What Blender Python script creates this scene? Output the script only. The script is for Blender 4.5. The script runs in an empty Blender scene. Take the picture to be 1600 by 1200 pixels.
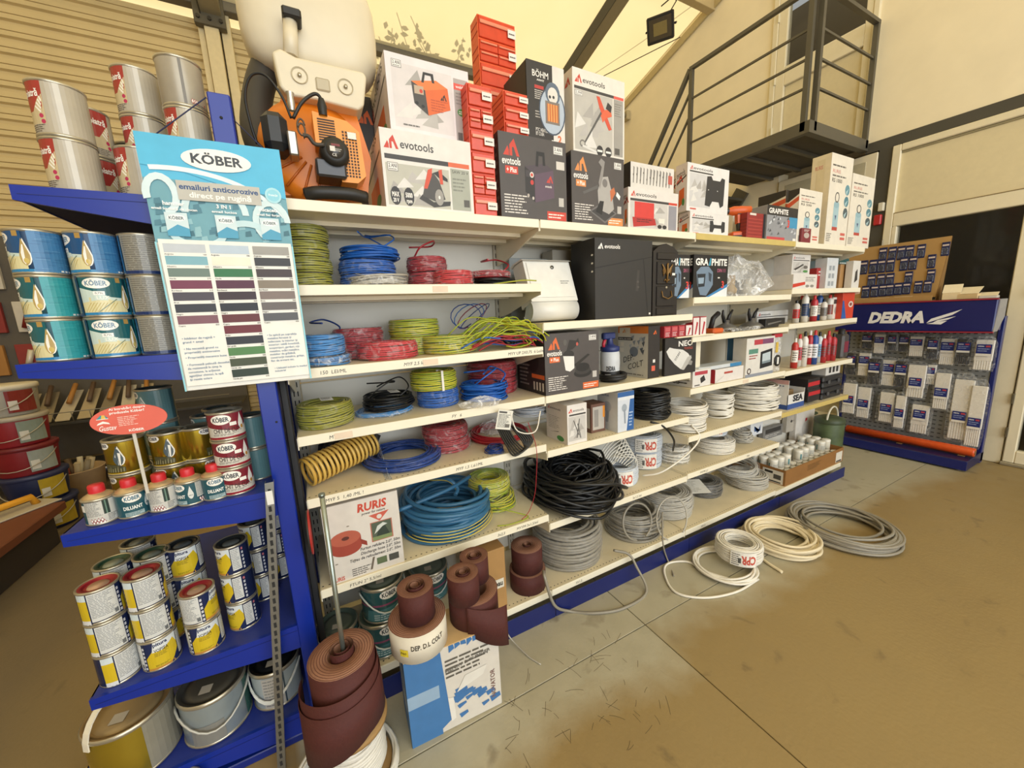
import bpy, math, random
import numpy as np
from mathutils import Vector, Matrix
random.seed(7); rng = np.random.default_rng(7)
SC = bpy.context.scene
COL = SC.collection
PI = math.pi

# ---------------------------------------------------------------- camera
F_PX = 592.66
CAM = np.array([0.083, -1.404, 1.5])
def _rot(a, b, c):
    ca, sa, cb, sb, cr, sr = math.cos(a), math.sin(a), math.cos(b), math.sin(b), math.cos(c), math.sin(c)
    m0 = np.array([[1, 0, 0], [0, 0, -1], [0, 1, 0]], float)
    ry = np.array([[ca, 0, sa], [0, 1, 0], [-sa, 0, ca]])
    rx = np.array([[1, 0, 0], [0, cb, -sb], [0, sb, cb]])
    rz = np.array([[cr, -sr, 0], [sr, cr, 0], [0, 0, 1]])
    return rz @ rx @ ry @ m0
RM = _rot(-0.480428647, 0.178453754, -0.0483662133)
cam_data = bpy.data.cameras.new('camera')
cam_data.sensor_width = 36.0
cam_data.lens = F_PX / 1600 * 36
cam_data.clip_start = 0.02
cam = bpy.data.objects.new('camera', cam_data); COL.objects.link(cam)
_r = RM
cam.matrix_world = Matrix(((_r[0][0], -_r[1][0], -_r[2][0], CAM[0]), (_r[0][1], -_r[1][1], -_r[2][1], CAM[1]),
                           (_r[0][2], -_r[1][2], -_r[2][2], CAM[2]), (0, 0, 0, 1)))
SC.camera = cam

# ---------------------------------------------------------------- sky, sun, daylight opening, exposure
world = bpy.data.worlds.new('world'); SC.world = world
world.use_nodes = True
_bg = world.node_tree.nodes['Background']
_bg.inputs[0].default_value = (0.93, 0.97, 1.0, 1); _bg.inputs[1].default_value = 0.6
sun_d = bpy.data.lights.new('sun', 'SUN'); sun_d.energy = 3.9; sun_d.angle = math.radians(0.6); sun_d.color = (1, 0.93, 0.8)
sun = bpy.data.objects.new('sun', sun_d); COL.objects.link(sun)
SUN_FROM = Vector((0.25, 0.62, 0.75)).normalized()
sun.rotation_euler = SUN_FROM.to_track_quat('Z', 'Y').to_euler()
def area(name, loc, size, power, aim, color):
    d = bpy.data.lights.new(name, 'AREA'); d.shape = 'RECTANGLE'; d.size, d.size_y = size; d.energy = power; d.color = color
    o = bpy.data.objects.new(name, d); COL.objects.link(o); o.location = loc
    o.rotation_euler = (Vector(aim) - Vector(loc)).to_track_quat('-Z', 'Y').to_euler()
    return o
area('open_gate_daylight', (1.6, -6.2, 3.0), (7.0, 5.6), 400, (2.4, 0, 2.2), (0.90, 0.96, 1.0))
SC.view_settings.view_transform = 'Standard'
try: SC.view_settings.look = 'None'
except Exception: pass
SC.view_settings.gamma = 1.0
SC.view_settings.use_curve_mapping = False
SC.view_settings.exposure = 0.1

# ---------------------------------------------------------------- measuring helpers (rays of the calibrated camera met with real planes)
def ray(px, py): return RM.T @ np.array([(px - 800) / F_PX, (py - 600) / F_PX, 1.0])
def on_y(px, py, y): d = ray(px, py); p = CAM + d * (y - CAM[1]) / d[1]; return Vector(p)
def on_x(px, py, x): d = ray(px, py); p = CAM + d * (x - CAM[0]) / d[0]; return Vector(p)
def on_z(px, py, z): d = ray(px, py); p = CAM + d * (z - CAM[2]) / d[2]; return Vector(p)
def sx(px, y, z):      # X of the point at depth y, height z seen in column px
    k = RM[0] - (px - 800) / F_PX * RM[2]
    return CAM[0] - (k[1] * (y - CAM[1]) + k[2] * (z - CAM[2])) / k[0]
def sz(py, x, y):      # Z of the point at x, y seen in row py
    k = RM[1] - (py - 600) / F_PX * RM[2]
    return CAM[2] - (k[0] * (x - CAM[0]) + k[1] * (y - CAM[1])) / k[2]

def sy(px, x, z):      # Y of the point at x, z seen in column px
    k = RM[0] - (px - 800) / F_PX * RM[2]
    return CAM[1] - (k[0] * (x - CAM[0]) + k[2] * (z - CAM[2])) / k[1]
# ---------------------------------------------------------------- materials
def lin(h):
    if isinstance(h, tuple): return h
    h = h.lstrip('#')
    if len(h) == 3: h = ''.join(c + c for c in h)
    c = [int(h[i:i + 2], 16) / 255 for i in (0, 2, 4)]
    return tuple((x / 12.92 if x <= .04045 else ((x + .055) / 1.055) ** 2.4) for x in c)
_MC = {}
def M(col, rough=.55, metal=0.0, var=.05, scale=25., bump=0.0, coat=0.0, spec=.5):
    """a procedural surface: base colour broken up by noise, optional fine relief"""
    key = (col, rough, metal, var, scale, bump, coat, spec)
    if key in _MC: return _MC[key]
    m = bpy.data.materials.new('paint_' + str(col).strip('#()').replace(', ', '_')); m.use_nodes = True
    nt = m.node_tree; b = nt.nodes['Principled BSDF']; c = lin(col)
    b.inputs['Roughness'].default_value = rough; b.inputs['Metallic'].default_value = metal
    b.inputs['Coat Weight'].default_value = coat; b.inputs['Specular IOR Level'].default_value = spec
    tc = nt.nodes.new('ShaderNodeTexCoord'); nz = nt.nodes.new('ShaderNodeTexNoise')
    nz.inputs['Scale'].default_value = scale; nz.inputs['Detail'].default_value = 3
    nt.links.new(tc.outputs['Object'], nz.inputs['Vector'])
    mx = nt.nodes.new('ShaderNodeMix'); mx.data_type = 'RGBA'
    mx.inputs[6].default_value = tuple(max(0, x * (1 - 2 * var)) for x in c) + (1,)
    mx.inputs[7].default_value = tuple(min(1, x * (1 + 2 * var)) for x in c) + (1,)
    nt.links.new(nz.outputs['Fac'], mx.inputs[0]); nt.links.new(mx.outputs[2], b.inputs['Base Color'])
    if bump:
        bp = nt.nodes.new('ShaderNodeBump'); bp.inputs['Strength'].default_value = bump; bp.inputs['Distance'].default_value = .004
        nt.links.new(nz.outputs['Fac'], bp.inputs['Height']); nt.links.new(bp.outputs[0], b.inputs['Normal'])
    _MC[key] = m
    return m
def film(col='#ffffff', dens=.22, rough=.22, scale=30.):
    """clear plastic film: mostly see-through, milky and shiny where it creases"""
    key = ('film', col, dens, rough, scale)
    if key in _MC: return _MC[key]
    m = bpy.data.materials.new('clear_film'); m.use_nodes = True
    nt = m.node_tree; b = nt.nodes['Principled BSDF']; out = nt.nodes['Material Output']
    b.inputs['Base Color'].default_value = lin(col) + (1,); b.inputs['Roughness'].default_value = rough
    b.inputs['Specular IOR Level'].default_value = 1.0
    tr = nt.nodes.new('ShaderNodeBsdfTransparent'); mx = nt.nodes.new('ShaderNodeMixShader')
    tc = nt.nodes.new('ShaderNodeTexCoord'); nz = nt.nodes.new('ShaderNodeTexNoise')
    nz.inputs['Scale'].default_value = scale; nz.inputs['Detail'].default_value = 5; nz.inputs['Distortion'].default_value = 1.6
    nt.links.new(tc.outputs['Object'], nz.inputs['Vector'])
    mr = nt.nodes.new('ShaderNodeMapRange')
    mr.inputs['From Min'].default_value = .5; mr.inputs['From Max'].default_value = .75
    mr.inputs['To Min'].default_value = dens * .35; mr.inputs['To Max'].default_value = min(1, dens * 2.4)
    nt.links.new(nz.outputs['Fac'], mr.inputs['Value'])
    bp = nt.nodes.new('ShaderNodeBump'); bp.inputs['Strength'].default_value = .8; bp.inputs['Distance'].default_value = .01
    nt.links.new(nz.outputs['Fac'], bp.inputs['Height']); nt.links.new(bp.outputs[0], b.inputs['Normal'])
    nt.links.new(mr.outputs[0], mx.inputs[0]); nt.links.new(tr.outputs[0], mx.inputs[1]); nt.links.new(b.outputs[0], mx.inputs[2])
    nt.links.new(mx.outputs[0], out.inputs[0])
    _MC[key] = m
    return m

# ---------------------------------------------------------------- mesh collector
class MB:
    def __init__(s): s.v = []; s.n = 0; s.f = []; s.m = []; s.s = []; s.mats = []
    def mi(s, m):
        if m not in s.mats: s.mats.append(m)
        return s.mats.index(m)
    def add(s, vs, fs, m, smooth=False):
        vs = np.asarray(vs, float).reshape(-1, 3); k = s.mi(m)
        s.v.append(vs)
        for f in fs: s.f.append([i + s.n for i in f])
        s.m += [k] * len(fs); s.s += [smooth] * len(fs); s.n += len(vs)
        return s
    def box(s, a, b, m):
        (x0, y0, z0), (x1, y1, z1) = a, b
        v = [(x0, y0, z0), (x1, y0, z0), (x1, y1, z0), (x0, y1, z0), (x0, y0, z1), (x1, y0, z1), (x1, y1, z1), (x0, y1, z1)]
        return s.add(v, [(0, 3, 2, 1), (4, 5, 6, 7), (0, 1, 5, 4), (1, 2, 6, 5), (2, 3, 7, 6), (3, 0, 4, 7)], m)
    def bbox(s, a, b, m, c=.004):
        """box with chamfered edges"""
        (x0, y0, z0), (x1, y1, z1) = a, b
        v = []
        for x, ex in ((x0, 1), (x1, -1)):
            for y, ey in ((y0, 1), (y1, -1)):
                for z, ez in ((z0, 1), (z1, -1)):
                    v += [(x, y + ey * c, z + ez * c), (x + ex * c, y, z + ez * c), (x + ex * c, y + ey * c, z)]
        ix = lambda i, j, k, a: (i * 4 + j * 2 + k) * 3 + a
        fs = []
        for i in (0, 1): fs.append([ix(i, 0, 0, 0), ix(i, 0, 1, 0), ix(i, 1, 1, 0), ix(i, 1, 0, 0)][::(1 if i == 0 else -1)])
        for j in (0, 1): fs.append([ix(0, j, 0, 1), ix(1, j, 0, 1), ix(1, j, 1, 1), ix(0, j, 1, 1)][::(1 if j == 0 else -1)])
        for k in (0, 1): fs.append([ix(0, 0, k, 2), ix(0, 1, k, 2), ix(1, 1, k, 2), ix(1, 0, k, 2)][::(1 if k == 0 else -1)])
        for i in (0, 1):
            for j in (0, 1): fs.append([ix(i, j, 0, 0), ix(i, j, 1, 0), ix(i, j, 1, 1), ix(i, j, 0, 1)])
        for i in (0, 1):
            for k in (0, 1): fs.append([ix(i, 0, k, 0), ix(i, 1, k, 0), ix(i, 1, k, 2), ix(i, 0, k, 2)])
        for j in (0, 1):
            for k in (0, 1): fs.append([ix(0, j, k, 1), ix(1, j, k, 1), ix(1, j, k, 2), ix(0, j, k, 2)])
        for i in (0, 1):
            for j in (0, 1):
                for k in (0, 1): fs.append([ix(i, j, k, 0), ix(i, j, k, 1), ix(i, j, k, 2)])
        return s.add(v, fs, m)
    def poly(s, pts, m): return s.add(pts, [list(range(len(pts)))], m)
    def extr(s, pts, vec, m, smooth=False):
        n = len(pts); p = np.asarray(pts, float); q = p + np.asarray(vec, float)
        fs = [list(range(n))[::-1], list(range(n, 2 * n))]
        fs += [(i, (i + 1) % n, n + (i + 1) % n, n + i) for i in range(n)]
        return s.add(np.vstack([p, q]), fs, m, smooth)
    def lathe(s, prof, m, n=24, at=(0, 0, 0), smooth=True, mats=None, a0=0, a1=2 * PI, axis='z'):
        """revolve (radius, height) pairs; mats: one per profile step"""
        full = abs(a1 - a0 - 2 * PI) < 1e-6; k = n if full else n + 1
        ang = a0 + (a1 - a0) * np.arange(k) / n
        v = []
        for r, z in prof: v += [(r * math.cos(t), r * math.sin(t), z) for t in ang]
        v = np.array(v)
        if axis == 'x': v = v[:, [2, 0, 1]]
        if axis == 'y': v = v[:, [1, 2, 0]]
        v = v + np.array(at)
        base = s.n; s.v.append(v); s.n += len(v)
        for i in range(len(prof) - 1):
            mm = s.mi(mats[i] if mats else m)
            for j in range(n):
                a, b = i * k + j, i * k + (j + 1) % k
                s.f.append([base + a, base + b, base + k + b, base + k + a]); s.m.append(mm); s.s.append(smooth)
        return s
    def tube(s, path, r, m, n=6, closed=False, cap=True, m2=None, mod=3):
        """round bar along a path (parallel-transported); m2 gives every mod-th side another material (striped wire)"""
        P = np.asarray(path, float); L = len(P)
        if closed: T = np.roll(P, -1, 0) - np.roll(P, 1, 0)
        else: T = np.gradient(P, axis=0)
        T /= np.maximum(np.linalg.norm(T, axis=1, keepdims=True), 1e-9)
        nv = np.empty_like(P); up = np.array([0, 0, 1.]) if abs(T[0, 2]) < .9 else np.array([1., 0, 0])
        cur = np.cross(T[0], up); cur /= np.linalg.norm(cur)
        for i in range(L):
            cur = cur - T[i] * (cur @ T[i]); q = np.linalg.norm(cur); cur = cur / q if q > 1e-6 else np.array([1., 0, 0]); nv[i] = cur
        bv = np.cross(T, nv)
        rr = np.full(L, r) if np.isscalar(r) else np.asarray(r, float)
        a = 2 * PI * np.arange(n) / n
        V = P[:, None, :] + rr[:, None, None] * (np.cos(a)[None, :, None] * nv[:, None, :] + np.sin(a)[None, :, None] * bv[:, None, :])
        base = s.n; s.v.append(V.reshape(-1, 3)); s.n += L * n
        I = np.arange(L if closed else L - 1)[:, None]; J = np.arange(n)[None, :]
        I2 = (I + 1) % L; J2 = (J + 1) % n
        F = np.stack([I * n + J, I * n + J2, I2 * n + J2, I2 * n + J], -1).reshape(-1, 4) + base
        k1 = s.mi(m); s.f += F.tolist()
        if m2 is not None:
            k2 = s.mi(m2); row = [k2 if j % mod == 0 else k1 for j in range(n)]; s.m += row * len(I)
        else: s.m += [k1] * len(F)
        s.s += [True] * len(F)
        if cap and not closed:
            s.f.append([base + j for j in range(n)][::-1]); s.f.append([base + (L - 1) * n + j for j in range(n)]); s.m += [k1, k1]; s.s += [False] * 2
        return s
    def mesh(s, name):
        me = bpy.data.meshes.new(name)
        V = np.vstack(s.v) if s.v else np.zeros((0, 3))
        me.vertices.add(len(V)); me.vertices.foreach_set('co', V.astype(np.float32).ravel())
        tot = np.array([len(f) for f in s.f], np.int32)
        idx = np.fromiter((i for f in s.f for i in f), np.int32, int(tot.sum()))
        me.loops.add(len(idx)); me.loops.foreach_set('vertex_index', idx)
        me.polygons.add(len(tot)); me.polygons.foreach_set('loop_start', np.concatenate([[0], np.cumsum(tot)[:-1]]).astype(np.int32))
        me.polygons.foreach_set('material_index', np.array(s.m, np.int32)); me.polygons.foreach_set('use_smooth', np.array(s.s, bool))
        for m in s.mats: me.materials.append(m)
        me.update(calc_edges=True)
        return me
    def build(s, name, parent=None, **kw):
        o = bpy.data.objects.new(name, s.mesh(name)); COL.objects.link(o)
        if parent is not None: o.parent = parent
        for k, v in kw.items(): o[k] = v
        return o

def thing(name, label, cat, loc=(0, 0, 0), rz=0., group=None, rot=None):
    o = bpy.data.objects.new(name, None); COL.objects.link(o); o.empty_display_size = .05
    o.location = loc; o.rotation_euler = rot if rot else (0, 0, rz)
    o['label'] = label; o['category'] = cat
    if group: o['group'] = group
    return o
def struct(name, mb=None, parent=None, loc=None):
    if mb is None:
        o = bpy.data.objects.new(name, None); COL.objects.link(o)
    else: o = mb.build(name, parent)
    if parent is None: o['kind'] = 'structure'
    if loc: o.location = loc
    return o
def dup(root, loc=None, rz=None, label=None, group=None):
    r = root.copy(); COL.objects.link(r)
    if loc is not None: r.location = loc
    if rz is not None: r.rotation_euler = (0, 0, rz)
    if label: r['label'] = label
    if group: r['group'] = group
    for ch in list(root.children):
        c = ch.copy(); COL.objects.link(c); c.parent = r
        for g in list(ch.children):
            d = g.copy(); COL.objects.link(d); d.parent = c
    return r

# ---------------------------------------------------------------- lettering and flat print
_TX = {}
def text_mesh(txt, bold=0.0, shear=0.0):
    """outline of a string as flat polygons, height 1 = capital height, starting at x = 0: (verts n x 2, faces, width)"""
    key = (txt, bold, shear)
    if key in _TX: return _TX[key]
    cu = bpy.data.curves.new('lettering', 'FONT'); cu.body = txt; cu.resolution_u = 2; cu.fill_mode = 'FRONT'
    cu.offset = bold; cu.shear = shear; cu.size = 1.0
    ob = bpy.data.objects.new('lettering', cu); COL.objects.link(ob)
    dg = bpy.context.evaluated_depsgraph_get(); dg.update()
    me = ob.evaluated_get(dg).to_mesh()
    v = np.array([x.co[:2] for x in me.vertices]).reshape(-1, 2); f = [list(p.vertices) for p in me.polygons]
    ob.evaluated_get(dg).to_mesh_clear(); bpy.data.objects.remove(ob); bpy.data.curves.remove(cu)
    if len(v):
        v = v / .69; v[:, 0] -= v[:, 0].min(); w = v[:, 0].max()
    else: w = 0
    _TX[key] = (v, f, w)
    return _TX[key]

class Print:
    """flat print on a surface; mp(u, v, k) maps print coordinates (metres on the face) and layer k to 3-D"""
    def __init__(s, W, H, mp): s.W, s.H, s.mp, s.mb, s.k, s.rg = W, H, mp, MB(), 0, .5
    def _put(s, uv, faces, m):
        s.k += 1
        s.mb.add([s.mp(u, v, s.k) for u, v in uv], faces, m)
    def r(s, u0, v0, u1, v1, col):
        W, H = s.W, s.H
        s._put([(u0 * W, v0 * H), (u1 * W, v0 * H), (u1 * W, v1 * H), (u0 * W, v1 * H)], [(0, 1, 2, 3)], M(col, s.rg)); return s
    def p(s, pts, col): s._put([(u * s.W, v * s.H) for u, v in pts], [list(range(len(pts)))], M(col, s.rg)); return s
    def e(s, cu, cv, ru, rv, col, n=18):
        s._put([((cu + ru * math.cos(2 * PI * i / n)) * s.W, (cv + rv * math.sin(2 * PI * i / n)) * s.H) for i in range(n)], [list(range(n))], M(col, s.rg)); return s
    def ln(s, u0, v0, u1, v1, n, col, seed=1):
        rd = random.Random(seed); uv = []; fs = []
        h = (v1 - v0) / n
        for i in range(n):
            vv = v1 - (i + .75) * h; e = u1 - (u1 - u0) * rd.random() * .35; c = u0
            while c < e:
                q = min(e, c + (u1 - u0) * (.08 + .2 * rd.random())); b = len(uv)
                uv += [(c * s.W, vv * s.H), (q * s.W, vv * s.H), (q * s.W, (vv + h * .42) * s.H), (c * s.W, (vv + h * .42) * s.H)]
                fs.append((b, b + 1, b + 2, b + 3)); c = q + (u1 - u0) * .03
        s._put(uv, fs, M(col, s.rg)); return s
    def t(s, u, v, h, txt, col, bold=0., al='l', sh=0., w=None, rot=0):
        """text; h: capital height as a share of the face height; w: share of the face width to fit"""
        vv, f, tw = text_mesh(txt, bold, sh)
        if not len(f): return s
        hh = h * s.H; sxx = hh
        if w: sxx = w * s.W / tw
        x = vv[:, 0] * sxx; y = vv[:, 1] * hh; tot = tw * sxx
        if al == 'c': x = x - tot / 2
        if al == 'r': x = x - tot
        if rot:
            c, n_ = math.cos(rot), math.sin(rot); x, y = x * c - y * n_, x * n_ + y * c
        s._put([(u * s.W + a, v * s.H + b) for a, b in zip(x, y)], f, M(col, s.rg)); return s
    def evo(s, u, v, h, col, ar=None):
        """two-peak emblem"""
        a = s.H / s.W * h * 1.15
        P = lambda *q: s.p([(u + x * a, v + y * h) for x, y in q], col)
        P((0, 0), (.28, .55), (.36, .3), (.36, 0)); P((.4, 0), (.4, .62), (.68, 1.0), (1, 0), (.82, 0), (.66, .5), (.56, .5), (.56, 0))
        return s
    def build(s, name, parent): return s.mb.build(name, parent)

def face(w, d, h, which):
    """print mapper for a box centred on the origin in x and y, standing on z = 0"""
    e = .0009
    if which == 'F': return w, h, lambda u, v, k: (-w / 2 + u, -d / 2 - e - k * .00003, v)
    if which == 'L': return d, h, lambda u, v, k: (-w / 2 - e - k * .00003, d / 2 - u, v)
    if which == 'R': return d, h, lambda u, v, k: (w / 2 + e + k * .00003, -d / 2 + u, v)
    if which == 'T': return w, d, lambda u, v, k: (-w / 2 + u, -d / 2 + v, h + e + k * .00003)
def can_map(R, a_c):
    """print mapper round a can: u metres round the wall from the side facing angle a_c"""
    return lambda u, v, k: ((R + .0006 + k * .00003) * math.cos(a_c + u / R), (R + .0006 + k * .00003) * math.sin(a_c + u / R), v)

def carton(name, label, cat, zb, yf, xl, xr, yt, depth, body, prints=None, group=None, rz=0., top=None, side=None, z_top=None, seam=True, xb=None):
    """a closed cardboard box standing at height zb with its front face in plane yf, its front edges seen in columns xl and xr and its top in row yt"""
    x0, x1 = sx(xl, yf, zb), sx(xr, yf, zb)
    zt = z_top if z_top is not None else sz(yt, x0, yf)
    w, h, d = x1 - x0, zt - zb, depth
    if xb is not None: d = min(max(sy(xb, x0, zb) - yf, .03), .452 - yf)
    t = thing(name, label, cat, ((x0 + x1) / 2, yf + d / 2, zb), rz, group)
    mb = MB(); mb.bbox((-w / 2, -d / 2, 0.0005), (w / 2, d / 2, h), M(body, .5), .0018); mb.build('body', t)
    if seam:
        f = MB(); f.box((-w / 2 + .002, -.0012, h), (w / 2 - .002, .0012, h + .0012), M('#6b5a45')); f.build('lid_seam', t)
    if side:
        q = Print(*face(w, d, h, 'L')); q.r(0.01, .005, .99, .995, side); q.build('side_print', t)
    if prints:
        for which, fn in prints.items():
            q = Print(*face(w, d, h, which)); fn(q)
            if q.mb.n: q.build({'F': 'front_print', 'L': 'side_print', 'R': 'side_print', 'T': 'top_print'}[which], t)
    return t, w, d, h

# ================================================================ THE SETTING
XW, YB = 5.38, 4.45           # wall with the glazed doors, ribbed rear wall
ROOF_S, ROOF_Z, RIDGE_Y = 0.29, 4.95, -2.6
def roof_z(y): return ROOF_Z + (YB - y) * ROOF_S if y > RIDGE_Y else ROOF_Z + (YB - RIDGE_Y) * ROOF_S - (RIDGE_Y - y) * ROOF_S

# --- floor: cast concrete slabs with saw-cut joints; pale paint worn away where people walk
def floor_mat():
    m = bpy.data.materials.new('worn_concrete'); m.use_nodes = True
    nt = m.node_tree; N = nt.nodes.new; L = nt.links.new; b = nt.nodes['Principled BSDF']
    geo = N('ShaderNodeNewGeometry'); sep = N('ShaderNodeSeparateXYZ'); L(geo.outputs['Position'], sep.inputs[0])
    def noise(sc, det=6, dist=0.):
        n = N('ShaderNodeTexNoise'); n.inputs['Scale'].default_value = sc; n.inputs['Detail'].default_value = det; n.inputs['Distortion'].default_value = dist
        L(geo.outputs['Position'], n.inputs['Vector']); return n
    def math_(op, a, bb):
        n = N('ShaderNodeMath'); n.operation = op
        for i, q in enumerate((a, bb)):
            if isinstance(q, (int, float)): n.inputs[i].default_value = q
            else: L(q, n.inputs[i])
        return n.outputs[0]
    n1, n2, n3 = noise(1.3, 7, .6), noise(9, 8, .2), noise(60, 4)
    # paint survives near the shelving (larger y); its edge wanders, and steps back past the cross joint at x = 1.34
    step = math_('MULTIPLY', math_('GREATER_THAN', sep.outputs[0], 1.34), .10)
    e = math_('ADD', sep.outputs[1], math_('MULTIPLY', math_('SUBTRACT', n1.outputs['Fac'], .5), .55))
    e = math_('ADD', e, math_('MULTIPLY', math_('SUBTRACT', n2.outputs['Fac'], .5), .12))
    e = math_('SUBTRACT', e, step)
    side = N('ShaderNodeMapRange'); side.inputs['From Min'].default_value = -.1; side.inputs['From Max'].default_value = -.7; side.inputs['To Min'].default_value = 0; side.inputs['To Max'].default_value = 6; L(sep.outputs[0], side.inputs['Value'])
    e = math_('SUBTRACT', e, side.outputs[0])
    mr = N('ShaderNodeMapRange'); mr.inputs['From Min'].default_value = -.56; mr.inputs['From Max'].default_value = -.34; L(e, mr.inputs['Value'])
    def mix(f, a, c):
        n = N('ShaderNodeMix'); n.data_type = 'RGBA'
        L(f, n.inputs[0])
        for i, q in ((6, a), (7, c)):
            if isinstance(q, str): n.inputs[i].default_value = lin(q) + (1,)
            else: L(q, n.inputs[i])
        return n.outputs[2]
    bare = mix(n1.outputs['Fac'], '#806b47', '#9e8a5e')
    bare = mix(n2.outputs['Fac'], bare, '#957f52')
    paint = mix(n2.outputs['Fac'], '#a09a84', '#b4ad97')
    aisle_shade = N('ShaderNodeMapRange'); aisle_shade.inputs['From Min'].default_value = -.5; aisle_shade.inputs['From Max'].default_value = -1.1; L(math_('ADD', sep.outputs[0], math_('MULTIPLY', n1.outputs['Fac'], .3)), aisle_shade.inputs['Value'])
    bare = mix(aisle_shade.outputs[0], bare, '#6e614c')  # shade of the aisle beyond the rack, put into the bare floor colour
    c = mix(mr.outputs[0], bare, paint)
    cr = N('ShaderNodeMapRange'); cr.inputs['From Min'].default_value = .62; cr.inputs['From Max'].default_value = .72
    n4 = noise(5.5, 9, .9); L(n4.outputs['Fac'], cr.inputs['Value'])
    f = math_('MULTIPLY', cr.outputs[0], .45)
    c = mix(f, c, '#5d4f39')
    L(c, b.inputs['Base Color'])
    rr = N('ShaderNodeMapRange'); rr.inputs['To Min'].default_value = .38; rr.inputs['To Max'].default_value = .62; L(n2.outputs['Fac'], rr.inputs['Value']); L(rr.outputs[0], b.inputs['Roughness'])
    bp = N('ShaderNodeBump'); bp.inputs['Strength'].default_value = .12; bp.inputs['Distance'].default_value = .01; L(n3.outputs['Fac'], bp.inputs['Height']); L(bp.outputs[0], b.inputs['Normal'])
    return m
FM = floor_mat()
fl = struct('floor')
xs, ys = [-8.7, -2.66, 1.34, 5.34, 8.6], [-8.3, -4.26, -.262, 3.74, 4.6]
bed = MB(); bed.box((-8.7, -8.3, -.06), (8.6, 4.6, -.006), M('#2e2820')); bed.build('joint_bed', fl)
for i in range(4):
    for j in range(4):
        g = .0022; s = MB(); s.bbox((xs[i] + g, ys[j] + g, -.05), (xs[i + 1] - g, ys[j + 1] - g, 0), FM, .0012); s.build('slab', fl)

sc_ = MB(); rd = random.Random(5)
for i in range(60):      # rubber scuffs and stray fibres by the plinth
    c = Vector((rd.uniform(.5, 1.15), rd.uniform(-.62, -.22), 0)); a = rd.uniform(-.3, 2.2); L_ = rd.uniform(.02, .075); bd = rd.uniform(-.3, .3); P = []
    for t in (0, .33, .66, 1): P.append(c + Vector((math.cos(a + bd * t), math.sin(a + bd * t), 0)) * L_ * t)
    for p, q_ in zip(P[:-1], P[1:]):
        n_ = Vector((-(q_ - p).y, (q_ - p).x, 0)).normalized() * .0007; sc_.poly([tuple(v + Vector((0, 0, .0004))) for v in (p - n_, q_ - n_, q_ + n_, p + n_)], M('#4d4230'))
sc_.build('scuff_pattern', fl, kind='stuff')

# --- rear wall of ribbed sheet
wb = struct('wall_back')
prof = [(.016, 0), (.016, .022), (-.012, .034), (-.012, .074), (.004, .0785), (-.012, .083), (-.012, .126), (.016, .138), (.016, .148)]
RIB = M('#cdb887', .5, 0, .06, 3.)
sl = MB(); n = len(prof)
sl.add([(-9, y, z) for y, z in prof] + [(XW, y, z) for y, z in prof] + [(-9, .04, 0), (-9, .04, .148), (XW, .04, 0), (XW, .04, .148)],
       [(i, n + i, n + i + 1, i + 1) for i in range(n - 1)] + [(2 * n, 2 * n + 1, 2 * n + 3, 2 * n + 2)], RIB)
s0 = sl.build('slat', wb); s0.location = (0, YB, 0.02)
for i in range(1, 33):
    c = s0.copy(); COL.objects.link(c); c.location = (0, YB, .02 + .148 * i)

# --- posts, eave beam, rafters, purlins
STEEL = M('#8f8468', .45, .2); GREYST = M('#6d675a', .5, .1); CREAM = M('#d9c9a0', .6)
for k, xc in enumerate((-.42, -5.0)):
    o = struct('column_%d' % (k + 1)); o.location = (xc, YB - .16, 0)
    for a, b, y0 in ((-.15, -.095, .02), (-.085, .045, -.05), (.06, .15, .02)):
        m = MB(); m.bbox((a, y0, 0), (b, .14, ROOF_Z), CREAM, .004); m.build('column_strip', o)
    m = MB(); m.bbox((-.16, -.08, ROOF_Z - .22), (.12, .0, ROOF_Z + .12), M('#5c5647', .5, .3), .004); m.build('gusset_plate', o)
    for bx_ in (-.12, -.02, .08):
        for bz in (-.16, .06):
            q = MB(); q.lathe([(0, 0), (.02, 0), (.02, .018), (0, .018)], M('#3f3a30', .5, .5), 6, (bx_, -.098, ROOF_Z + bz), False, axis='y'); q.build('bolt', o)
eb = MB(); eb.bbox((-9, YB - .22, ROOF_Z - .03), (XW, YB - .10, ROOF_Z + .13), GREYST, .006); struct('eave_beam', eb)
def rafter(x, nm):
    m = MB()
    for y0, y1 in ((YB - .1, RIDGE_Y), (RIDGE_Y, -8.3)):
        z0, z1 = roof_z(y0) - .03, roof_z(y1) - .03
        m.extr([(x - .09, y0, z0), (x + .09, y0, z0), (x + .09, y0, z0 - .15), (x - .09, y0, z0 - .15)], (0, y1 - y0, z1 - z0), STEEL)
        m.extr([(x - .1, y0, z0 - .02), (x - .092, y0, z0 - .02), (x - .092, y0, z0 - .17), (x - .1, y0, z0 - .17)], (0, y1 - y0, z1 - z0), M('#3d382e'))
    return struct(nm, m)
rafter(4.02, 'rafter_1'); rafter(-.42, 'rafter_2'); rafter(-5.0, 'rafter_3')
for k, y in enumerate((2.45, .4, -1.8)):
    m = MB(); m.bbox((4.15, y - .05, roof_z(y) - .17), (XW, y + .05, roof_z(y) - .05), M('#b9a67c', .5), .004); struct('purlin_%d' % (k + 1), m)

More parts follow.
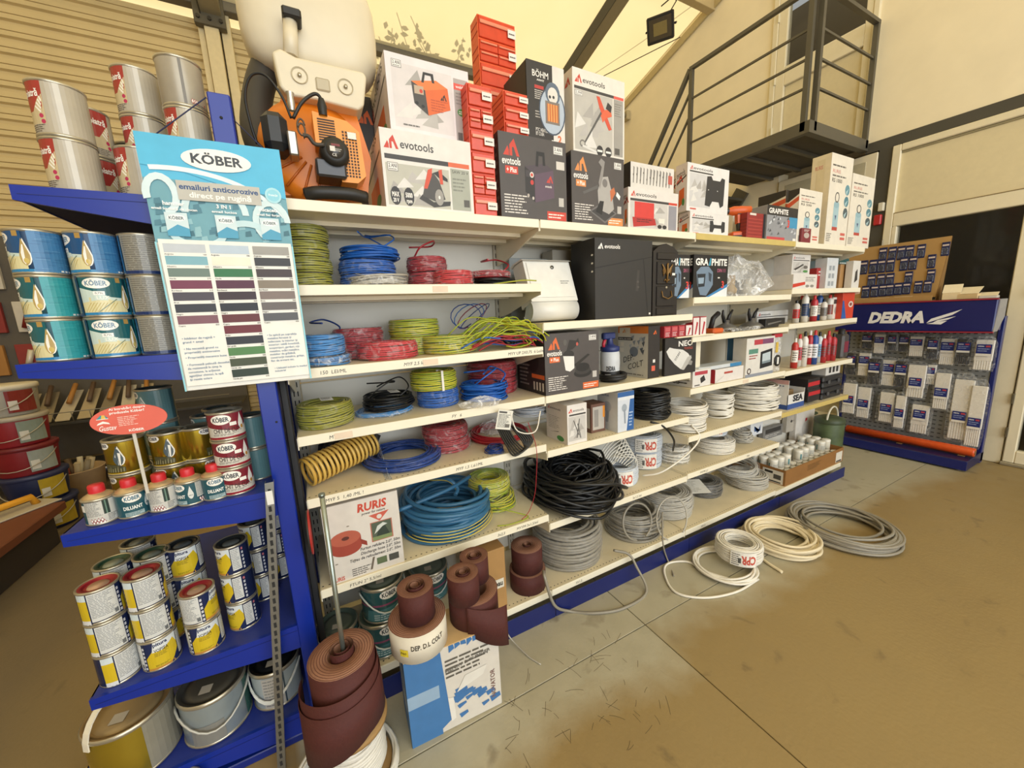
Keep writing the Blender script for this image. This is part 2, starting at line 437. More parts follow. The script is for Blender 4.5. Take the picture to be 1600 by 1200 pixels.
# --- fabric roof: light passes through it
tarp = bpy.data.materials.new('roof_fabric'); tarp.use_nodes = True
nt = tarp.node_tree; nt.nodes.remove(nt.nodes['Principled BSDF'])
tl, df, mx = nt.nodes.new('ShaderNodeBsdfTranslucent'), nt.nodes.new('ShaderNodeBsdfDiffuse'), nt.nodes.new('ShaderNodeMixShader')
nz, tc, rp = nt.nodes.new('ShaderNodeTexNoise'), nt.nodes.new('ShaderNodeTexCoord'), nt.nodes.new('ShaderNodeMix')
nz.inputs['Scale'].default_value = 2.5; nz.inputs['Detail'].default_value = 8; rp.data_type = 'RGBA'
rp.inputs[6].default_value = (.95, .77, .40, 1); rp.inputs[7].default_value = (.99, .82, .46, 1)
nt.links.new(tc.outputs['Object'], nz.inputs['Vector']); nt.links.new(nz.outputs['Fac'], rp.inputs[0])
nt.links.new(rp.outputs[2], tl.inputs[0]); nt.links.new(rp.outputs[2], df.inputs[0]); mx.inputs[0].default_value = .55
nt.links.new(df.outputs[0], mx.inputs[1]); nt.links.new(tl.outputs[0], mx.inputs[2]); nt.links.new(mx.outputs[0], nt.nodes['Material Output'].inputs[0])
m = MB()
for y0, y1 in ((YB + .1, RIDGE_Y), (RIDGE_Y, -8.4)):
    yy = np.linspace(y0, y1, 9); 
    for a, b in zip(yy[:-1], yy[1:]): m.add([(-9, a, roof_z(a)), (XW, a, roof_z(a)), (XW, b, roof_z(b)), (-9, b, roof_z(b))], [(0, 1, 2, 3)], tarp)
struct('ceiling', m)
# a leafy branch outside, over the fabric, shadows it
pr = ray(640, 82); tt = (ROOF_Z + (YB - CAM[1]) * ROOF_S - CAM[2]) / (pr[2] + pr[1] * ROOF_S); hit = Vector(CAM + pr * tt)
br = thing('tree_branch', 'leafy green branch overhanging the fabric roof from outside', 'branch', hit + SUN_FROM * .35)
rd = random.Random(3); lf = MB(); tw = MB()
ax1 = SUN_FROM.cross(Vector((0, 0, 1))).normalized(); ax2 = ax1.cross(SUN_FROM).normalized()
LG, BK = M('#4d6b2c', .5), M('#5a4630', .8)
for bi in range(10):
    a0 = Vector((0, 0, 0)) + ax1 * rd.uniform(-.55, .6) - ax2 * .3; a1 = a0 + ax2 * rd.uniform(.2, .75) + ax1 * rd.uniform(-.25, .25)
    tw.tube([tuple(a0.lerp(a1, t)) for t in (0, .3, .6, 1)], .005, BK, 4)
    for k in range(13):
        c = a0.lerp(a1, rd.random() * .85 + .15) + ax1 * rd.gauss(0, .05) + ax2 * rd.gauss(0, .05) + SUN_FROM * rd.gauss(0, .03)
        th = rd.uniform(0, 2 * PI); d = (ax1 * math.cos(th) + ax2 * math.sin(th)); e = SUN_FROM.cross(d); L_ = rd.uniform(.06, .11)
        lf.poly([tuple(c - d * L_ * .5), tuple(c + e * L_ * .3 - d * L_ * .1), tuple(c + e * L_ * .2 + d * L_ * .2), tuple(c + d * L_ * .5), tuple(c - e * L_ * .2 + d * L_ * .2), tuple(c - e * L_ * .3 - d * L_ * .1)], LG)
lf.build('leaves', br); tw.build('twig', br)

# --- walls added outside the view to keep daylight off the aisle beyond the rack
for nm, a, b in (('wall_left_light_block', (-5.3, -8.3, 0), (-5.2, YB, 5.0)), ('wall_front_light_block', (-5.2, -8.35, 0), (-1.6, -8.25, 5.2))):
    m = MB(); m.box(a, b, RIB); struct(nm, m)
# --- wall with the glazed doors (plane x = XW)
WALLC = M('#f4e8ca', .75, 0, .04, 4., .15); DARK = M('#4b4840', .6, 0, .06, 5.)
wr = struct('wall_right')
DY0, DY1 = .40, -3.2           # big glazed front
def wallbox(y0, y1, z0, z1, mat, nm='wall_panel', x0=XW, x1=XW + .2):
    m = MB(); m.box((x0, min(y0, y1), z0), (x1, max(y0, y1), z1), mat); return m.build(nm, wr)
wallbox(1.45, YB, 0, 3.05, WALLC)
m = MB()
gab = [(YB + .1, 3.05), (YB + .1, roof_z(YB) + .05), (RIDGE_Y, roof_z(RIDGE_Y) + .1), (-8.3, roof_z(-8.3) + .05), (-8.3, 3.05)]
# gable with an opening for the upper door
UD0, UD1, UDZ0, UDZ1 = 1.62, .62, 3.08, 5.12
def gable_piece(y0, y1, zlo):
    ys_ = sorted([y0, y1] + ([RIDGE_Y] if min(y0, y1) < RIDGE_Y < max(y0, y1) else []))
    pts = [(XW, y, zlo) for y in (ys_[0], ys_[-1])] + [(XW, y, roof_z(y) + .03) for y in ys_[::-1]]
    m = MB(); m.extr(pts, (.2, 0, 0), WALLC); m.build('wall_panel', wr)
gable_piece(YB, UD0, 3.05); gable_piece(UD0, UD1, UDZ1); gable_piece(UD1, -8.3, 3.05)
wallbox(DY1, -8.3, 0, 3.05, WALLC)
wallbox(.62, -8.3, 2.957, 3.052, DARK, 'steel_band', XW - .012, XW + .2)
wallbox(.405, .505, 0, 2.957, DARK, 'steel_post', XW - .012, XW + .2)
tr = MB(); 
for y0, y1 in ((YB, RIDGE_Y),):
    tr.extr([(XW - .03, y0, roof_z(y0) - .06), (XW, y0, roof_z(y0) - .06), (XW, y0, roof_z(y0) - .16), (XW - .03, y0, roof_z(y0) - .16)], (0, y1 - y0, roof_z(y1) - roof_z(y0)), M('#b7a578'))
struct('trim_1', tr)
FR = M('#e6dcc0', .35, 0, .02); PANEL = M('#ddd0ac', .5, 0, .03)
glassm = bpy.data.materials.new('dark_glass'); glassm.use_nodes = True
nt = glassm.node_tree; b = nt.nodes['Principled BSDF']; b.inputs['Base Color'].default_value = (.02, .02, .02, 1); b.inputs['Roughness'].default_value = .04
tr_, mxs = nt.nodes.new('ShaderNodeBsdfTransparent'), nt.nodes.new('ShaderNodeMixShader'); tr_.inputs[0].default_value = (.9, .9, .88, 1)
tc, nz = nt.nodes.new('ShaderNodeTexCoord'), nt.nodes.new('ShaderNodeTexNoise'); nz.inputs['Scale'].default_value = 2; nt.links.new(tc.outputs['Object'], nz.inputs['Vector'])
mr = nt.nodes.new('ShaderNodeMapRange'); mr.inputs['To Min'].default_value = .12; mr.inputs['To Max'].default_value = .2; nt.links.new(nz.outputs['Fac'], mr.inputs['Value'])
nt.links.new(mr.outputs[0], mxs.inputs[0]); nt.links.new(tr_.outputs[0], mxs.inputs[1]); nt.links.new(b.outputs[0], mxs.inputs[2]); nt.links.new(mxs.outputs[0], nt.nodes['Material Output'].inputs[0])
def fbox(par, nm, y0, y1, z0, z1, mat=FR, x0=XW - .03, x1=XW + .06, c=.006):
    m = MB(); m.bbox((x0, min(y0, y1), z0), (x1, max(y0, y1), z1), mat, c); return m.build(nm, par)
w1 = struct('window_1')       # the big white front: top panel, fixed dark pane, post
fbox(w1, 'frame_jamb', .40, .335, 0, 2.95); fbox(w1, 'frame_head', .335, DY1, 2.888, 2.95); fbox(w1, 'glazing_bead', .335, DY1, 2.868, 2.888, M('#a39878'), XW - .012)
fbox(w1, 'transom', .335, DY1, 2.19, 2.318); fbox(w1, 'bead_strip', .335, DY1, 2.312, 2.322, M('#8f7d58'), XW - .033, XW)
p1 = fbox(w1, 'infill_panel', .34, DY1, 2.31, 2.89, PANEL, XW + .0, XW + .03); fbox(p1, 'panel_joint', -1.2, -1.22, 2.32, 2.88, FR, XW - .02)
fbox(w1, 'frame_inner_jamb', .335, .296, 0, 2.19); fbox(w1, 'frame_sill', .296, -.475, 0, .07)
fbox(w1, 'pane', .296, -.475, .07, 2.19, glassm, XW + .015, XW + .025, .001); fbox(w1, 'post', -.475, -.59, 0, 2.19)
fbox(w1, 'hinge', .397, .385, 1.95, 2.08, M('#8f8570', .3, .4), XW - .045, XW - .02, .003)
d1 = struct('door_1')         # glazed leaf beside the post
fbox(d1, 'door_stile', -.60, -.665, .03, 2.19, FR, XW - .045, XW + .04); fbox(d1, 'door_rail', -.665, -1.5, .03, .14, FR, XW - .045, XW + .04)
fbox(d1, 'pane', -.665, -1.5, .14, 2.17, glassm, XW, XW + .01, .001); fbox(d1, 'door_stile', -1.5, -1.57, .03, 2.19, FR, XW - .045, XW + .04)
fbox(d1, 'threshold', -.59, -1.6, 0, .03, M('#a59d88', .4, .5), XW - .06, XW + .06)
for hz in (.25, .55, 1.45, 1.95): fbox(d1, 'hinge', -.594, -.608, hz, hz + .09, M('#77705f', .3, .5), XW - .06, XW - .03, .002)
d2 = struct('door_2')         # white door under the platform
fbox(d2, 'door_leaf', .512, 1.44, 0, 2.945, FR, XW - .02, XW + .06); fbox(d2, 'door_panel', .60, 1.36, 2.2, 2.88, M('#bfb79b', .4), XW - .024, XW - .01, .002); fbox(d2, 'door_panel', .60, 1.36, .2, 2.1, M('#bfb79b', .4), XW - .024, XW - .01, .002)
d3 = struct('door_3')         # upper door on the platform, glass above, panel below
fbox(d3, 'frame_jamb', UD0, UD0 - .06, UDZ0, UDZ1); fbox(d3, 'frame_jamb', UD1, UD1 + .05, UDZ0, UDZ1); fbox(d3, 'frame_head', UD0 - .06, UD1 + .05, UDZ1 - .07, UDZ1)
fbox(d3, 'door_stile', UD0 - .06, UD0 - .16, UDZ0, UDZ1 - .07, FR, XW - .02); fbox(d3, 'door_stile', UD1 + .05, UD1 + .11, UDZ0, UDZ1 - .07, FR, XW - .02)
fbox(d3, 'door_rail', UD0 - .16, UD1 + .11, 4.0, 4.2, FR, XW - .02); fbox(d3, 'door_rail', UD0 - .16, UD1 + .11, UDZ0, UDZ0 + .1, FR, XW - .02)
fbox(d3, 'door_panel', UD0 - .16, UD1 + .11, UDZ0 + .1, 4.0, PANEL, XW + .01, XW + .03); fbox(d3, 'pane', UD0 - .16, UD1 + .11, 4.2, UDZ1 - .07, glassm, XW + .01, XW + .02, .001)
for hz in (3.5, 4.05, 4.7): fbox(d3, 'hinge', UD0 - .055, UD0 - .07, hz, hz + .09, M('#e5dcc0'), XW - .045, XW - .02, .003)
# dark rooms behind the glass, roofs left off or gapped to let in sky light
room = struct('wall_rooms_behind'); DK = M('#8d8068', .8)
for (y0, y1, z0, z1) in ((1.4, -3.2, 0, 3.0), (2.2, .1, 3.06, 5.2)):
    m = MB(); m.box((XW + 2.6, y1, z0), (XW + 2.7, y0, z1), DK); m.box((XW + .2, y0, z0), (XW + 2.6, y0 + .1, z1), DK); m.box((XW + .2, y1 - .1, z0), (XW + 2.6, y1, z1), DK); 
    if z0 < 1: m.box((XW + .2, y1, z1), (XW + 2.35, y0, z1 + .02), DK)
    m.build('room_shell', room)
m = MB(); m.box((XW + .3, -2.9, .02), (XW + 1.3, -.75, .10), M('#24305f')); m.box((XW + 1.25, -2.9, 0), (XW + 1.3, -.75, 1.7), M('#4c4a48'))
for z in (.5, .9, 1.3): m.box((XW + .7, -2.9, z), (XW + 1.25, -.75, z + .03), M('#5a5752'))
m.build('inner_shelf', room)
m = MB(); m.bbox((XW + .5, -1.15, .1), (XW + 1.0, -.78, .5), M('#7a5a34'), .004); m.build('brown_box', room)
m = MB(); m.bbox((XW + .75, -1.3, .93), (XW + 1.1, -.85, 1.15), M('#7b2c2c'), .004); m.build('red_box', room)
m = MB(); m.bbox((XW + 1.6, .3, 3.1), (XW + 1.7, .6, 4.9), M('#8b8676'), .004); m.bbox((XW + 1.2, 1.0, 3.1), (XW + 1.3, 1.3, 4.9), M('#a49c86'), .004); m.build('curtain', room)
m = MB(); m.box((XW + .9, -.2, 3.06), (XW + .95, 2.4, 5.3), M('#857a66', .8)); m.box((XW + .88, .3, 3.06), (XW + .9, .75, 5.1), M('#3f372c', .8)); m.build('pane_backdrop', room)  # added backdrop, gives the upper pane the grey-brown tone of a reflection

# --- steel platform with railing and stair
PST = M('#5b574c', .45, .25, .08, 6.)
pf = thing('steel_platform', 'dark grey steel landing with railing bolted high on the cream wall', 'platform', (0, 0, 0))
PX0, PY0, PY1, PZ0, PZ1 = 4.22, .60, 1.86, 2.985, 3.075
def pbar(nm, a, b, w=.02, w2=None, par=pf, mat=PST):
    a, b = Vector(a), Vector(b); d = (b - a).normalized(); s_ = d.cross(Vector((0, 0, 1)))
    s_ = s_.normalized() if s_.length > .01 else Vector((1, 0, 0)); u = s_.cross(d); w2 = w2 or w
    m = MB(); m.extr([tuple(a + s_ * w * i + u * w2 * j) for i, j in ((-1, -1), (1, -1), (1, 1), (-1, 1))], tuple(b - a), mat); return m.build(nm, par)
m = MB(); m.box((PX0 + .06, PY0 + .06, PZ0 + .03), (XW - .01, PY1 - .03, PZ1 - .005), M('#4a453b', .7)); dk = m.build('deck', pf)
for y in (.9, 1.2, 1.5): m = MB(); m.box((PX0 + .06, y, PZ0), (XW - .02, y + .04, PZ0 + .03), PST); m.build('joist', dk)
pbar('edge_channel', (PX0 + .03, PY0, (PZ0 + PZ1) / 2), (PX0 + .03, PY1, (PZ0 + PZ1) / 2), .03, .05); pbar('edge_channel', (PX0 + .06, PY0 + .03, (PZ0 + PZ1) / 2), (XW - .015, PY0 + .03, (PZ0 + PZ1) / 2), .03, .05)
RZ = 4.13
for x, y in ((PX0 + .02, PY1 - .02), (PX0 + .02, PY0 + .06), (PX0 + .10, PY0 + .02), (XW - .05, PY0 + .02)): pbar('railing_post', (x, y, PZ0 + .02), (x, y, RZ), .02)
pbar('handrail', (PX0 + .02, PY0 + .02, RZ), (PX0 + .02, PY1, RZ), .022, .016); pbar('handrail', (PX0 + .02, PY0 + .02, RZ), (XW - .03, PY0 + .02, RZ), .022, .016)
for z in (3.36, 3.59, 3.82):
    pbar('railing_bar', (PX0 + .02, PY0 + .06, z), (PX0 + .02, PY1, z), .009); pbar('railing_bar', (PX0 + .10, PY0 + .02, z), (XW - .05, PY0 + .02, z), .009)
q = on_x(1018, 252, PX0 + .02); 
for k, dz in enumerate((0, -.25, -.5)):
    a = Vector((PX0 + .02, PY1, RZ + dz)); pbar('stair_rail', a, a + (q - Vector((PX0 + .02, PY1, RZ))) * 1.6, .02 if k == 0 else .01)
d = (q - Vector((PX0 + .02, PY1, RZ))) * 3.2
pbar('stringer', (PX0 + .02, PY1, PZ0 - .02), Vector((PX0 + .02, PY1, PZ0 - .02)) + d, .02, .09); pbar('stringer', (XW - .05, PY1, PZ0 - .02), Vector((XW - .05, PY1, PZ0 - .02)) + d, .02, .09)
for k in range(9):
    c = Vector((0, PY1, PZ0 - .02)) + d * ((k + .5) / 9); m = MB(); m.box((PX0 + .04, c.y - .12, c.z), (XW - .07, c.y + .12, c.z + .03), PST); m.build('stair_tread', pf)

# --- cables and floodlight under the roof
CB = M('#2a2620', .6)
A1, B1 = on_y(896, 123, 4.2), on_x(1090, -12, 5.3)
m = MB(); pts = [tuple(A1.lerp(B1, t) + Vector((0, 0, -.05 * 4 * t * (1 - t)))) for t in np.linspace(0, 1, 12)]; m.tube(pts, .007, CB, 5); o = m.build('steel_cable'); o['label'] = 'dark cable that carries the black floodlight under the roof'; o['category'] = 'cable'
A2, B2 = on_y(915, 133, 3.9), on_x(1063, 58, 5.34)
m = MB(); m.tube([tuple(A2.lerp(B2, t)) for t in np.linspace(0, 1, 6)], .006, CB, 5); o = m.build('steel_cable'); o['label'] = 'thin bracing cable below the floodlight, ending on the wall'; o['category'] = 'cable'
fp = on_x(1032, 44, 4.7)
f = thing('floodlight', 'small black square floodlight hanging from a cable under the roof', 'lamp', fp, rot=tuple((Vector((CAM[0] - 1.2, CAM[1], CAM[2] - 1.0)) - fp).normalized().to_track_quat('Z', 'Y').to_euler())); f.scale = (1.2, 1.3, 1.2)
BLK = M('#22201c', .5)
m = MB(); m.bbox((-.14, -.11, -.03), (.14, .11, .03), BLK, .01); m.build('housing', f)
m = MB(); m.bbox((-.115, -.085, .03), (.115, .085, .033), M('#51493a', .25), .001); g_ = m.build('lens', f)
m = MB(); m.bbox((-.07, -.05, .033), (.07, .05, .036), M('#8a7a4c', .3), .001); m.build('led_panel', g_)
m = MB(); m.tube([(-.15, 0, 0), (-.155, 0, -.1), (0, 0, -.16), (.155, 0, -.1), (.15, 0, 0)], .01, BLK, 5); m.build('bracket', f)
m = MB(); m.tube([(.1, .1, -.02), (.16, .16, -.06), (.12, .2, -.12), (.0, .16, -.15)], .006, CB, 5); m.build('lead', f)
cn = thing('wall_camera', 'small pale junction box high on the cream wall corner', 'camera', on_x(980, 182, XW - .02))
m = MB(); m.bbox((-.06, -.06, -.07), (.02, .06, .07), M('#b8aa85'), .01); m.build('housing', cn); m = MB(); m.lathe([(0, 0), (.04, 0), (.045, .03), (0, .035)], M('#8b7f63'), 10, (-.1, 0, 0), axis='x'); m.build('lens', cn)

# ================================================================ SHELVING
SY, SB = .035, .455           # front edge and back panel of the long gondola
CRM = M('#e6dcc2', .42, 0, .04, 8.); LIP = M('#ece4cd', .38, 0, .03, 8.); BACK = M('#e6e2d6', .45, 0, .03, 4.); SLOT = M('#232323', .8); KICK = M('#0f1d5c', .4, 0, .06, 6.)
DECK = M('#ddcfae', .45, 0, .09, 9.)
INK = '#2a2522'
BAYS = [(0, [1.892, 1.629, 1.356, 1.127, .899, .542], 'cream shelving bay next to the blue end rack, holding wire coils'),
        (1, [1.892, 1.46, 1.127, .863, .49], 'cream shelving bay with the mailboxes and black cable pile'),
        (2, [1.892, 1.55, 1.333, 1.027, .735, .50], 'cream shelving bay with welding mask boxes and white cable coils'),
        (3, [1.89, 1.585, 1.35, 1.019, .715], 'cream shelving bay at the far end, with bottles and the carton of white jars')]
NOTES = {(0, 3): [(.10, 'MYF 4'), (.55, 'FY   6')], (0, 2): [(.10, '150  LEI/ML'), (.38, 'MYF 2,5 leu/m'), (.82, 'MYY UP 2X0,75  6 Lei/m')], (0, 4): [(.06, 'MYF 5  1,40 /ML !'), (.55, 'MYF 1,5 1,61/ML')], (0, 5): [(.1, 'FTUN 2" 5,5/ml'), (.72, '3x2,5'), (.82, 'MYYM 3x1,5/ml')],
         (1, 4): [(.55, '3x1,5 /ml')], (2, 5): [(.12, 'MYYM 2,5'), (.6, '3X4')]}
def shelf(par, x0, x1, z, k, notes=(), yellow=False, holes=False):
    m = MB(); m.box((x0 + .004, SY + .002, z - .03), (x1 - .004, SB - .005, z - .027), CRM); m.box((x0 + .004, SY + .002, z - .004), (x1 - .004, SB - .005, z), DECK)
    for yy in (SY + .13, SY + .27): m.box((x0 + .02, yy, z - .045), (x1 - .02, yy + .05, z - .03), CRM)
    s = m.build('shelf', par)
    m = MB(); m.bbox((x0 + .003, SY - .004, z - .033), (x1 - .003, SY + .003, z + .001), M('#c9b26a', .4) if yellow else LIP, .0015); m.build('price_rail', s)
    for xb, sgn in ((x0 + .001, 1), (x1 - .004, 1)):
        m = MB(); m.extr([(xb, SY, z - .004), (xb, SY, z - .045), (xb, SY + .06, z - .055), (xb, SB - .09, z - .125), (xb, SB, z - .135), (xb, SB, z - .004)], (.003, 0, 0), LIP); m.build('bracket', s)
    for i, (u, tx) in enumerate(notes):
        q = Print(x1 - x0, .034, lambda u, v, kk: (x0 + u, SY - .0046 - kk * .00003, z - .033 + v)); q.t(u, .3, .36, tx, INK, .0, sh=.25 if i % 2 else .1); q.build('price_lettering', s)
    if holes:
        m = MB(); nx = 46
        for i in range(nx):
            xx = x0 + (x1 - x0) * (i + .5) / nx; m.poly([(xx - .003, SY + .018, z + .00012), (xx + .003, SY + .018, z + .00012), (xx + .003, SY + .023, z + .00012), (xx - .003, SY + .023, z + .00012)], SLOT)
        m.build('perforation_pattern', s)
    return s
for bi, (x0, levels, lab) in enumerate(BAYS):
    x1 = x0 + 1.0
    bay = thing('shelving_bay', lab, 'shelving', (0, 0, 0), group='cream gondola bays')
    for xp in ([x0] if bi else [x0]) + ([x1] if bi == 3 else []):
        m = MB(); m.bbox((xp - .02, SB + .002, 0), (xp + .02, SB + .06, 2.03), M('#c8c3b4', .4), .003)
        for i in range(46):
            zz = .12 + i * .04
            for dx in (-.009, .006): m.poly([(xp + dx, SB + .0012, zz), (xp + dx + .004, SB + .0012, zz), (xp + dx + .004, SB + .0012, zz + .022), (xp + dx, SB + .0012, zz + .022)], SLOT)
        m.build('slotted_upright', bay)
    for j in range(5):
        za = .14 + j * .372; m = MB(); m.bbox((x0 + .021, SB + .006, za), (x1 - .021, SB + .02, za + .369), BACK, .004); m.build('back_panel', bay)
    for k, z in enumerate(levels):
        shelf(bay, x0, x1, z, k, NOTES.get((bi, k), ()), yellow=(bi, k) in ((2, 0), (3, 4)), holes=z < .95)
    # plinth
    zb = .125 if bi < 3 else .115
    s = shelf(bay, x0, x1, zb, 9, [(.15, '3X1,5')] if bi in (1, 2) else (), holes=True)
    m = MB(); m.box((x0 + .002, .001, 0), (x1 - .002, .006, zb - .032), KICK); m.build('kick_plate', bay)

for i, (px, py, z) in enumerate(((688, 449, 1.629), (672, 555, 1.356), (537, 680, 1.127), (1165, 600, 1.027))):
    p = on_y(px, py, SY - .005); m = MB(); m.bbox((p.x - .03, SY - .0052, z - .028), (p.x + .03, SY - .0045, z - .006), M('#e2cdb4'), .0002); par_ = [o for o in bpy.data.objects if o.name.startswith('shelving_bay')][2 if i == 3 else 0]; m.build('price_sticker', par_)
# --- blue end rack facing away along the row
BLUE = M('#0c2a90', .3, 0, .05, 5.); BLUED = M('#0b2478', .35, 0, .05, 5.)
er = thing('end_rack', 'royal blue steel end rack of paint tins at the head of the row', 'rack', (-.055, 0, 0))
EX = -.055
def eb_(nm, a, b, mat=BLUE, c=.003, par=er):
    m = MB(); m.bbox((a[0] - EX, a[1], a[2]), (b[0] - EX, b[1], b[2]), mat, c); return m.build(nm, par)
ERY0, ERY1 = 0.0, .96
eb_('post', (-.083, -.002, 0), (-.030, .032, 2.143)); eb_('post', (-.083, ERY1 - .03, 0), (-.030, ERY1, 2.143))
m = MB(); m.lathe([(0, 0), (.004, 0), (.004, .0012), (0, .0012)], SLOT, 8, (-.062 - EX + .004, -.0036, 2.08), axis='y'); m.build('bolt_hole', er)
m = MB(); m.lathe([(0, 0), (.0035, 0), (.0035, .0012), (0, .0012)], SLOT, 8, (-.045 - EX, -.0036, 1.20), axis='y'); m.build('bolt_hole', er)
for j in range(5): eb_('back_panel', (-.062, .04, .16 + j * .39), (-.052, ERY1 - .035, .16 + j * .39 + .386), M('#26357f', .45))
# dark slotted strip between the rack and the long bays
eb_('slotted_strip', (-.028, .06, 0), (-.006, .085, 2.0), M('#1c1c1e', .6))
ESH = [(1.862, .45), (1.438, .52), (.975, .525), (.465, .56), (.12, .68)]
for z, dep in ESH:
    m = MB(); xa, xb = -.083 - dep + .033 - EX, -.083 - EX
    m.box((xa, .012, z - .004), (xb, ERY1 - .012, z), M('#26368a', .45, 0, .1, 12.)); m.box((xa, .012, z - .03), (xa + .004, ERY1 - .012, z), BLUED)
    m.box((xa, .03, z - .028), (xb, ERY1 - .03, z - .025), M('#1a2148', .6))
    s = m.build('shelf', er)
    for y0 in (0.0, ERY1 - .012):
        m = MB(); m.extr([(xa, y0, z), (xa, y0, z - .034), (xb - .1, y0, z - .085), (xb, y0, z - .09), (xb, y0, z)], (0, .012, 0), BLUE); br_ = m.build('side_bracket', s)
        m = MB(); m.box((xa + .01, y0 - .0012 if y0 == 0 else y0 + .012, z - .0205), (xb, y0 + .0 if y0 == 0 else y0 + .0132, z - .019), M('#10206a')); m.build('pressed_groove', br_)
eb_('kick_plate', (-.72, .03, 0), (-.70, ERY1 - .03, .09), BLUED)
eb_('floor_rail', (-.70, .0, 0.0), (-.083, .03, .03), BLUED)

# ================================================================ TINS ON THE BLUE RACK
class CanPrint(Print):
    """print wrapped round a tin: polygons are cut into narrow upright strips so they follow the wall"""
    def __init__(s, R, H, a_c=-PI / 2): super().__init__(R, H, can_map(R, a_c)); s.R = R; s.rg = .24
    def _put(s, uv, faces, m):
        s.k += 1
        for f in faces:
            P = [uv[i] for i in f]; us = [p[0] for p in P]; a, b = min(us), max(us); st = s.R * .16
            i0, i1 = int(math.floor(a / st + 1e-7)), int(math.ceil(b / st - 1e-7))
            if i1 - i0 <= 1: s.mb.add([s.mp(u, v, s.k) for u, v in P], [list(range(len(P)))], m); continue
            e = [st * i for i in range(i0, i1 + 1)]
            for i in range(i1 - i0):
                Q = P
                for lim, sg in ((e[i], 1), (e[i + 1], -1)):
                    out = []
                    for j in range(len(Q)):
                        p, q = Q[j], Q[(j + 1) % len(Q)]; ip, iq = sg * (p[0] - lim) >= -1e-9, sg * (q[0] - lim) >= -1e-9
                        if ip: out.append(p)
                        if ip != iq and abs(q[0] - p[0]) > 1e-12:
                            t = (lim - p[0]) / (q[0] - p[0]); out.append((lim, p[1] + t * (q[1] - p[1])))
                    Q = out
                    if len(Q) < 3: break
                if len(Q) >= 3: s.mb.add([s.mp(u, v, s.k) for u, v in Q], [list(range(len(Q)))], m)
# on a CanPrint u is in radians round the wall (0 = front), v a share of the height
METAL = M('#b9b2a0', .3, .7, .06, 20.); METD = M('#8d8778', .35, .7)
def tin(name, label, cat, R, H, body, draw=None, lid=None, lid_in=None, group=None):
    t = thing(name, label, cat, (0, 0, 0), 0, group)
    m = MB(); bm = M(body, .33, .15, .06, 30.)
    m.lathe([(0, .001), (R * .96, .001), (R, .004), (R, H - .006), (R * 1.0, H - .004)], bm, 28); m.build('body', t)
    m = MB(); m.lathe([(R, .0), (R + .0016, .002), (R + .0016, .005), (R, .007)], METAL, 28); m.build('base_rim', t); m = MB(); m.lathe([(R, H - .008), (R + .002, H - .006), (R + .002, H - .001), (R - .002, H), (R - .004, H - .002)], METAL, 28); m.build('top_rim', t)
    m = MB(); lm, li = M(lid or '#8d8778', .3, .3), M(lid_in or lid or '#8d8778', .35, .3)
    m.lathe([(R - .004, H - .002), (R - .012, H - .002), (R - .014, H - .007), (R - .022, H - .008), (R - .025, H - .004), (0, H - .004)], lm, 28, mats=[lm, lm, lm, li, li]); m.build('lid', t)
    if draw:
        q = CanPrint(R, H); draw(q)
        if q.mb.n: q.build('label_print', t)
    return t
def oval(q, u, v, ru, rv, txt='KÖBER', ink='#3b3f45', bg='#f1ede4'):
    q.e(u, v, ru, rv, bg, 24); q.t(u, v - rv * .42, rv * .85, txt, ink, .035, 'c', w=ru * 1.55)
def drop(q, u, v, w, h, col, col2=None):
    pts = [(u, v + h)] + [(u + w * math.sin(a) * (1 - .12 * math.cos(a)), v - h * .15 + h * .5 * -math.cos(a) * 1.0) for a in np.linspace(2.3, -2.3, 11)]
    if col2: q.p([(a + w * .28, b) for a, b in pts], col2)
    q.p(pts, col)
# --- grey stone-paint tins
def d_stone(q):
    q.r(-.85, .05, 1.9, .96, '#b3a996'); q.r(-.85, .4, -.12, .97, '#a33a33'); q.p([(-.12, .97), (.02, .97), (-.02, .62), (-.12, .45)], '#a33a33')
    q.p([(-.85, .42), (-.55, .42), (-.18, .66), (-.02, .72), (-.05, .2), (-.85, .2)], '#c9b78f')
    for i in range(4): q.p([(-.42 + i * .09, .5 + i * .055), (-.37 + i * .09, .52 + i * .055), (-.16 + i * .03, .42 + i * .06), (-.2 + i * .03, .39 + i * .06)], '#efe8d8')
    q.t(-.82, .68, .115, 'piatră', '#f2ece2', .03, w=.66); q.e(-.2, .34, .09, .04, '#b8375a'); q.e(-.16, .24, .09, .04, '#b8375a'); q.ln(-.8, .06, -.1, .2, 4, '#5b5148'); q.r(.42, .05, .62, .96, '#c9c2b4')
stone = tin('stone_paint_tin', '', 'tin', .0515, .127, '#a79d8b', d_stone)
def d_back(q):
    q.r(-.25, .03, -.12, .97, '#6d665a'); q.ln(.2, .04, 1.3, .12, 2, '#6b6256')
    for i in range(3): q.p([(.05 + .1 * i, .14), (.12 + .1 * i, .2), (.19 + .1 * i, .14), (.12 + .1 * i, .08)], '#a8423a'); q.p([(.07 + .1 * i, .14), (.12 + .1 * i, .185), (.17 + .1 * i, .14), (.12 + .1 * i, .1)], '#e9e2d6')
    q.e(.75, .14, .03, .02, '#b03a30')
stone_b = tin('stone_paint_tin', '', 'tin', .0515, .127, '#a99f8c', d_back)
GS = 'grey stone-paint tins on the top blue shelf'
def put_tin(master, used, x, y, z, rz, label, group):
    if not used: o = master; used.append(1); o.location = (x, y, z); o.rotation_euler = (0, 0, rz); o['label'] = label; o['group'] = group; return o
    return dup(master, (x, y, z), rz, label, group)
us, ub = [], []
z1 = 1.8625
for k in range(2): put_tin(stone, us, -.405, .075, z1 + k * .1275, -.2, ['lower', 'upper'][k] + ' grey tin of the two-high outermost stack on the top blue shelf', GS)
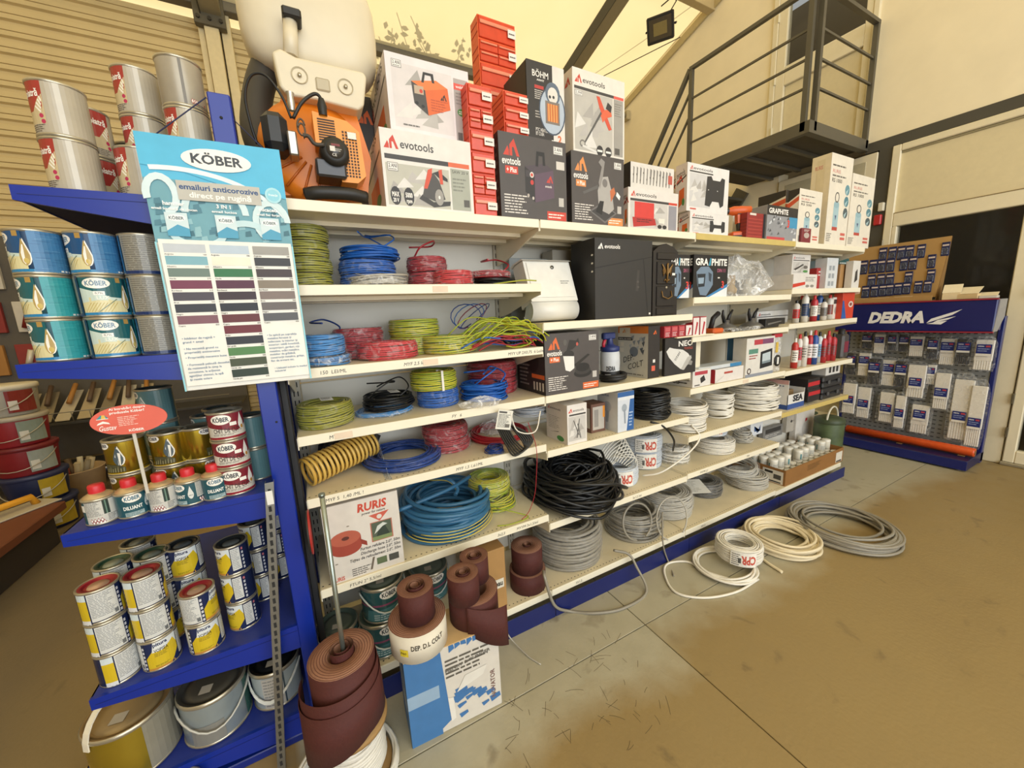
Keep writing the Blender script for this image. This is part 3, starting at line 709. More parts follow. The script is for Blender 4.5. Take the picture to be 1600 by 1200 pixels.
for k in range(2): put_tin(stone, us, -.40, .19, z1 + k * .1275, 1.3, ['lower', 'upper'][k] + ' grey tin in the shaded stack behind the outermost pair', GS)
put_tin(stone, us, -.268, .075, z1, -.3, 'single grey tin in front of the three-high stack beside the hanging colour chart', GS)
for k in range(3): put_tin(stone, us, -.272, .20, z1 + k * .1275, -.25, ['bottom', 'middle', 'top'][k] + ' grey tin of the three-high middle stack on the top blue shelf', GS)
for k in range(2): put_tin(stone, us, -.150, .10, z1 + k * .1275, -.3, ['bottom', 'middle'][k] + ' grey tin of the stack behind the blue post end', GS)
put_tin(stone_b, ub, -.150, .10, z1 + 2 * .1275, .4, 'topmost grey tin turned back to front, beside the blue post', GS)
dk = tin('dark_tin', '', 'tin', .045, .11, '#2c3029', lambda q: q.r(-1.2, .1, 1.2, .6, '#3a4038'), '#4d5548'); ud = []
for k in range(2): put_tin(dk, ud, -.335, .31, z1 + k * .1105, .2, ['lower', 'upper'][k] + ' small black tin in the gap between the grey stacks', 'small black tins on the top blue shelf')

# --- wood-stain tins, blue and teal
def d_wood(body, sky, wood):
    def f(q):
        q.r(-.95, .1, .95, .95, body); q.p([(-.95, .5), (-.5, .46), (.2, .42), (.95, .40), (.95, .1), (-.95, .1)], '#d9cf9f')
        q.p([(-.95, .7), (-.4, .62), (.3, .47), (.95, .44), (.95, .38), (-.2, .4), (-.95, .34)], '#c7d6cd')
        for i in range(9): q.p([(-.85 + i * .13, .12), (-.83 + i * .13, .12), (-.5 + i * .13, .34), (-.53 + i * .13, .34)], '#b39a4c')
        q.p([(-.3, .12), (-.24, .12), (.55, .42), (.5, .43)], '#7d8a74')
        oval(q, -.18, .8, .56, .125, ink='#6d8aa0'); q.r(.62, .82, .84, .97, '#a9874a'); q.r(-.35, .52, .1, .61, '#f0eee6'); q.t(-.12, .545, .045, '0,75L', '#555', .01, 'c'); q.t(.0, .42, .075, 'LUX', '#efeee0', .02, 'c', w=.5)
        drop(q, .92, .42, .19, .36, '#b49a5e', '#f3efe6'); q.e(.95, .29, .1, .06, '#cdb56a'); q.r(-.95, .03, 1.2, .11, '#2b7fb0')
        q.r(1.15, .03, 2.75, .97, wood[0])
        rd = random.Random(5)
        for i in range(34):
            a = rd.uniform(1.15, 2.5); v = rd.uniform(.05, .95); q.r(a, v, min(2.75, a + rd.uniform(.2, .7)), v + .006, wood[1 + i % 2])
        for i in range(3): q.r(2.05 + i * .18, .06, 2.17 + i * .18, .1, '#d8dcd8')
        q.r(-3.4, .05, -1.1, .95, '#8d8a80'); q.ln(-3.3, .1, -1.2, .92, 16, '#6d6a62'); q.r(-3.45, .02, -.95, .1, '#1f3260'); q.r(-1.1, .02, -.95, .97, '#1d2f50')
    return f
teal = tin('wood_stain_tin', '', 'tin', .0485, .1095, '#1b4a55', d_wood('#1f5d63', '#2aa', ('#2b949c', '#1f7c86', '#4fb0b4')))
blu = tin('wood_stain_tin', '', 'tin', .0485, .1095, '#1c3c5e', d_wood('#1f4f7d', '#2aa', ('#3d77a8', '#2a5a8c', '#6ba0c8')))
ut, ubl = [], []; z2 = 1.4385; GW = 'wood-stain tins on the second blue shelf'
nm3 = ['bottom', 'middle', 'top']
for c, (x, rzs, lab) in enumerate(((-.507, (-.95, -.95, -1.0), 'outermost'), (-.402, (.25, .28, -.9), 'second'), (-.298, (2.6, 2.62, 2.6), 'third, greyish'), (-.193, (2.3, 2.5, 2.2), 'fourth, mostly hidden'))):
    for k in range(3):
        mst, u_ = ((teal, ut) if k < 2 else (blu, ubl)) if c < 2 else (blu, ubl)
        put_tin(mst, u_, x, .066, z2 + k * .11, rzs[k], '%s wood-stain tin of the %s stack on the second blue shelf' % (nm3[k], lab), GW)
for c in range(4):
    for k in range(3): put_tin(teal, ut, -.500 + c * .105, .175, z2 + k * .11, 1.2, '%s tin of the second-row column behind the %s wood-stain stack' % (nm3[k], ['outermost', 'second', 'third', 'fourth'][c]), 'second-row wood-stain tins')

# --- thinner tins with red caps
def d_thin(back):
    def f(q):
        q.r(-2.6, .03, 2.6, .97, '#c6c4bd' if back else '#2a5560')
        if back:
            q.r(-.5, .08, .1, .9, '#c9c7c0'); q.ln(-.95, .35, .1, .92, 12, '#77797a'); q.r(.12, .38, .5, .92, '#2f3f3c'); q.r(.26, .38, .34, .92, '#6b8a7c'); q.r(-1.5, .06, -.98, .95, '#24505b'); q.r(-1.4, .55, -1.0, .8, '#e8e6df'); q.ln(.3, .1, .9, .36, 5, '#55585a')
        else:
            oval(q, -.1, .78, .62, .16, ink='#3f6f86'); q.t(-.15, .35, .13, 'DILUANT', '#f2f2ec', .03, 'c', w=1.2); drop(q, .85, .5, .2, .32, '#d5d8d4'); q.t(.85, .42, .05, 'nitro', '#4a5a5e', .02, 'c', w=.28); q.r(-.7, .1, .5, .24, '#9fb4b6'); q.ln(-.65, .12, .45, .23, 2, '#50686e')
            q.r(1.25, .3, 2.3, .93, '#bfc0ba'); q.ln(1.3, .34, 2.25, .92, 12, '#77797a')
        for i in range(4):
            for j in range(2):
                u = (-.75 if back else 1.35) + i * .2 + j * .1; v = .2 - j * .09
                q.p([(u, v), (u + .1, v + .09), (u + .2, v), (u + .1, v - .09)], '#8e2f35'); q.p([(u + .03, v), (u + .1, v + .06), (u + .17, v), (u + .1, v - .06)], '#eceae4')
    return f
def thinner(back):
    R, H = .0345, .077
    t = tin('thinner_tin', '', 'tin', R, H, '#24505b', d_thin(back))
    sm = M('#c5ab83', .35, .5); m = MB(); m.lathe([(R - .001, H - .003), (R - .004, H + .004), (.018, H + .011), (.014, H + .012), (0, H + .012)], sm, 24); m.build('shoulder', t)
    m = MB(); cm = M('#c92a32', .4); m.lathe([(.0165, H + .008), (.0175, H + .012), (.0175, H + .030), (.0155, H + .034), (0, H + .034)], cm, 20, smooth=True)
    m.build('cap', t)
    return t
tb, tf = thinner(True), thinner(False); u1_, u2_ = [], []; z3 = .9755; GT = 'red-capped thinner tins on the third blue shelf'
for i, (px, bk, rz, lab) in enumerate(((158, 1, .35, 'outermost red-capped thinner tin showing its grey data panel and hazard diamonds'), (207, 0, .45, 'second red-capped thinner tin, oval logo and white drop in front'),
        (254, 1, .2, 'middle red-capped thinner tin with white sticker and grey data panel'), (298, 0, -.65, 'fourth red-capped thinner tin, white drop toward the outer end'), (337, 0, .3, 'innermost red-capped thinner tin, beside the dark red tins'))):
    x = sx(px, .05, z3 + .04); put_tin(tb if bk else tf, u1_ if bk else u2_, x, .05, z3, rz, lab, GT)
# --- dark red putty tins
def d_putty(q):
    q.r(-1.3, .05, 1.3, .95, '#7c2733'); q.p([(-1.3, .5), (-.5, .42), (.5, .3), (1.3, .5), (1.3, .12), (-1.3, .12)], '#cfc9bd'); oval(q, -.35, .74, .58, .17, ink='#26303c'); q.r(.1, .5, .5, .62, '#eeeae2'); q.t(-.0, .28, .15, 'CHIT DE CUTIT', '#3a2b2b', .02, 'c', w=1.7); drop(q, .8, .55, .2, .36, '#e4e1da'); q.e(.84, .4, .1, .07, '#b3803a'); q.r(-1.3, .04, 1.3, .14, '#8e2230'); q.ln(-.9, .18, .6, .26, 2, '#6b6660')
put = tin('putty_tin', '', 'tin', .047, .091, '#6f222d', d_putty, '#8d8a80', '#6d6a62'); up_ = []
xp = sx(367, .07, z3 + .1)
for k in range(3): put_tin(put, up_, xp - .004, .068, z3 + k * .0915, .25, '%s dark red putty tin in the stack by the blue post' % nm3[k], 'dark red putty tins')
# --- gold tins behind
def d_gold(q):
    oval(q, -.75, .86, .4, .1, ink='#2c3550'); drop(q, .0, .5, .25, .34, '#4d5a60', '#e9e6da'); q.p([(-.9, .1), (.25, .1), (.25, .22), (-.1, .3), (-.9, .34)], '#4b4a34')
    for i in range(8): q.p([(-.85 + i * .14, .1), (-.8 + i * .14, .1), (-.78 + i * .14, .2 + .04 * (i % 3)), (-.83 + i * .14, .2)], '#8f8a66')
    q.r(-1.5, .02, 1.7, .07, '#cfae2c'); q.ln(1.2, .1, 1.6, .16, 1, '#3b3620')
gold = tin('gold_tin', '', 'tin', .047, .108, '#a98f2e', d_gold, '#6b6455', '#514c42'); ug = []
GOLDM = M('#b39a34', .22, .85, .05, 10.)
for ch in gold.children:
    if ch.name.startswith('body'): ch.data.materials[0] = GOLDM
for (px, yy, n, rz, lab) in ((205, .15, 2, -.1, 'outermost'), (272, .155, 2, .15, 'second'), (318, .165, 2, 1.4, 'third')):
    x = sx(px, yy, z3 + .1)
    for k in range(n): put_tin(gold, ug, x, yy, z3 + k * .1085, rz, '%s gold lacquer tin of the %s pair behind the thinner tins' % (nm3[k], lab), 'gold lacquer tins')
def d_teal2(q): q.r(-1.5, .05, 1.5, .95, '#5c8186'); drop(q, -.2, .5, .3, .3, '#93a5a6', '#dfe4e2'); q.r(-.9, .05, -.75, .95, '#7a3b50'); oval(q, -.6, .83, .3, .1)
tl2 = tin('teal_paint_tin', '', 'tin', .047, .115, '#456a70', d_teal2, '#55676a', '#3d4c4f'); ut2 = []
for (px, yy, n, lab) in ((258, .27, 3, 'three-high column of pale teal tins in the third row'), (330, .28, 2, 'pale teal tins behind the gold pairs'), (395, .17, 2, 'pale teal tins behind the dark red tins'), (345, .40, 2, 'pale teal tins deep on the third blue shelf')):
    x = sx(px, yy, z3 + .15)
    for k in range(n): put_tin(tl2, ut2, x, yy, z3 + k * .1155, -.4, '%s tin of the %s' % (nm3[k], lab), 'pale teal tins')

# --- yellow and navy enamel tins
def d_pit(q):
    q.r(-.8, .05, .9, .97, '#d0b428'); q.p([(-.8, .97), (-.8, .45), (.1, .97)], '#202b52'); q.p([(-.3, .97), (.55, .97), (.75, .82), (.1, .62), (-.45, .62)], '#d8dcdc'); q.t(.02, .8, .1, 'pitura', '#26305a', .035, 'c', w=.72); q.t(.02, .6, .105, 'VOPSEA', '#2c2a20', .015, 'c', w=.72); q.ln(-.35, .46, .4, .58, 3, '#7d6f24'); q.ln(-.4, .14, .4, .2, 2, '#6f6120'); q.r(-.8, .05, .6, .12, '#c08a3c')
    q.p([(.55, .97), (.9, .97), (.9, .6)], '#cfd8da'); q.p([(.4, .05), (.9, .4), (.9, .05)], '#1f2a50')
    q.r(.95, .16, 1.5, .9, '#d4d5d2'); q.ln(.98, .2, 1.47, .88, 12, '#8b8f93'); q.r(1.55, .05, 3.5, .97, '#1e2748')
    for i in range(6): q.r(1.6, .12 + i * .13, 1.72, .2 + i * .13, '#c8cad2' if i != 5 else '#c0707a')
    q.r(-2.3, .1, -1.0, .93, '#d2d3d0'); q.ln(-2.25, .2, -1.05, .9, 15, '#8b8f93'); q.r(-1.25, .14, -1.06, .26, '#6a6d70'); q.r(-.98, .05, -.8, .97, '#1e2748')
    for i in range(6): q.r(-.96, .1 + i * .13, -.84, .18 + i * .13, '#c8cad2')
    q.r(-2.95, .16, -2.36, .75, '#d0b428'); q.r(-2.95, .75, -2.36, .95, '#cdd9dc'); q.r(-2.95, .03, -2.36, .16, '#d9dadb'); q.r(-2.36, .05, -2.3, .97, '#1e2748')
PT = {}
for nm, li, l2 in (('red', '#9e2a34', '#c9a48c'), ('green', '#2f4a3a', '#8e968a'), ('dark', '#2b3032', '#6b7274')):
    PT[nm] = (tin('enamel_tin', '', 'tin', .0462, .1055, '#1f2a50', d_pit, li, l2), [])
z4 = .4655; GP = 'yellow and navy enamel tins on the fourth blue shelf'
def enamel(px, yy, n, cols, rzs, lab):
    x = sx(px, yy, z4 + .05)
    for k in range(n):
        c = cols[k] if isinstance(cols, (list, tuple)) else cols
        mst, u_ = PT[c]; put_tin(mst, u_, x, yy, z4 + k * .106, rzs[k], '%s %s-lidded enamel tin of the %s' % (nm3[k] if n > 1 else 'single', c, lab), GP)
enamel(185, .068, 3, ('dark', 'dark', 'red'), (2.55, 2.05, 2.08), 'outermost stack on the fourth blue shelf')
enamel(250, .068, 3, ('dark', 'dark', 'red'), (.35, 2.05, 2.1), 'second stack on the fourth blue shelf')
enamel(321, .068, 2, ('dark', 'red'), (.2, 1.25), 'short stack with the word turned outward')
enamel(381, .12, 3, ('dark', 'dark', 'dark'), (-.75, -1.1, -.9), 'inner stack by the slotted strut')
enamel(205, .19, 3, ('green', 'green', 'green'), (1.9, 2, 2), 'outermost second-row stack'); enamel(262, .185, 3, ('green', 'green', 'green'), (1.4, 2, 2), 'middle second-row stack'); enamel(308, .20, 3, ('dark', 'dark', 'dark'), (.1, .1, .1), 'second-row stack showing the yellow front')
enamel(240, .31, 3, ('dark', 'dark', 'dark'), (2, 2, 2), 'third-row stack'); enamel(412, .25, 3, ('dark', 'dark', 'dark'), (-1, -1.2, -1), 'stack behind the slotted strut'); enamel(440, .36, 3, ('dark', 'dark', 'dark'), (-1, -1.2, -1), 'rearmost stack by the blue post')
for k_, (mst, u_) in PT.items():
    if not u_: bpy.data.objects.remove(mst)

# --- big pails on the lowest blue shelf
def pail(name, label, x, y, z, R, H, body, lid, lid_in, handle='#d8d2c4', tilt=.6, ha=0., metal=0., draw=None, hup=False, group=None, Rt=None, flat=.004):
    t = thing(name, label, 'paint pail', (x, y, z), 0, group); Rt = Rt or R
    bm = M(body, .3, metal, .06, 14.); m = MB(); m.lathe([(0, .001), (R * .97, .001), (R, .006), ((R + Rt) / 2, H * .5), (Rt, H - .012)], bm, 36); m.build('body', t)
    m = MB(); m.lathe([(R, .003), (R + .003, .006), (R + .003, .011), (R, .013)], METAL, 36); m.build('base_rim', t); m = MB(); m.lathe([(Rt, H - .016), (Rt + .004, H - .012), (Rt + .004, H - .003), (Rt, H)], METAL if metal else M(lid, .4), 36); m.build('top_rim', t)
    lm, li = M(lid, .35, .3), M(lid_in, .38, .3, .08, 12.); m = MB(); m.lathe([(Rt, H), (Rt - .008, H), (Rt - .012, H - .008), (Rt - .022, H - .009), (Rt - .025, H - .003), (Rt * .5, H - .002), (0, H - .002)], lm, 36, mats=[lm, lm, lm, li, li, li]); ld = m.build('lid', t)
    m = MB(); m.poly([(-Rt * .3, -Rt * .5, H), (Rt * .05, -Rt * .55, H), (Rt * .1, -Rt * .2, H), (-Rt * .25, -Rt * .15, H)], M('#b9b0a0')); m.build('lid_sticker', ld)
    # handle: a half ring hinged at two ears, swung by tilt from upright
    pts = []; c, s_ = math.cos(tilt), math.sin(tilt)
    for a in np.linspace(0, PI, 15):
        lx, lh = (Rt + .008) * math.cos(a), (Rt + .006) * math.sin(a) * (1 if not hup else .95)
        ly, lz = (-lh * s_, lh * c) if tilt < 1 else (-(Rt + .014) * math.sin(a), -.075 * math.sin(a) ** 2); pts.append((lx * math.cos(ha) - ly * math.sin(ha), lx * math.sin(ha) + ly * math.cos(ha), H - .03 + lz))
    m = MB()
    if flat > .005:
        P = [Vector(p) for p in pts]; u_ = Vector((math.sin(ha), -math.cos(ha), 0)); nv = (u_ * c + Vector((0, 0, 1)) * s_).normalized() if False else None
        w = Vector((-math.sin(ha), math.cos(ha), 0)) * c + Vector((0, 0, 1)) * s_
        vv = [tuple(p + w * flat) for p in P] + [tuple(p - w * flat) for p in P]; k = len(P)
        m.add(vv, [(i, i + 1, k + i + 1, k + i) for i in range(k - 1)], M(handle, .4)); hd = m.build('handle', t); md = hd.modifiers.new('thickness', 'SOLIDIFY'); md.thickness = .003
    else: m.tube(pts, flat, M(handle, .4, .2), 6); m.build('handle', t)
    if draw:
        q = CanPrint(max(R, Rt) + .0006, H); draw(q)
        if q.mb.n: q.build('label_print', t)
    return t
z5 = .121
G5 = None
pail('paint_pail', 'big gold paint pail with white strap handle on the lowest blue shelf', -.588, .118, z5, .106, .19, '#b19a35', '#8f7650', '#9b8560', '#e6e0cf', -.1, .9, .7, lambda q: q.r(.55, .05, 2.2, .93, '#8a8678'), flat=.011)
pail('paint_pail', 'grey paint pail with wire handle in the middle of the lowest blue shelf', -.372, .115, z5, .095, .17, '#8f999c', '#4d4c48', '#57534a', '#b9b8b0', 1.35, .15, .3, lambda q: (q.r(1.2, .05, 2.2, .9, '#2f5a50'), q.r(-.6, .05, .4, .5, '#81807a')), flat=.0035)
pail('paint_pail', 'pale pail with black lid and white handle close to the slotted strut', -.188, .13, z5, .078, .155, '#a8b3b6', '#15181c', '#1b1e22', '#d9dcd8', 1.2, -.2, .1, lambda q: (q.r(-.5, .08, .35, .88, '#b9b7b2'), q.ln(-.45, .12, .3, .85, 9, '#8b8c8c'), q.r(.36, .06, .42, .9, '#40505a')), flat=.006)
for i, (x, y) in enumerate(((-.42, .36), (-.22, .35))): pail('paint_pail', ['dark pail deep on the lowest blue shelf behind the gold one', 'dark pail behind the grey pail on the lowest blue shelf'][i], x, y, z5, .07, .16, '#2e3a40', '#20262a', '#30363a', flat=.0035, tilt=1.3)
pail('paint_pail', 'gold-lidded pail standing on the floor in front of the blue rack', *on_z(128, 1222, .10)[:2], 0, .052, .10, '#a9a08a', '#b59a58', '#c2a668', flat=.003, tilt=1.4, metal=.4)
pail('paint_pail', 'silver-lidded pail standing on the floor in front of the blue rack', *on_z(280, 1228, .10)[:2], 0, .052, .10, '#8f9296', '#8d8b86', '#a19c92', flat=.003, tilt=1.4, metal=.4)

# --- colour chart hung on the post, and the oval card
SGY = -.03
c0, c1, c2_ = on_y(208, 205, SGY), on_y(435, 226, SGY), on_y(290, 611, SGY)
SW, SH = .318, c0.z - c2_.z
sg = thing('colour_chart', 'hanging pale blue colour chart board with rows of paint swatches', 'sign', ((c0.x + c1.x) / 2, SGY, c2_.z))
m = MB(); m.bbox((-SW / 2, -.003, 0), (SW / 2, .003, SH), M('#e9e7df', .4), .0008); m.build('board', sg)
q = Print(SW, SH, lambda u, v, k: (-SW / 2 + u, -.0036 - k * .00003, v))
q.r(0, .60, 1, 1, '#55b7dc'); q.r(0, .60, 1, .84, '#6ea3b0')
rd = random.Random(4)
for i in range(60):     # wrought-iron picture: dark speckle and pale scrolls
    u, v = rd.random() * .94, .605 + rd.random() * .2; q.p([(u, v), (u + .05, v + .004), (u + .045, v + .025), (u + .005, v + .02)], ['#3f6f7d', '#4e8090', '#8fbcc4'][i % 3])
def arc(cu, cv, ru, rv, a0, a1, th, col, n=14):
    for i in range(n):
        a, b = a0 + (a1 - a0) * i / n, a0 + (a1 - a0) * (i + 1) / n
        q.p([(cu + (ru - th) * math.cos(a), cv + (rv - th * .5) * math.sin(a)), (cu + ru * math.cos(a), cv + rv * math.sin(a)), (cu + ru * math.cos(b), cv + rv * math.sin(b)), (cu + (ru - th) * math.cos(b), cv + (rv - th * .5) * math.sin(b))], col)
q.p([(0, .885), (.25, .875), (.55, .83), (1, .80), (1, 1), (0, 1)], '#55b7dc')
arc(.2, .62, .85, .27, 1.75, .4, .035, '#dfeef0', 18); arc(.45, .72, .24, .12, 0, PI, .05, '#cfe3e6'); arc(.1, .78, .12, .08, -1.5, 3.4, .05, '#d6e7ea'); arc(.86, .70, .15, .09, 0, 4.2, .05, '#cfe3e6'); arc(.3, .64, .2, .06, 3.3, 6.2, .05, '#c2dde2'); arc(.65, .63, .2, .07, 0, 3.2, .05, '#c2dde2')
q.e(.52, .925, .245, .042, '#f3f1e8', 28); q.t(.52, .909, .034, 'KÖBER', '#3d4248', .03, 'c', w=.36); q.e(.90, .81, .065, .032, '#a9dbe6', 16); q.e(.90, .81, .05, .024, '#8fcfe0', 16); q.t(.9, .808, .008, 'Protecţie', '#eef6f6', .02, 'c', w=.07)
q.r(.21, .765, .80, .838, '#bdbab0'); q.t(.505, .806, .02, 'emailuri anticorozive', '#35507e', .03, 'c', w=.56); q.t(.505, .777, .02, 'direct pe rugină', '#f4f2ea', .025, 'c', w=.44)
for u, a, b in ((.17, 'hammer', 'email lovitură de ciocan'), (.51, '3 IN 1', 'email lucios'), (.84, 'micaceu', 'email fier forjat')):
    q.t(u, .742, .014, a, '#f6f8f8', .03, 'c'); q.t(u, .724, .009, b, '#f6f8f8', .025, 'c', w=.3 if u < .2 else .18)
    q.r(u - .075, .625, u + .075, .715, '#cfe0e4'); q.p([(u - .075, .625), (u + .075, .625), (u + .075, .655), (u, .67), (u - .075, .645)], '#4f9fc0'); q.e(u, .695, .062, .013, '#eff3f2'); q.t(u, .689, .011, 'KÖBER', '#5b6a72', .03, 'c', w=.1)
q.r(.02, .02, .985, .612, '#eceae2')
c1_ = ['#c0c6cc', '#7fb0bd', '#6d8078', '#74364e', '#4b4650', '#33363e', '#7d5560']; c2c = ['#b9c8d6', '#ece6d2', '#2f7045', '#55283f', '#38282f', '#262932', '#612a30', '#6b2530', '#2a2c34', '#4f7f4a', '#424b35', '#27372c']; c3 = ['#9d9a94', '#37373b', '#423638', '#84796a', '#7d6f6a', '#66605f', '#55565a']
nm_ = ['Argintiu', 'Albastru', 'Verde', 'Bordeaux', 'Brun', 'Negru', 'Cupru', 'Roşu', 'Gri grafit', 'Verde', 'Verde oliv', 'Verde pin']
for u0, cs in ((.045, c1_), (.36, c2c), (.675, c3)):
    for i, c in enumerate(cs):
        v = .562 - i * .0475; q.r(u0, v, u0 + .285, v + .034, c); q.t(u0, v - .0095, .006, nm_[i], '#44423e', .01); q.t(u0 + .285, v - .0095, .006, str(180 + 45 * i), '#44423e', .01, 'r')
for v0, tx in ((.215, ['• Inhibitor de rugină +', '  grund + email']), (.172, ['• Nu necesită grund cu', '  proprietăţi anticorozive']), (.135, ['• Proprietăţi mecanice bune']), (.105, ['• Formează peliculă deosebit', '  de rezistentă în timp la', '  coroziune, la acţiunea', '  agenţilor chimici, la apă', '  şi razele solare'])):
    for i, l_ in enumerate(tx): q.t(.05, v0 - i * .0155, .0085, l_, '#3f6f9c', .005)
for i, l_ in enumerate(['• Se aplică pe suprafeţe', '  metalice feroase şi', '  neferoase, la interior şi', '  exterior: tablă învechită,', '  acoperişuri, garduri, uşi', '  metalice, scări metalice,', '  mobilier de grădină,', '  construcţii metalice, grilaje,', '  fier de armare etc.']): q.t(.68, .21 - i * .0145, .0085, l_, '#3f6f9c', .005)
q.t(.70, .06, .008, '• Utilizabil inclusiv în mediul', '#3f6f9c', .005); q.t(.70, .047, .008, '  industrial', '#3f6f9c', .005); q.r(0, 0, .012, .6, '#8fd0de'); q.r(.988, 0, 1, .6, '#8fd0de')
q.build('chart_print', sg)
m = MB(); 
for ux in (.07, .93):
    mm = MB(); mm.lathe([(.004, -.0046), (.008, -.0046), (.008, -.0036), (.004, -.0036)], METAL, 14, (-SW / 2 + ux * SW, 0, SH * .972), axis='y'); mm.build('eyelet', sg)
pa, pb = Vector((-SW / 2 + .07 * SW, 0, SH * .972)), Vector((-SW / 2 + .93 * SW, 0, SH * .972)); base = Vector(sg.location)
k1, k2 = on_y(322, 152, -.008) - base, on_y(366, 188, -.008) - base
m.tube([tuple(pa), tuple(pa.lerp(k1, .5)), tuple(k1)], .0016, M('#2a2f52', .7), 6); m.build('cord', sg); m = MB(); m.tube([tuple(pb), tuple(pb.lerp(k2, .5)), tuple(k2)], .0016, M('#2a2f52', .7), 6); m.build('cord', sg)

oc = on_y(203, 655, -.012); OW, OH = .159, .082
ov = thing('shelf_card', 'coral oval advice card with a mustache emblem propped over the gold tins', 'card', (oc.x, -.012, oc.z - OH / 2))
m = MB(); m.extr([(OW / 2 * math.cos(a), .0015, OH / 2 + OH / 2 * math.sin(a)) for a in np.linspace(0, 2 * PI, 40)[:-1]], (0, -.003, 0), M('#dd6654', .45)); m.build('card', ov)
q = Print(OW, OH, lambda u, v, k: (-OW / 2 + u, -.0021 - k * .00003, v))
q.t(.5, .86, .075, 'Ai întrebări despre', '#f7efe8', .02, 'c', w=.47); q.t(.49, .74, .08, 'produsele Köber?', '#f7efe8', .025, 'c', w=.45)
q.p([(.09, .62), (.15, .74), (.2, .74), (.24, .62)], '#3c8f9e'); q.p([(.15, .62), (.165, .74), (.2, .74), (.21, .62)], '#e2b955'); q.p([(.09, .62), (.24, .62), (.24, .6), (.09, .6)], '#f5ebdc'); q.p([(.1, .48), (.165, .54), (.23, .48), (.25, .42), (.165, .46), (.08, .42)], '#f7efe8'); q.t(.1, .22, .16, 'Gustav', '#f7efe8', .01, sh=.3, w=.22)
q.ln(.35, .3, .64, .64, 6, '#f3c6b8'); q.t(.56, .09, .075, 'KÖBER', '#f7efe8', .03, 'c', w=.2)
q.build('card_print', ov)
m = MB(); m.bbox((-.004, .002, -.18), (.004, .005, .02), M('#c9c4b8'), .001); m.build('stem', ov)
# slotted strut leaning on the rack
a, b = on_y(421, 752, -.045), on_z(440, 1215, 0.0)
st = thing('slotted_strut', 'galvanised slotted steel strut standing upright against the blue post', 'strut', (b.x, -.075, 0))
L_ = a.z; dx = a.x - b.x
m = MB(); W_ = .012
pr_ = [(-W_, -.012), (W_, -.012), (W_, .012), (W_ - .0015, .012), (W_ - .0015, -.0105), (-W_ + .0015, -.0105), (-W_ + .0015, .012), (-W_, .012)]
m.extr([(x, y, 0.0) for x, y in pr_], (dx, .03, L_), M('#8d8e8a', .3, .8, .08, 30.)); m.build('channel', st)
m = MB()
for i in range(int(L_ / .028)):
    t = (i + .5) * .028 / L_; x_, y_ = dx * t, .03 * t - .0125; m.poly([(x_ - .004, y_, L_ * t - .009), (x_ + .004, y_, L_ * t - .009), (x_ + .004, y_ + .0005, L_ * t + .009), (x_ - .004, y_ + .0005, L_ * t + .009)], SLOT)
m.build('slot_pattern', st)
m = MB(); t = .955; m.box((dx * t - .009, .03 * t - .0135, L_ * t - .025), (dx * t + .009, .03 * t - .0128, L_ * t + .02), M('#e3e2dc')); m.build('price_sticker', st)

# ================================================================ WIRE AND CABLE COILS
def loops_path(specs, seg, rd, jit=.0, cen=(0, 0)):
    """one continuous wire through rings: specs = [(radius, z, dx, dy, tiltx, tilty)]"""
    out = []; ph = rd.random() * 6
    for i, s in enumerate(specs):
        t = specs[min(i + 1, len(specs) - 1)]
        for k in range(seg):
            f = k / seg; g = max(0, (f - .75) * 4); a = 2 * PI * f
            r, z, dx, dy, tx, ty = (s[j] + (t[j] - s[j]) * g for j in range(6))
            x, y = r * math.cos(a), r * math.sin(a)
            zz = z + x * tx + y * ty + jit * math.sin(3 * a + ph + i * 2.1) * .6
            rr = 1 + jit * 8 * math.sin(2 * a + i * 1.7 + ph) * .25
            out.append((x * rr + dx, y * rr + dy, zz))
    return out
def wire_mesh(style, R, Rin, h, w, mat, mat2=None, seed=1, seg=30, n=5, loops=None):
    rd = random.Random(seed); m = MB()
    if style == 'neat':
        cols = max(1, int((R - Rin) / (2 * w))); rows = max(1, int(h / (2 * w * .93))); sp = []
        st = h / rows
        for k in range(rows): sp.append((R * (1 - .07 * (2 * (k + .5) / rows - 1) ** 4) - w - rd.random() * w * .9, st * (k + .5), 0, 0, rd.gauss(0, .006), rd.gauss(0, .006)))
        for c in range(1, cols): sp.append((R - w - c * (R - Rin) / cols, h - st / 2 - rd.random() * w * .4, 0, 0, 0, 0))
        for k in range(min(rows, 4)): sp.append((Rin + w, h - st * (k + 1.5), 0, 0, 0, 0)) if h - st * (k + 1.5) > w else None
        m.tube(loops_path(sp, seg, rd, w * .5), w, mat, n, m2=mat2)
    elif style == 'loose':
        N = loops or 22; sp = []
        for i in range(N):
            f = i / max(1, N - 1); z = w + (h - 2 * w) * min(1, max(0, f + rd.gauss(0, .07)))
            r = Rin + (R - Rin) * (1 - abs(rd.gauss(0, .33)) % 1); sp.append((r - w, z, rd.gauss(0, .04) * R, rd.gauss(0, .04) * R, rd.gauss(0, .035), rd.gauss(0, .035)))
        sp = [(r, max(z, w + r * (abs(a) + abs(b)) * .7), dx, dy, a, b) for r, z, dx, dy, a, b in sp]
        m.tube(loops_path(sp, seg, rd, w * .5), w, mat, n, m2=mat2)
    elif style == 'wild':
        N = loops or 26; sp = []
        for i in range(N):
            f = i / max(1, N - 1); r = R * rd.uniform(.55, 1.0); tx, ty = rd.gauss(0, .16), rd.gauss(0, .16)
            z = w + h * f * rd.uniform(.4, 1); z = max(z, w + r * math.hypot(tx, ty)); sp.append((r - w, min(z, h * 1.05), rd.gauss(0, .1) * R, rd.gauss(0, .1) * R, tx, ty))
        m.tube(loops_path(sp, seg, rd, w * 1.2), w, mat, n, m2=mat2)
    V = m.v[0]; np.maximum(V[:, 2], .0006, out=V[:, 2])
    return m
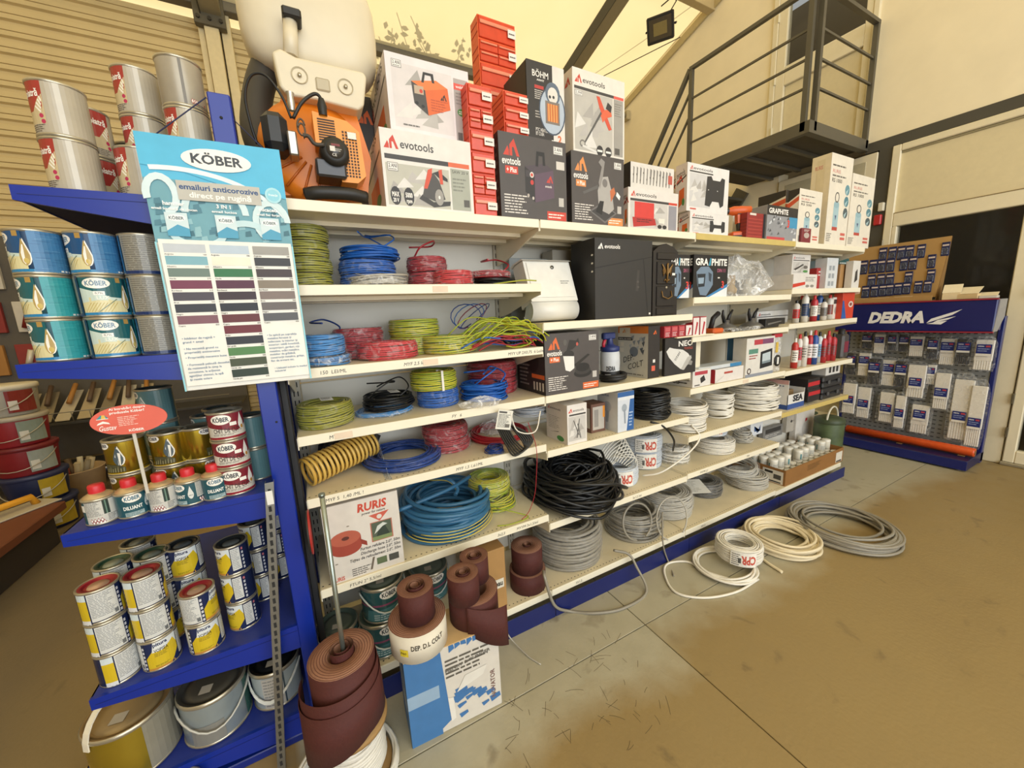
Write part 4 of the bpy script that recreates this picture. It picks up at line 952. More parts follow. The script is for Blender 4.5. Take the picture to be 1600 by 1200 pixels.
def round_fit(xl, xr, z, yf=None, yc=None):
    """plan circle that fills columns xl..xr at height z: nearest point in plane yf, or centre in plane yc"""
    y = yc if yc is not None else yf + .1
    al, ar = (math.atan2(sx(p, y, z) - CAM[0], y - CAM[1]) for p in (xl, xr)); b, dl = (al + ar) / 2, (ar - al) / 2
    d = (yc - CAM[1]) / math.cos(b) if yc is not None else (yf - CAM[1]) / (math.cos(b) - math.sin(dl))
    return CAM[0] + d * math.sin(b), CAM[1] + d * math.cos(b), d * math.sin(dl)
WC = {'yg': ('#8f9a24', '#b9b32e'), 'olive': ('#7d8024', '#a09a33'), 'blue': ('#1f5fb4', None), 'dblue': ('#1d3f86', None), 'lblue': ('#3b86c6', None), 'red': ('#a3222c', None), 'bred': ('#c8323a', None), 'black': ('#17181a', None),
      'white': ('#e3ded2', None), 'bwhite': ('#ccd3dc', None), 'cream': ('#ded0b0', None), 'grey': ('#8f897c', None), 'dgrey': ('#5d5a54', None), 'lgrey': ('#b5b0a4', None), 'green': ('#8ea627', '#cdbf2e')}
def wrap_mesh(R, Rin, h, e=.003, dens=.22, seed=0, n=26):
    rd = random.Random(seed); m = MB(); R2 = R + e; ri = max(.004, Rin - e)
    prof = [(R2 * .9, .001), (R2, h * .1), (R2 * 1.005, h * .5), (R2, h * .92), (R2 * .9, h + e), ((R2 + ri) / 2, h + e * 1.3), (ri, h + e), (ri * .95, h * .7)]
    m.lathe(prof, film(dens=dens * .42), n)
    V = m.v[0]; V += (rng.random(V.shape) - .5) * np.array([.004, .004, .003]); V[:, 2] = np.maximum(V[:, 2], .0008)
    return m
GC = {}; PLACED = []
def coil(label, zb, yf, xl, xr, h, col='blue', style='neat', w=.0036, n=1, wrap=.2, hole=.5, seed=1, group=None, ends=0, rz=None, loops=None, name='wire_coil', cat='wire coil', labels=None, tag=None, seg=30, strap=None, yc=None, dy=0, sides=5, tilt=None):
    """n coils stacked at height zb, nearest point in plane yf, seen between columns xl and xr"""
    xc, y, R = round_fit(xl, xr, zb + h * n / 2, yf, yc); R *= .955
    for (ox, oy, oR, oz0, oz1) in PLACED:
        if oz0 < zb + h * n - .004 and zb < oz1 - .004:
            d_ = math.hypot(ox - xc, oy - y)
            if d_ < R + oR + .006: R = max(.93 * R, d_ - oR - .006)
    PLACED.append((xc, y, R, zb, zb + h * n))
    if y + R > .45 and yc is None and zb > .1: y = .45 - R
    c, c2 = WC[col] if col in WC else (col, None)
    outs = []; mat, mat2 = M(c, .38, 0, .06, 30.), (M(c2, .4) if c2 else None)
    key = (style, round(R, 3), h, w, col, seed, hole, loops)
    for k in range(n):
        lab = labels[k] if labels else (label if n == 1 else ('%s coil of the %s' % ({1: ['single'], 2: ['lower', 'upper'], 3: ['bottom', 'middle', 'top'], 4: ['bottom', 'second', 'third', 'top']}[n][k], label)))
        t = thing(name, lab, cat, (xc + (rd0.gauss(0, .003) if n > 1 else 0), y, zb + k * h), rz if rz is not None else rd0.uniform(0, 6), group, rot=tilt)
        if key not in GC: GC[key] = wire_mesh(style, R, R * hole, h * .97, w, mat, mat2, seed, seg, sides, loops).mesh('wire')
        o = bpy.data.objects.new('wire', GC[key]); COL.objects.link(o); o.parent = t
        if wrap: wrap_mesh(R, R * hole, h * .97, dens=wrap, seed=seed + k).build('film_wrap', t)
        if ends and k == n - 1:
            m = MB(); rd = random.Random(seed + 9); a = rd.uniform(3.6, 5.8)
            for e in range(ends):
                a0 = a + e * 1.5; P = [(R * .8 * math.cos(a0), R * .8 * math.sin(a0), h * .95), (R * .9 * math.cos(a0 + .5), R * .9 * math.sin(a0 + .5), h + .03), (R * .7 * math.cos(a0 + 1.3), R * .5 * math.sin(a0 + 1.3), h + .06), (R * .2, R * .3 * (1 - e), h + .05), (R * .8 * math.cos(a0 - 1), R * .8 * math.sin(a0 - 1), h + .045)]
                m.tube(smooth(P, 6), w, mat, 5, m2=mat2)
            m.build('loose_end', t)
        if tag:
            m = MB(); m.box((-.022, -.016, 0), (.022, .016, .0008), M('#dfdcd2')); tg = m.build('paper_tag', t); tg.location = (tag[0] * R, tag[1] * R, h + .006); tg.rotation_euler = (.2, .1, -(t.rotation_euler[2]) + tag[2])
            q = Print(.044, .032, lambda u, v, kk: (-.022 + u, -.016 + v, .0012 + kk * .00003)); q.ln(.06, .1, .9, .9, 6, '#4a4a4a', seed); q.build('tag_print', tg)
        if strap:
            for a in (strap if isinstance(strap, tuple) else (-1.4,)):
                m = MB(); ca, sa = math.cos(a), math.sin(a); tx, ty = -sa * .005, ca * .005; P = [(R * hole, h * .3), (R * hole, h + .004), (R + .005, h + .004), (R + .006, 0.001)]
                for (r0, z0), (r1, z1) in zip(P[:-1], P[1:]): m.add([(r0 * ca - tx, r0 * sa - ty, z0), (r0 * ca + tx, r0 * sa + ty, z0), (r1 * ca + tx, r1 * sa + ty, z1), (r1 * ca - tx, r1 * sa - ty, z1)], [(0, 1, 2, 3)], M('#e2ddd0', .35))
                s_ = m.build('strap', t); s_.rotation_euler = (0, 0, -t.rotation_euler[2])
        outs.append((t, R, xc, y, zb + k * h))
    return outs
rd0 = random.Random(11)
def smooth(P, k=6):
    """Catmull-Rom through points"""
    P = [np.array(p, float) for p in P]; Q = [2 * P[0] - P[1]] + P + [2 * P[-1] - P[-2]]; out = []
    for i in range(1, len(Q) - 2):
        for j in range(k):
            t = j / k; out.append(.5 * ((2 * Q[i]) + (-Q[i - 1] + Q[i + 1]) * t + (2 * Q[i - 1] - 5 * Q[i] + 4 * Q[i + 1] - Q[i + 2]) * t * t + (-Q[i - 1] + 3 * Q[i] - 3 * Q[i + 1] + Q[i + 2]) * t ** 3))
    return out + [P[-1]]
def loose_wire(label, pts, w, col, name='loose_wire', cat='wire', par=None):
    m = MB(); c, c2 = WC.get(col, (col, None)); m.tube(smooth(pts, 7), w, M(c, .4), 6, m2=M(c2, .4) if c2 else None); o = m.build(name, par)
    if par is None: o['label'] = label; o['category'] = cat
    return o
def pline(px, y): return [tuple(on_y(a, b, y)) for a, b in px]

GW1 = 'house-wire coils on the cream shelves'
L2, L3, L4, L5, L6, LB = 1.6292, 1.3562, 1.1272, .8992, .5422, .1252
# second shelf from the top
coil('olive striped stack half behind the colour chart', L2, .12, 437, 521, .054, 'olive', n=4, group=GW1, wrap=.16, hole=.55, w=.0038)
a = coil('royal blue stack beside the clear-bagged coil', L2, .12, 528, 624, .052, 'blue', n=2, group=GW1, wrap=.2)
coil('loose royal blue coil on top of the wrapped blue pair', L2 + .105, .11, 525, 628, .05, 'blue', 'loose', n=1, group=GW1, wrap=0, ends=2, loops=20, w=.003, seed=3)
coil('flat grey cable coil in a clear bag with a paper tag', L2, .045, 537, 640, .042, 'lgrey', 'loose', group=GW1, wrap=.55, tag=(.1, -.55, .1), loops=12, seed=5)
coil('dark red pair behind the bright red coil', L2, .15, 634, 702, .064, 'red', n=2, group=GW1, wrap=.26, ends=1, seed=4)
coil('bright red film-wrapped coil at the shelf edge', L2, .05, 671, 744, .062, 'bred', group=GW1, wrap=.26, seed=6)
coil('black wire coil under the flat red one', L2, .10, 735, 806, .038, 'black', 'loose', group=GW1, wrap=0, loops=14, seed=2)
coil('flat dark red coil in clear film on the black wire', L2 + .039, .11, 724, 800, .03, 'red', group=GW1, wrap=.4, seed=7, ends=1)
loose_wire('yellow striped wire ends poking out beside the white mailbox', [(.80, .10, L2 + .006), (.86, .07, L2 + .012), (.93, .06, L2 + .018), (.985, .05, L2 + .015)], .003, 'yg')
# third shelf
coil('navy coil pair behind the pale blue coil', L3, .20, 452, 541, .052, 'dblue', n=2, group=GW1, wrap=.25, ends=1)
coil('blue coil in a crumpled clear bag at the shelf edge', L3, .045, 462, 553, .034, 'lblue', 'loose', group=GW1, wrap=.7, loops=10)
coil('pale blue film-wrapped coil on the bagged one', L3 + .035, .05, 459, 545, .075, 'lblue', group=GW1, wrap=.22, seed=8, ends=0)
coil('red coil pair in wrinkled film in the middle row', L3, .19, 514, 606, .062, 'red', n=2, group=GW1, wrap=.3, seed=9)
coil('bright red coil in a clear bag at the shelf edge', L3, .045, 549, 660, .068, 'bred', group=GW1, wrap=.28, seed=10)
coil('lime striped pair behind the front lime coil', L3, .17, 602, 693, .075, 'green', n=2, group=GW1, wrap=.2, w=.004)
coil('lime striped coil in loose film at the shelf edge', L3, .045, 653, 752, .075, 'green', group=GW1, wrap=.3, seed=12, w=.004)
# bundle of assorted offcuts
bt = thing('wire_bundle', 'untidy bundle of lime, blue and black wire offcuts at the shelf end', 'wire bundle', (.83, .16, L3))
rd = random.Random(21)
for i in range(46):
    col = ['green'] * 26 + ['blue'] * 7 + ['black'] * 7 + ['red'] * 6
    c, c2 = WC[col[i]]; low = col[i] != 'green'; y0 = rd.uniform(-.12, .1); z0 = rd.uniform(.01, .055) if low else rd.uniform(.05, .12)
    xa, xb = -.20 + rd.uniform(-.02, .1), .17 + rd.uniform(-.06, .03)
    P = [(xa, y0 + rd.uniform(-.03, .03), z0 * .6), (xa + .1, y0, z0 + rd.uniform(0, .03)), (.02, y0 + rd.uniform(-.03, .03), z0 + rd.uniform(.0, .04)), (xb - .05, y0 + rd.uniform(-.03, .02), z0 + rd.uniform(-.01, .02)), (xb, y0 + rd.uniform(-.03, .03), max(.006, z0 - rd.uniform(.02, .06)))]
    m = MB(); m.tube(smooth(P, 5), .003, M(c, .4), 5, m2=M(c2, .4) if c2 else None); m.build('wire', bt)
for k in range(5):
    m = MB(); P = [(.06 + .1 * math.cos(a) + .01 * k, -.09 + .02 * k, .06 + .055 * math.sin(a)) for a in np.linspace(-2.2, 1.9, 12)]; m.tube(P, .003, M('#8ea627', .4), 5, m2=M('#cdbf2e')); m.build('wire', bt)
for k in range(4):
    m = MB(); P = [(-.1 + .075 * math.cos(a) + .015 * k, .1, .15 + .055 * math.sin(a + k * .4)) for a in np.linspace(-1.5, 4.4, 16)]; m.tube(P, .0025, M(['#1d3f86', '#2b5fa0', '#7a2030', '#243a6a'][k], .4), 5); m.build('wire', bt)
# fourth shelf
coil('olive striped coil with a paper tag beside the rack', L4, .07, 459, 556, .088, 'olive', group=GW1, wrap=.18, tag=(.05, .1, .2), seed=13, w=.004, hole=.62)
coil('blue wire in a clear bag under the black coil', L4, .10, 548, 650, .014, 'lblue', 'loose', group=GW1, wrap=.5, loops=8)
coil('black coil with a paper tag and springy loose end', L4 + .015, .11, 563, 650, .062, 'black', 'loose', group=GW1, wrap=0, tag=(-.1, .2, .3), ends=2, seed=14, loops=24, w=.003)
coil('blue coil under the strapped lime one', L4, .12, 649, 719, .075, 'blue', group=GW1, wrap=.2, seed=15)
coil('lime striped coil with a white strap on the blue coil', L4 + .0755, .11, 638, 716, .082, 'green', group=GW1, wrap=.12, strap=(-1.5,), seed=16, w=.004)
coil('dark red coil behind the loose blue one', L4, .215, 725, 806, .078, 'red', n=2, group=GW1, wrap=.18, seed=17)
coil('loose bright blue coil with ends curling up', L4, .05, 709, 804, .082, 'blue', 'loose', group=GW1, wrap=0, ends=2, loops=30, seed=18, w=.0038)
def crumple(name, label, pts, th, dens=.45, cat='bag', seed=2, n=10):
    """crumpled clear bag: a bumpy closed blob stretched between floor points"""
    rd = random.Random(seed); (x0, y0, z0), (x1, y1, z1) = pts
    t = thing(name, label, cat, ((x0 + x1) / 2, (y0 + y1) / 2, z0)); m = MB(); prof = [(0.01, 0), (.7, 0.01), (1, .25), (.95, .55), (.65, .88), (.2, 1.0), (.01, .97)]
    m.lathe(prof, film(dens=dens, scale=18.), 20); V = m.v[0]; V *= np.array([(x1 - x0) / 2, (y1 - y0) / 2, z1 - z0])
    k = 1 + (rng.random(len(V)) - .5) * .5; V[:, :2] *= k[:, None]; V[:, 2] *= 1 + (rng.random(len(V)) - .5) * .35; np.maximum(V[:, 2], 0, out=V[:, 2])
    m.s = [False] * len(m.s); m.build('film', t); return t
crumple('crumpled_bag', 'crumpled empty clear bag hanging over the shelf edge by the blue coil', ((.60, .0, L4), (.78, .09, L4 + .04)), .01)
# fifth shelf
t = thing('spiral_hose', 'yellow spiral air hose coil lying slanted beside the rack', 'hose', (.135, .21, L5 + .077), rot=(0, math.radians(-6), math.radians(28)))
m = MB(); P = [(-.15 + .30 * i / 340, .052 * math.cos(i * .3), .052 * math.sin(i * .3)) for i in range(341)]; m.tube(P, .0062, M('#d8b25a', .35), 6, m2=M('#c79a3c'), mod=3); m.build('hose', t)
m = MB(); m.tube([(.15, .052, 0), (.17, .04, .01), (.16, 0, .03), (.10, -.02, .045)], .006, M('#d8b25a', .35), 6); m.build('hose_end', t)
crumple('black_pouch', 'flat black plastic pouch with a pale sticker behind the spiral hose', ((.06, .33, L5), (.30, .44, L5 + .13)), .01, cat='pouch')
for o in bpy.data.objects:
    if o.name.startswith('black_pouch'):
        for ch in o.children: ch.data.materials[0] = M('#1f2023', .35, 0, .1, 20., .4)
t = thing('shelf_divider', 'clear plastic shelf divider standing on edge beside the spiral hose', 'divider', (.285, .2, L5)); m = MB(); m.extr([(0, -.155, 0), (.0, .2, 0), (.0, .2, .12), (.0, .08, .12), (0, -.12, .02)], (.002, 0, 0), film('#cfd6dc', .5, .1)); m.build('plate', t); m = MB(); m.box((-.012, -.155, 0), (.012, .2, .002), film('#cfd6dc', .5, .1)); m.build('foot_plate', t)
coil('flat blue cable coil in film lying in the middle of the shelf', L5, .06, 565, 691, .05, 'dblue', 'loose', group=GW1, wrap=.08, w=.0042, hole=.62, loops=30, seed=19)
coil('red film-wrapped pair behind the flat blue coil', L5, .15, 655, 737, .062, 'red', n=2, group=GW1, wrap=.3, seed=20)
coil('flat dark red coil by the bay joint', L5, .13, 732, 826, .034, 'red', 'loose', group=GW1, wrap=0, w=.004, loops=18, hole=.6, seed=21)
loose_wire('thin red wire trailing over the fifth shelf and down to the hose shelf', [tuple(on_y(825, 660, .02)), tuple(on_y(838, 700, .012)), tuple(on_y(838, 745, .01)), tuple(on_y(835, 775, .012)), tuple(on_y(826, 800, .02)), tuple(on_y(815, 812, .03))], .0016, 'red')
t = coil('navy thin wire tangle on the fifth shelf edge', L5, .04, 757, 790, .03, 'dblue', 'wild', group=GW1, wrap=0, w=.0016, loops=12)
# black cable hank with a white tag hanging at the joint
t = thing('cable_hank', 'black cable hank with a printed white tag hanging at the bay joint', 'cable', (.86, .02, L5))
hc = Vector((.86, .02, L5)); rd = random.Random(8)
for k in range(6):
    a, b = on_y(775 + k * 3, 664, .01 + k * .004) - hc, on_y(832 - k * 3, 690, .012 + k * .004) - hc; c_ = on_y(805 + k * 3, 712 - k * 2, .01 + k * .003) - hc
    m = MB(); m.tube(smooth([tuple(a), tuple(a.lerp(c_, .55) + Vector((-.004, 0, -.01))), tuple(c_), tuple(b), tuple(b + Vector((-.03, .01, .05))), tuple(a.lerp(b, .4) + Vector((0, .02, .03)))], 5), .0045, M('#26241f', .5), 6); m.build('cable', t)
g0 = on_y(788, 656, -.002) - hc; m = MB(); m.bbox((-.036, -.001, -.042), (.036, .001, .042), M('#dedbd0'), .0004); tg = m.build('paper_tag', t); tg.location = g0; tg.rotation_euler = (0, .25, 0)
q = Print(.072, .084, lambda u, v, k: (-.036 + u, -.0016 - k * .00003, -.042 + v)); q.r(.08, .84, .6, .93, '#4c4a46'); q.ln(.08, .1, .92, .8, 11, '#55524c'); q.r(.6, .12, .9, .3, '#6a665e'); q.build('tag_print', tg)
m = MB(); m.tube(smooth([tuple(g0 + Vector((.03, 0, .03))), tuple(g0 + Vector((.06, .0, -.06))), tuple(g0 + Vector((.15, 0, -.08))), tuple(g0 + Vector((.2, .03, .0)))], 5), .003, M('#e2ddd2'), 6); m.build('tie', t)
coil('white wire coil on silver film bag at the back of the bay joint', L5 + .07, .24, 800, 860, .05, 'bwhite', 'loose', group=GW1, wrap=.2, loops=16, ends=1)
crumple('silver_bag', 'crumpled silver bag under the white wire coil at the bay joint', ((.80, .27, L5), (.98, .43, L5 + .065)), .01, .7)
# hose shelf
hz = coil('thick blue hose coil with yellow stripes beside the white hose carton', L6, .042, 626, 768, .165, '#34678a', 'loose', wrap=0, w=.0095, hole=.52, loops=36, seed=31, seg=40, sides=8, name='hose_coil', cat='hose coil')
m = MB(); R_ = hz[0][1]; S = M('#d8c45a', .4)
for k in range(4):
    r, z = R_ * (1.0 - .02 * k), .025 + .012 * k; m.tube([((r + .003) * math.cos(a), (r + .003) * math.sin(a), z) for a in np.linspace(3.3 + k * .25, 6.1 - k * .15, 18)], .0022, S, 5)
m.build('stripe_line', hz[0][0]); hz[0][0].rotation_euler = (0, 0, 0)
m = MB(); m.tube(smooth([(-R_ * .2, R_ * .6, .18), (R_ * .1, R_ * .1, .2), (R_ * .25, -R_ * .05, .16), (R_ * .15, -R_ * .2, .145)], 6), .0095, M('#34678a', .4), 8, m2=M('#d8c45a'), mod=8); m.build('hose_end', hz[0][0])
m = MB(); m.tube(smooth([(R_ * .7, R_ * .3, .17), (R_ * .1, -R_ * .1, .175), (-R_ * .6, -R_ * .25, .165), (-R_ * 1.1, -R_ * .25, .15)], 6), .0095, M('#34678a', .4), 8); m.build('hose_loop', hz[0][0])
coil('loose lime striped tangle under the film-wrapped lime coil', L6, .14, 733, 812, .085, 'green', 'wild', group=GW1, wrap=.15, w=.0038, loops=18, seed=41)
coil('lime striped coil in film on top of the tangle beside the blue hose', L6 + .087, .16, 727, 801, .075, 'green', group=GW1, wrap=.3, seed=42, w=.0038)
loose_wire('lime wire end drooping over the hose shelf', [(.78, .16, L6 + .04), (.86, .1, L6 + .02), (.9, .06, L6 + .004), (.8, .05, L6 + .004), (.74, .07, L6 + .004)], .0024, 'green')

# ------------- second bay
M4, M5, MBZ, N5, N6 = .8632, .4902, .1252, .7352, .5002
GC2 = 'electric cable coils on the lower shelves'
coil('tall black cable coil beside the blue and white spray-gun box', M4, .06, 984, 1049, .165, 'black', 'loose', group=GC2, wrap=0, w=.0065, loops=34, hole=.7, seed=50)
bp = coil('big tangled pile of thick black cable on the lower shelf', M5, .05, 804, 948, .235, 'black', 'wild', wrap=0, w=.0078, loops=64, seed=51, seg=34, sides=6, name='cable_pile', cat='cable')
t, R_, xc, yc_, zc = bp[0]
for k in range(4):
    c_ = Vector(on_y(915 + k * 8, 745 + 5 * k, .12)) - Vector((xc, yc_, zc)); m = MB(); rr = .09 + .012 * k; m.tube([(c_.x - .06 + rr * math.cos(a), c_.y + .03 * math.sin(a), max(.009, c_.z + rr * .85 * math.sin(a + .3 * k))) for a in np.linspace(-1.6, 2.4, 16)], .0082, M('#17181a', .38, 0, .06, 30.), 6); o = m.build('loose_loop', t)
t.rotation_euler = (0, 0, 0)
def cpr(label, zb, yf, xl, xr, h, col='bwhite', flip=False, ta=None, wrap=.22, w=.0042, seed=1, lines=True, txt='CPR', yc=None):
    r = coil(label, zb, yf, xl, xr, h, col, 'neat', wrap=0, w=w, group=GC2, seed=seed, rz=0, name='cable_roll', cat='cable roll', hole=.55, yc=yc)[0]
    t, R = r[0], r[1]; ta = math.atan2(CAM[1] - r[3], CAM[0] - r[2]) + .2; q = CanPrint(R + .001, h, ta); q.r(-.5, .1, .55, .93, '#ece8df')
    if flip: q.t(.52, .72, .46, txt, '#c2432f', .04, rot=PI, w=.6)
    else: q.t(-.05, .28, .46, txt, '#c2432f', .04, w=.58)
    q.ln(-.45, .15, -.1, .85, 6, '#5a5a58'); q.r(-.2, .3, -.08, .6, '#4a4a48'); q.build('label_print', t)
    wrap_mesh(R, R * .55, h * .97, dens=wrap, e=.004).build('film_wrap', t)
    return r
cpr('white cable roll with red letters standing in front of the stacked rolls', M5, .10, 934, 1000, .105, flip=True, seed=60)
cpr('lower white cable roll of the stacked pair behind the front roll', M5, .23, 966, 1030, .115, flip=True, seed=61)
cpr('upper pale blue cable roll of the stacked pair, under the shelf', M5 + .117, .24, 960, 1027, .105, flip=True, seed=62)
t = thing('wire_hank', 'bunch of white wire loops rising beside the black cable pile', 'wire', (1.37, .2, M5)); rd = random.Random(5)
for k in range(9):
    a, b = on_y(925 + 4 * k, 742 - k * 2, .18) - Vector(t.location), on_y(968 + 3 * k, 676 + 5 * k, .2) - Vector(t.location); m = MB(); m.tube(smooth([tuple(a), tuple(a.lerp(b, .5) + Vector((-.02, 0, .03))), tuple(b), tuple(b + Vector((.02, 0, -.05))), tuple(a.lerp(b, .5) + Vector((.03, -.02, -.04)))], 5), .0036, M('#ddd9ce', .4), 5); m.build('wire', t)
coil('film-bagged white cable with dark print by the bay joint', M5, .13, 1028, 1080, .12, 'white', 'loose', group=GC2, wrap=.6, loops=18, w=.004, seed=64)
# third bay
coil('loose white cable coil hanging over the shelf joint', N5, .03, 1036, 1108, .175, 'white', 'loose', group=GC2, wrap=0, w=.0058, loops=30, hole=.75, seed=70)
coil('white cable coil with a knotted end, middle of the shelf', N5, .12, 1094, 1150, .175, 'white', 'loose', group=GC2, wrap=0, w=.0055, loops=30, hole=.75, seed=71)
coil('wide white cable coil with an end sticking up', N5, .045, 1134, 1222, .19, 'white', 'loose', group=GC2, wrap=0, w=.0065, loops=36, hole=.72, seed=72, ends=1)
cpr('pale blue cable roll with red letters on the cream roll', N6 + .095, .16, 1080, 1140, .09, seed=73)
coil('cream cable roll in film under the pale blue roll', N6, .07, 1078, 1152, .094, 'white', 'neat', group=GC2, wrap=.25, w=.0045, seed=74, name='cable_roll', cat='cable roll')
coil('grey white flex hank bound in the middle, beside the cream roll', N6, .12, 1140, 1180, .10, 'lgrey', 'wild', group=GC2, wrap=.2, w=.004, loops=20, seed=75)
loose_wire('white cable end swooping from the loose coil to the lower shelf', [(2.06, .06, N5 + .06), (2.1, .03, N5 - .02), (1.98, .025, N5 - .1), (1.8, .05, N6 + .06), (1.72, .12, N6 + .03)], .0055, 'white', cat='cable')
loose_wire('black cable end drooping from the tall black coil', [(1.72, .07, M4 + .01), (1.78, .03, M4 - .02), (1.88, .04, M4 - .12), (1.95, .1, M4 - .22)], .006, 'black', cat='cable')
# plinth shelves
coil('big ribbed grey cable coil in torn film on the plinth', MBZ, .05, 829, 942, .225, 'grey', 'neat', group=GC2, wrap=.16, w=.0095, hole=.55, seed=80, seg=36, sides=6)
coil('grey cable coil in film with springy loops on the plinth', MBZ, .05, 941, 1038, .15, 'grey', 'loose', group=GC2, wrap=.25, w=.007, hole=.6, loops=26, seed=81)
coil('pale grey cable coil at the back of the plinth', MBZ, .20, 981, 1066, .16, 'lgrey', 'neat', group=GC2, wrap=.3, w=.0065, seed=82)
coil('dark grey cable coil under a sheet of paper on the plinth', MBZ, .18, 1064, 1131, .105, 'dgrey', 'neat', group=GC2, wrap=.2, w=.0065, seed=83)
coil('pale grey cable coil in film on the plinth beside the carton of jars', MBZ, .06, 1130, 1205, .105, 'lgrey', 'neat', group=GC2, wrap=.2, w=.0065, seed=84)
coil('flat film-bagged coil leaning on the pale grey coil', MBZ + .112, .12, 1112, 1189, .06, 'lgrey', 'loose', group=GC2, wrap=.4, w=.006, loops=14, seed=85, tilt=(.12, -.12, 0))
p0 = on_y(1098, 752, .18); t = thing('paper_sheet', 'white printed sheet lying over the dark grey coil', 'paper', (p0.x, .26, MBZ + .112), rot=(.25, .06, -.35)); m = MB(); m.box((-.10, -.075, 0), (.10, .075, .0012), M('#d9d6cc')); m.build('sheet', t); q = Print(.2, .15, lambda u, v, k: (-.1 + u, -.075 + v, .0016 + k * .0001)); q.ln(.1, .1, .8, .9, 8, '#a9a69c'); q.build('text_print', t)
def ring_wire(label, c, r, y, w, col, a0, a1, ell=.9, tail=None):
    P = [(c.x + r * math.cos(a), y + .03 * math.sin(a), c.z + ell * r * math.sin(a)) for a in np.linspace(a0, a1, 16)]
    if tail: P += tail
    return loose_wire(label, P, w, col, cat='cable', name='loose_cable')
ring_wire('grey cable loop springing up over the film-wrapped coil', on_y(996, 815, .08), .11, .08, .0065, 'grey', -1.2, 4.4)
ring_wire('thin grey cable loop in front of the pale grey coil', on_y(1050, 810, .05), .13, .05, .0045, 'lgrey', -1.0, 4.2, .95)
loose_wire('grey cable trailing from the plinth across the floor', [(1.42, .04, MBZ + .07), (1.5, .01, .16), (1.52, -.03, .1), *[tuple(on_z(a, b, .008)) for a, b in ((1010, 925), (975, 950), (930, 958), (890, 955))], tuple(on_y(866, 945, -.02)), tuple(on_y(852, 905, -.01)), tuple(on_y(849, 892, .03))], .0075, 'grey', cat='cable')
loose_wire('thin grey cable end hanging down to the floor by the plinth', [tuple(on_y(1035, 800, .02)), tuple(on_y(1036, 850, -.012)), tuple(on_y(1045, 880, -.012)), tuple(on_z(1053, 900, .006))], .0045, 'grey', cat='cable')
loose_wire('thin frayed cable end on the floor by the printed box', [tuple(on_y(790, 985, -.012)), tuple(on_z(800, 1000, .02)), tuple(on_z(825, 1025, .006)), tuple(on_z(845, 1038, .004))], .003, 'lgrey', cat='cable')
# floor
GF = 'cable coils on the floor'
def floor_coil(label, xl, xr, yt, yb, h, col, w, loops, seed, hole=.7):
    a, b = on_z(xl, (yt + yb) / 2, h / 2), on_z(xr, (yt + yb) / 2, h / 2); c = on_z((xl + xr) / 2, (yt + yb) / 2, h / 2)
    near, far = on_z((xl + xr) / 2, yb, .004), on_z((xl + xr) / 2, yt, h)
    R = ((a - b).length / 2 + abs(far.y - near.y) / 2) / 2 * 1.1; t = thing('cable_coil', label, 'cable coil', ((near.x + far.x) / 2, (near.y + far.y) / 2, 0), 0, GF)
    m = wire_mesh('loose', R, R * hole, h, w, M(WC[col][0], .4, 0, .06, 30.), None, seed, 40, 6, loops); m.build('cable', t); return t, R
floor_coil('big grey cable coil lying flat on the concrete floor', 1218, 1412, 776, 876, .075, 'grey', .0085, 30, 90, .55)
floor_coil('cream cable coil lying flat on the floor between the others', 1150, 1290, 800, 884, .07, 'cream', .0085, 22, 91, .5)
lo_ = floor_coil('loose white cable rings under the lettered roll', 1075, 1186, 848, 920, .03, 'white', .0065, 9, 92, .75)
c0_ = on_z(1155, 870, .02); cr_ = cpr('white cable roll with red upside-down letters on the floor', .034, 0, 1113, 1199, .105, 'white', True, None, .15, .005, 93, yc=c0_.y)
loose_wire('white cable loop reaching out over the floor from the lettered roll', [tuple(on_z(a, b, .007)) for a, b in ((1185, 905), (1150, 925), (1100, 934), (1055, 925), (1038, 895), (1045, 880), (1075, 878), (1100, 892), (1140, 905))], .0065, 'white', cat='cable')
loose_wire('cream cable end on the floor beside the lettered roll', [tuple(on_z(a, b, .009)) for a, b in ((1180, 865), (1200, 880), (1222, 894))], .0085, 'cream', cat='cable')

# ================================================================ CARTONS
Z1 = 1.8925
RED, ORG, WHT, CHAR = '#c8402f', '#d9662f', '#e4dfd8', '#46413f'
def art_panel(q, u0, v0, u1, v1, base='#c9c4bd', seed=3):
    """grey crumpled-paper picture ground"""
    q.r(u0, v0, u1, v1, base); rd = random.Random(seed); W, H = u1 - u0, v1 - v0
    for i in range(9):
        c = (u0 + W * rd.random() * .7, v0 + H * rd.random() * .7)
        q.p([c, (c[0] + W * .28, c[1] + H * rd.uniform(-.02, .12)), (c[0] + W * rd.uniform(.05, .3), c[1] + H * .28)], ['#b5b0aa', '#d9d5cf', '#a7a29c'][i % 3])
def warranty(q, u, v, w=.1, h=.07, txt='2 ANI'):
    q.r(u, v, u + w, v + h, '#8f8b86'); q.r(u + w * .06, v + h * .08, u + w * .94, v + h * .92, '#e6e2dc'); q.t(u + w / 2, v + h * .42, h * .42, txt, '#4c4845', .02, 'c', w=w * .75); q.ln(u + w * .12, v + h * .12, u + w * .88, v + h * .34, 1, '#6b6763')
def wordmark(q, u, v, h, col='#403c3a', ic=RED, w=.45):
    q.evo(u, v, h, ic); a = q.H / q.W * h * 1.15; q.t(u + a * 1.12, v + h * .12, h * .62, 'evotools', col, .012, w=w)
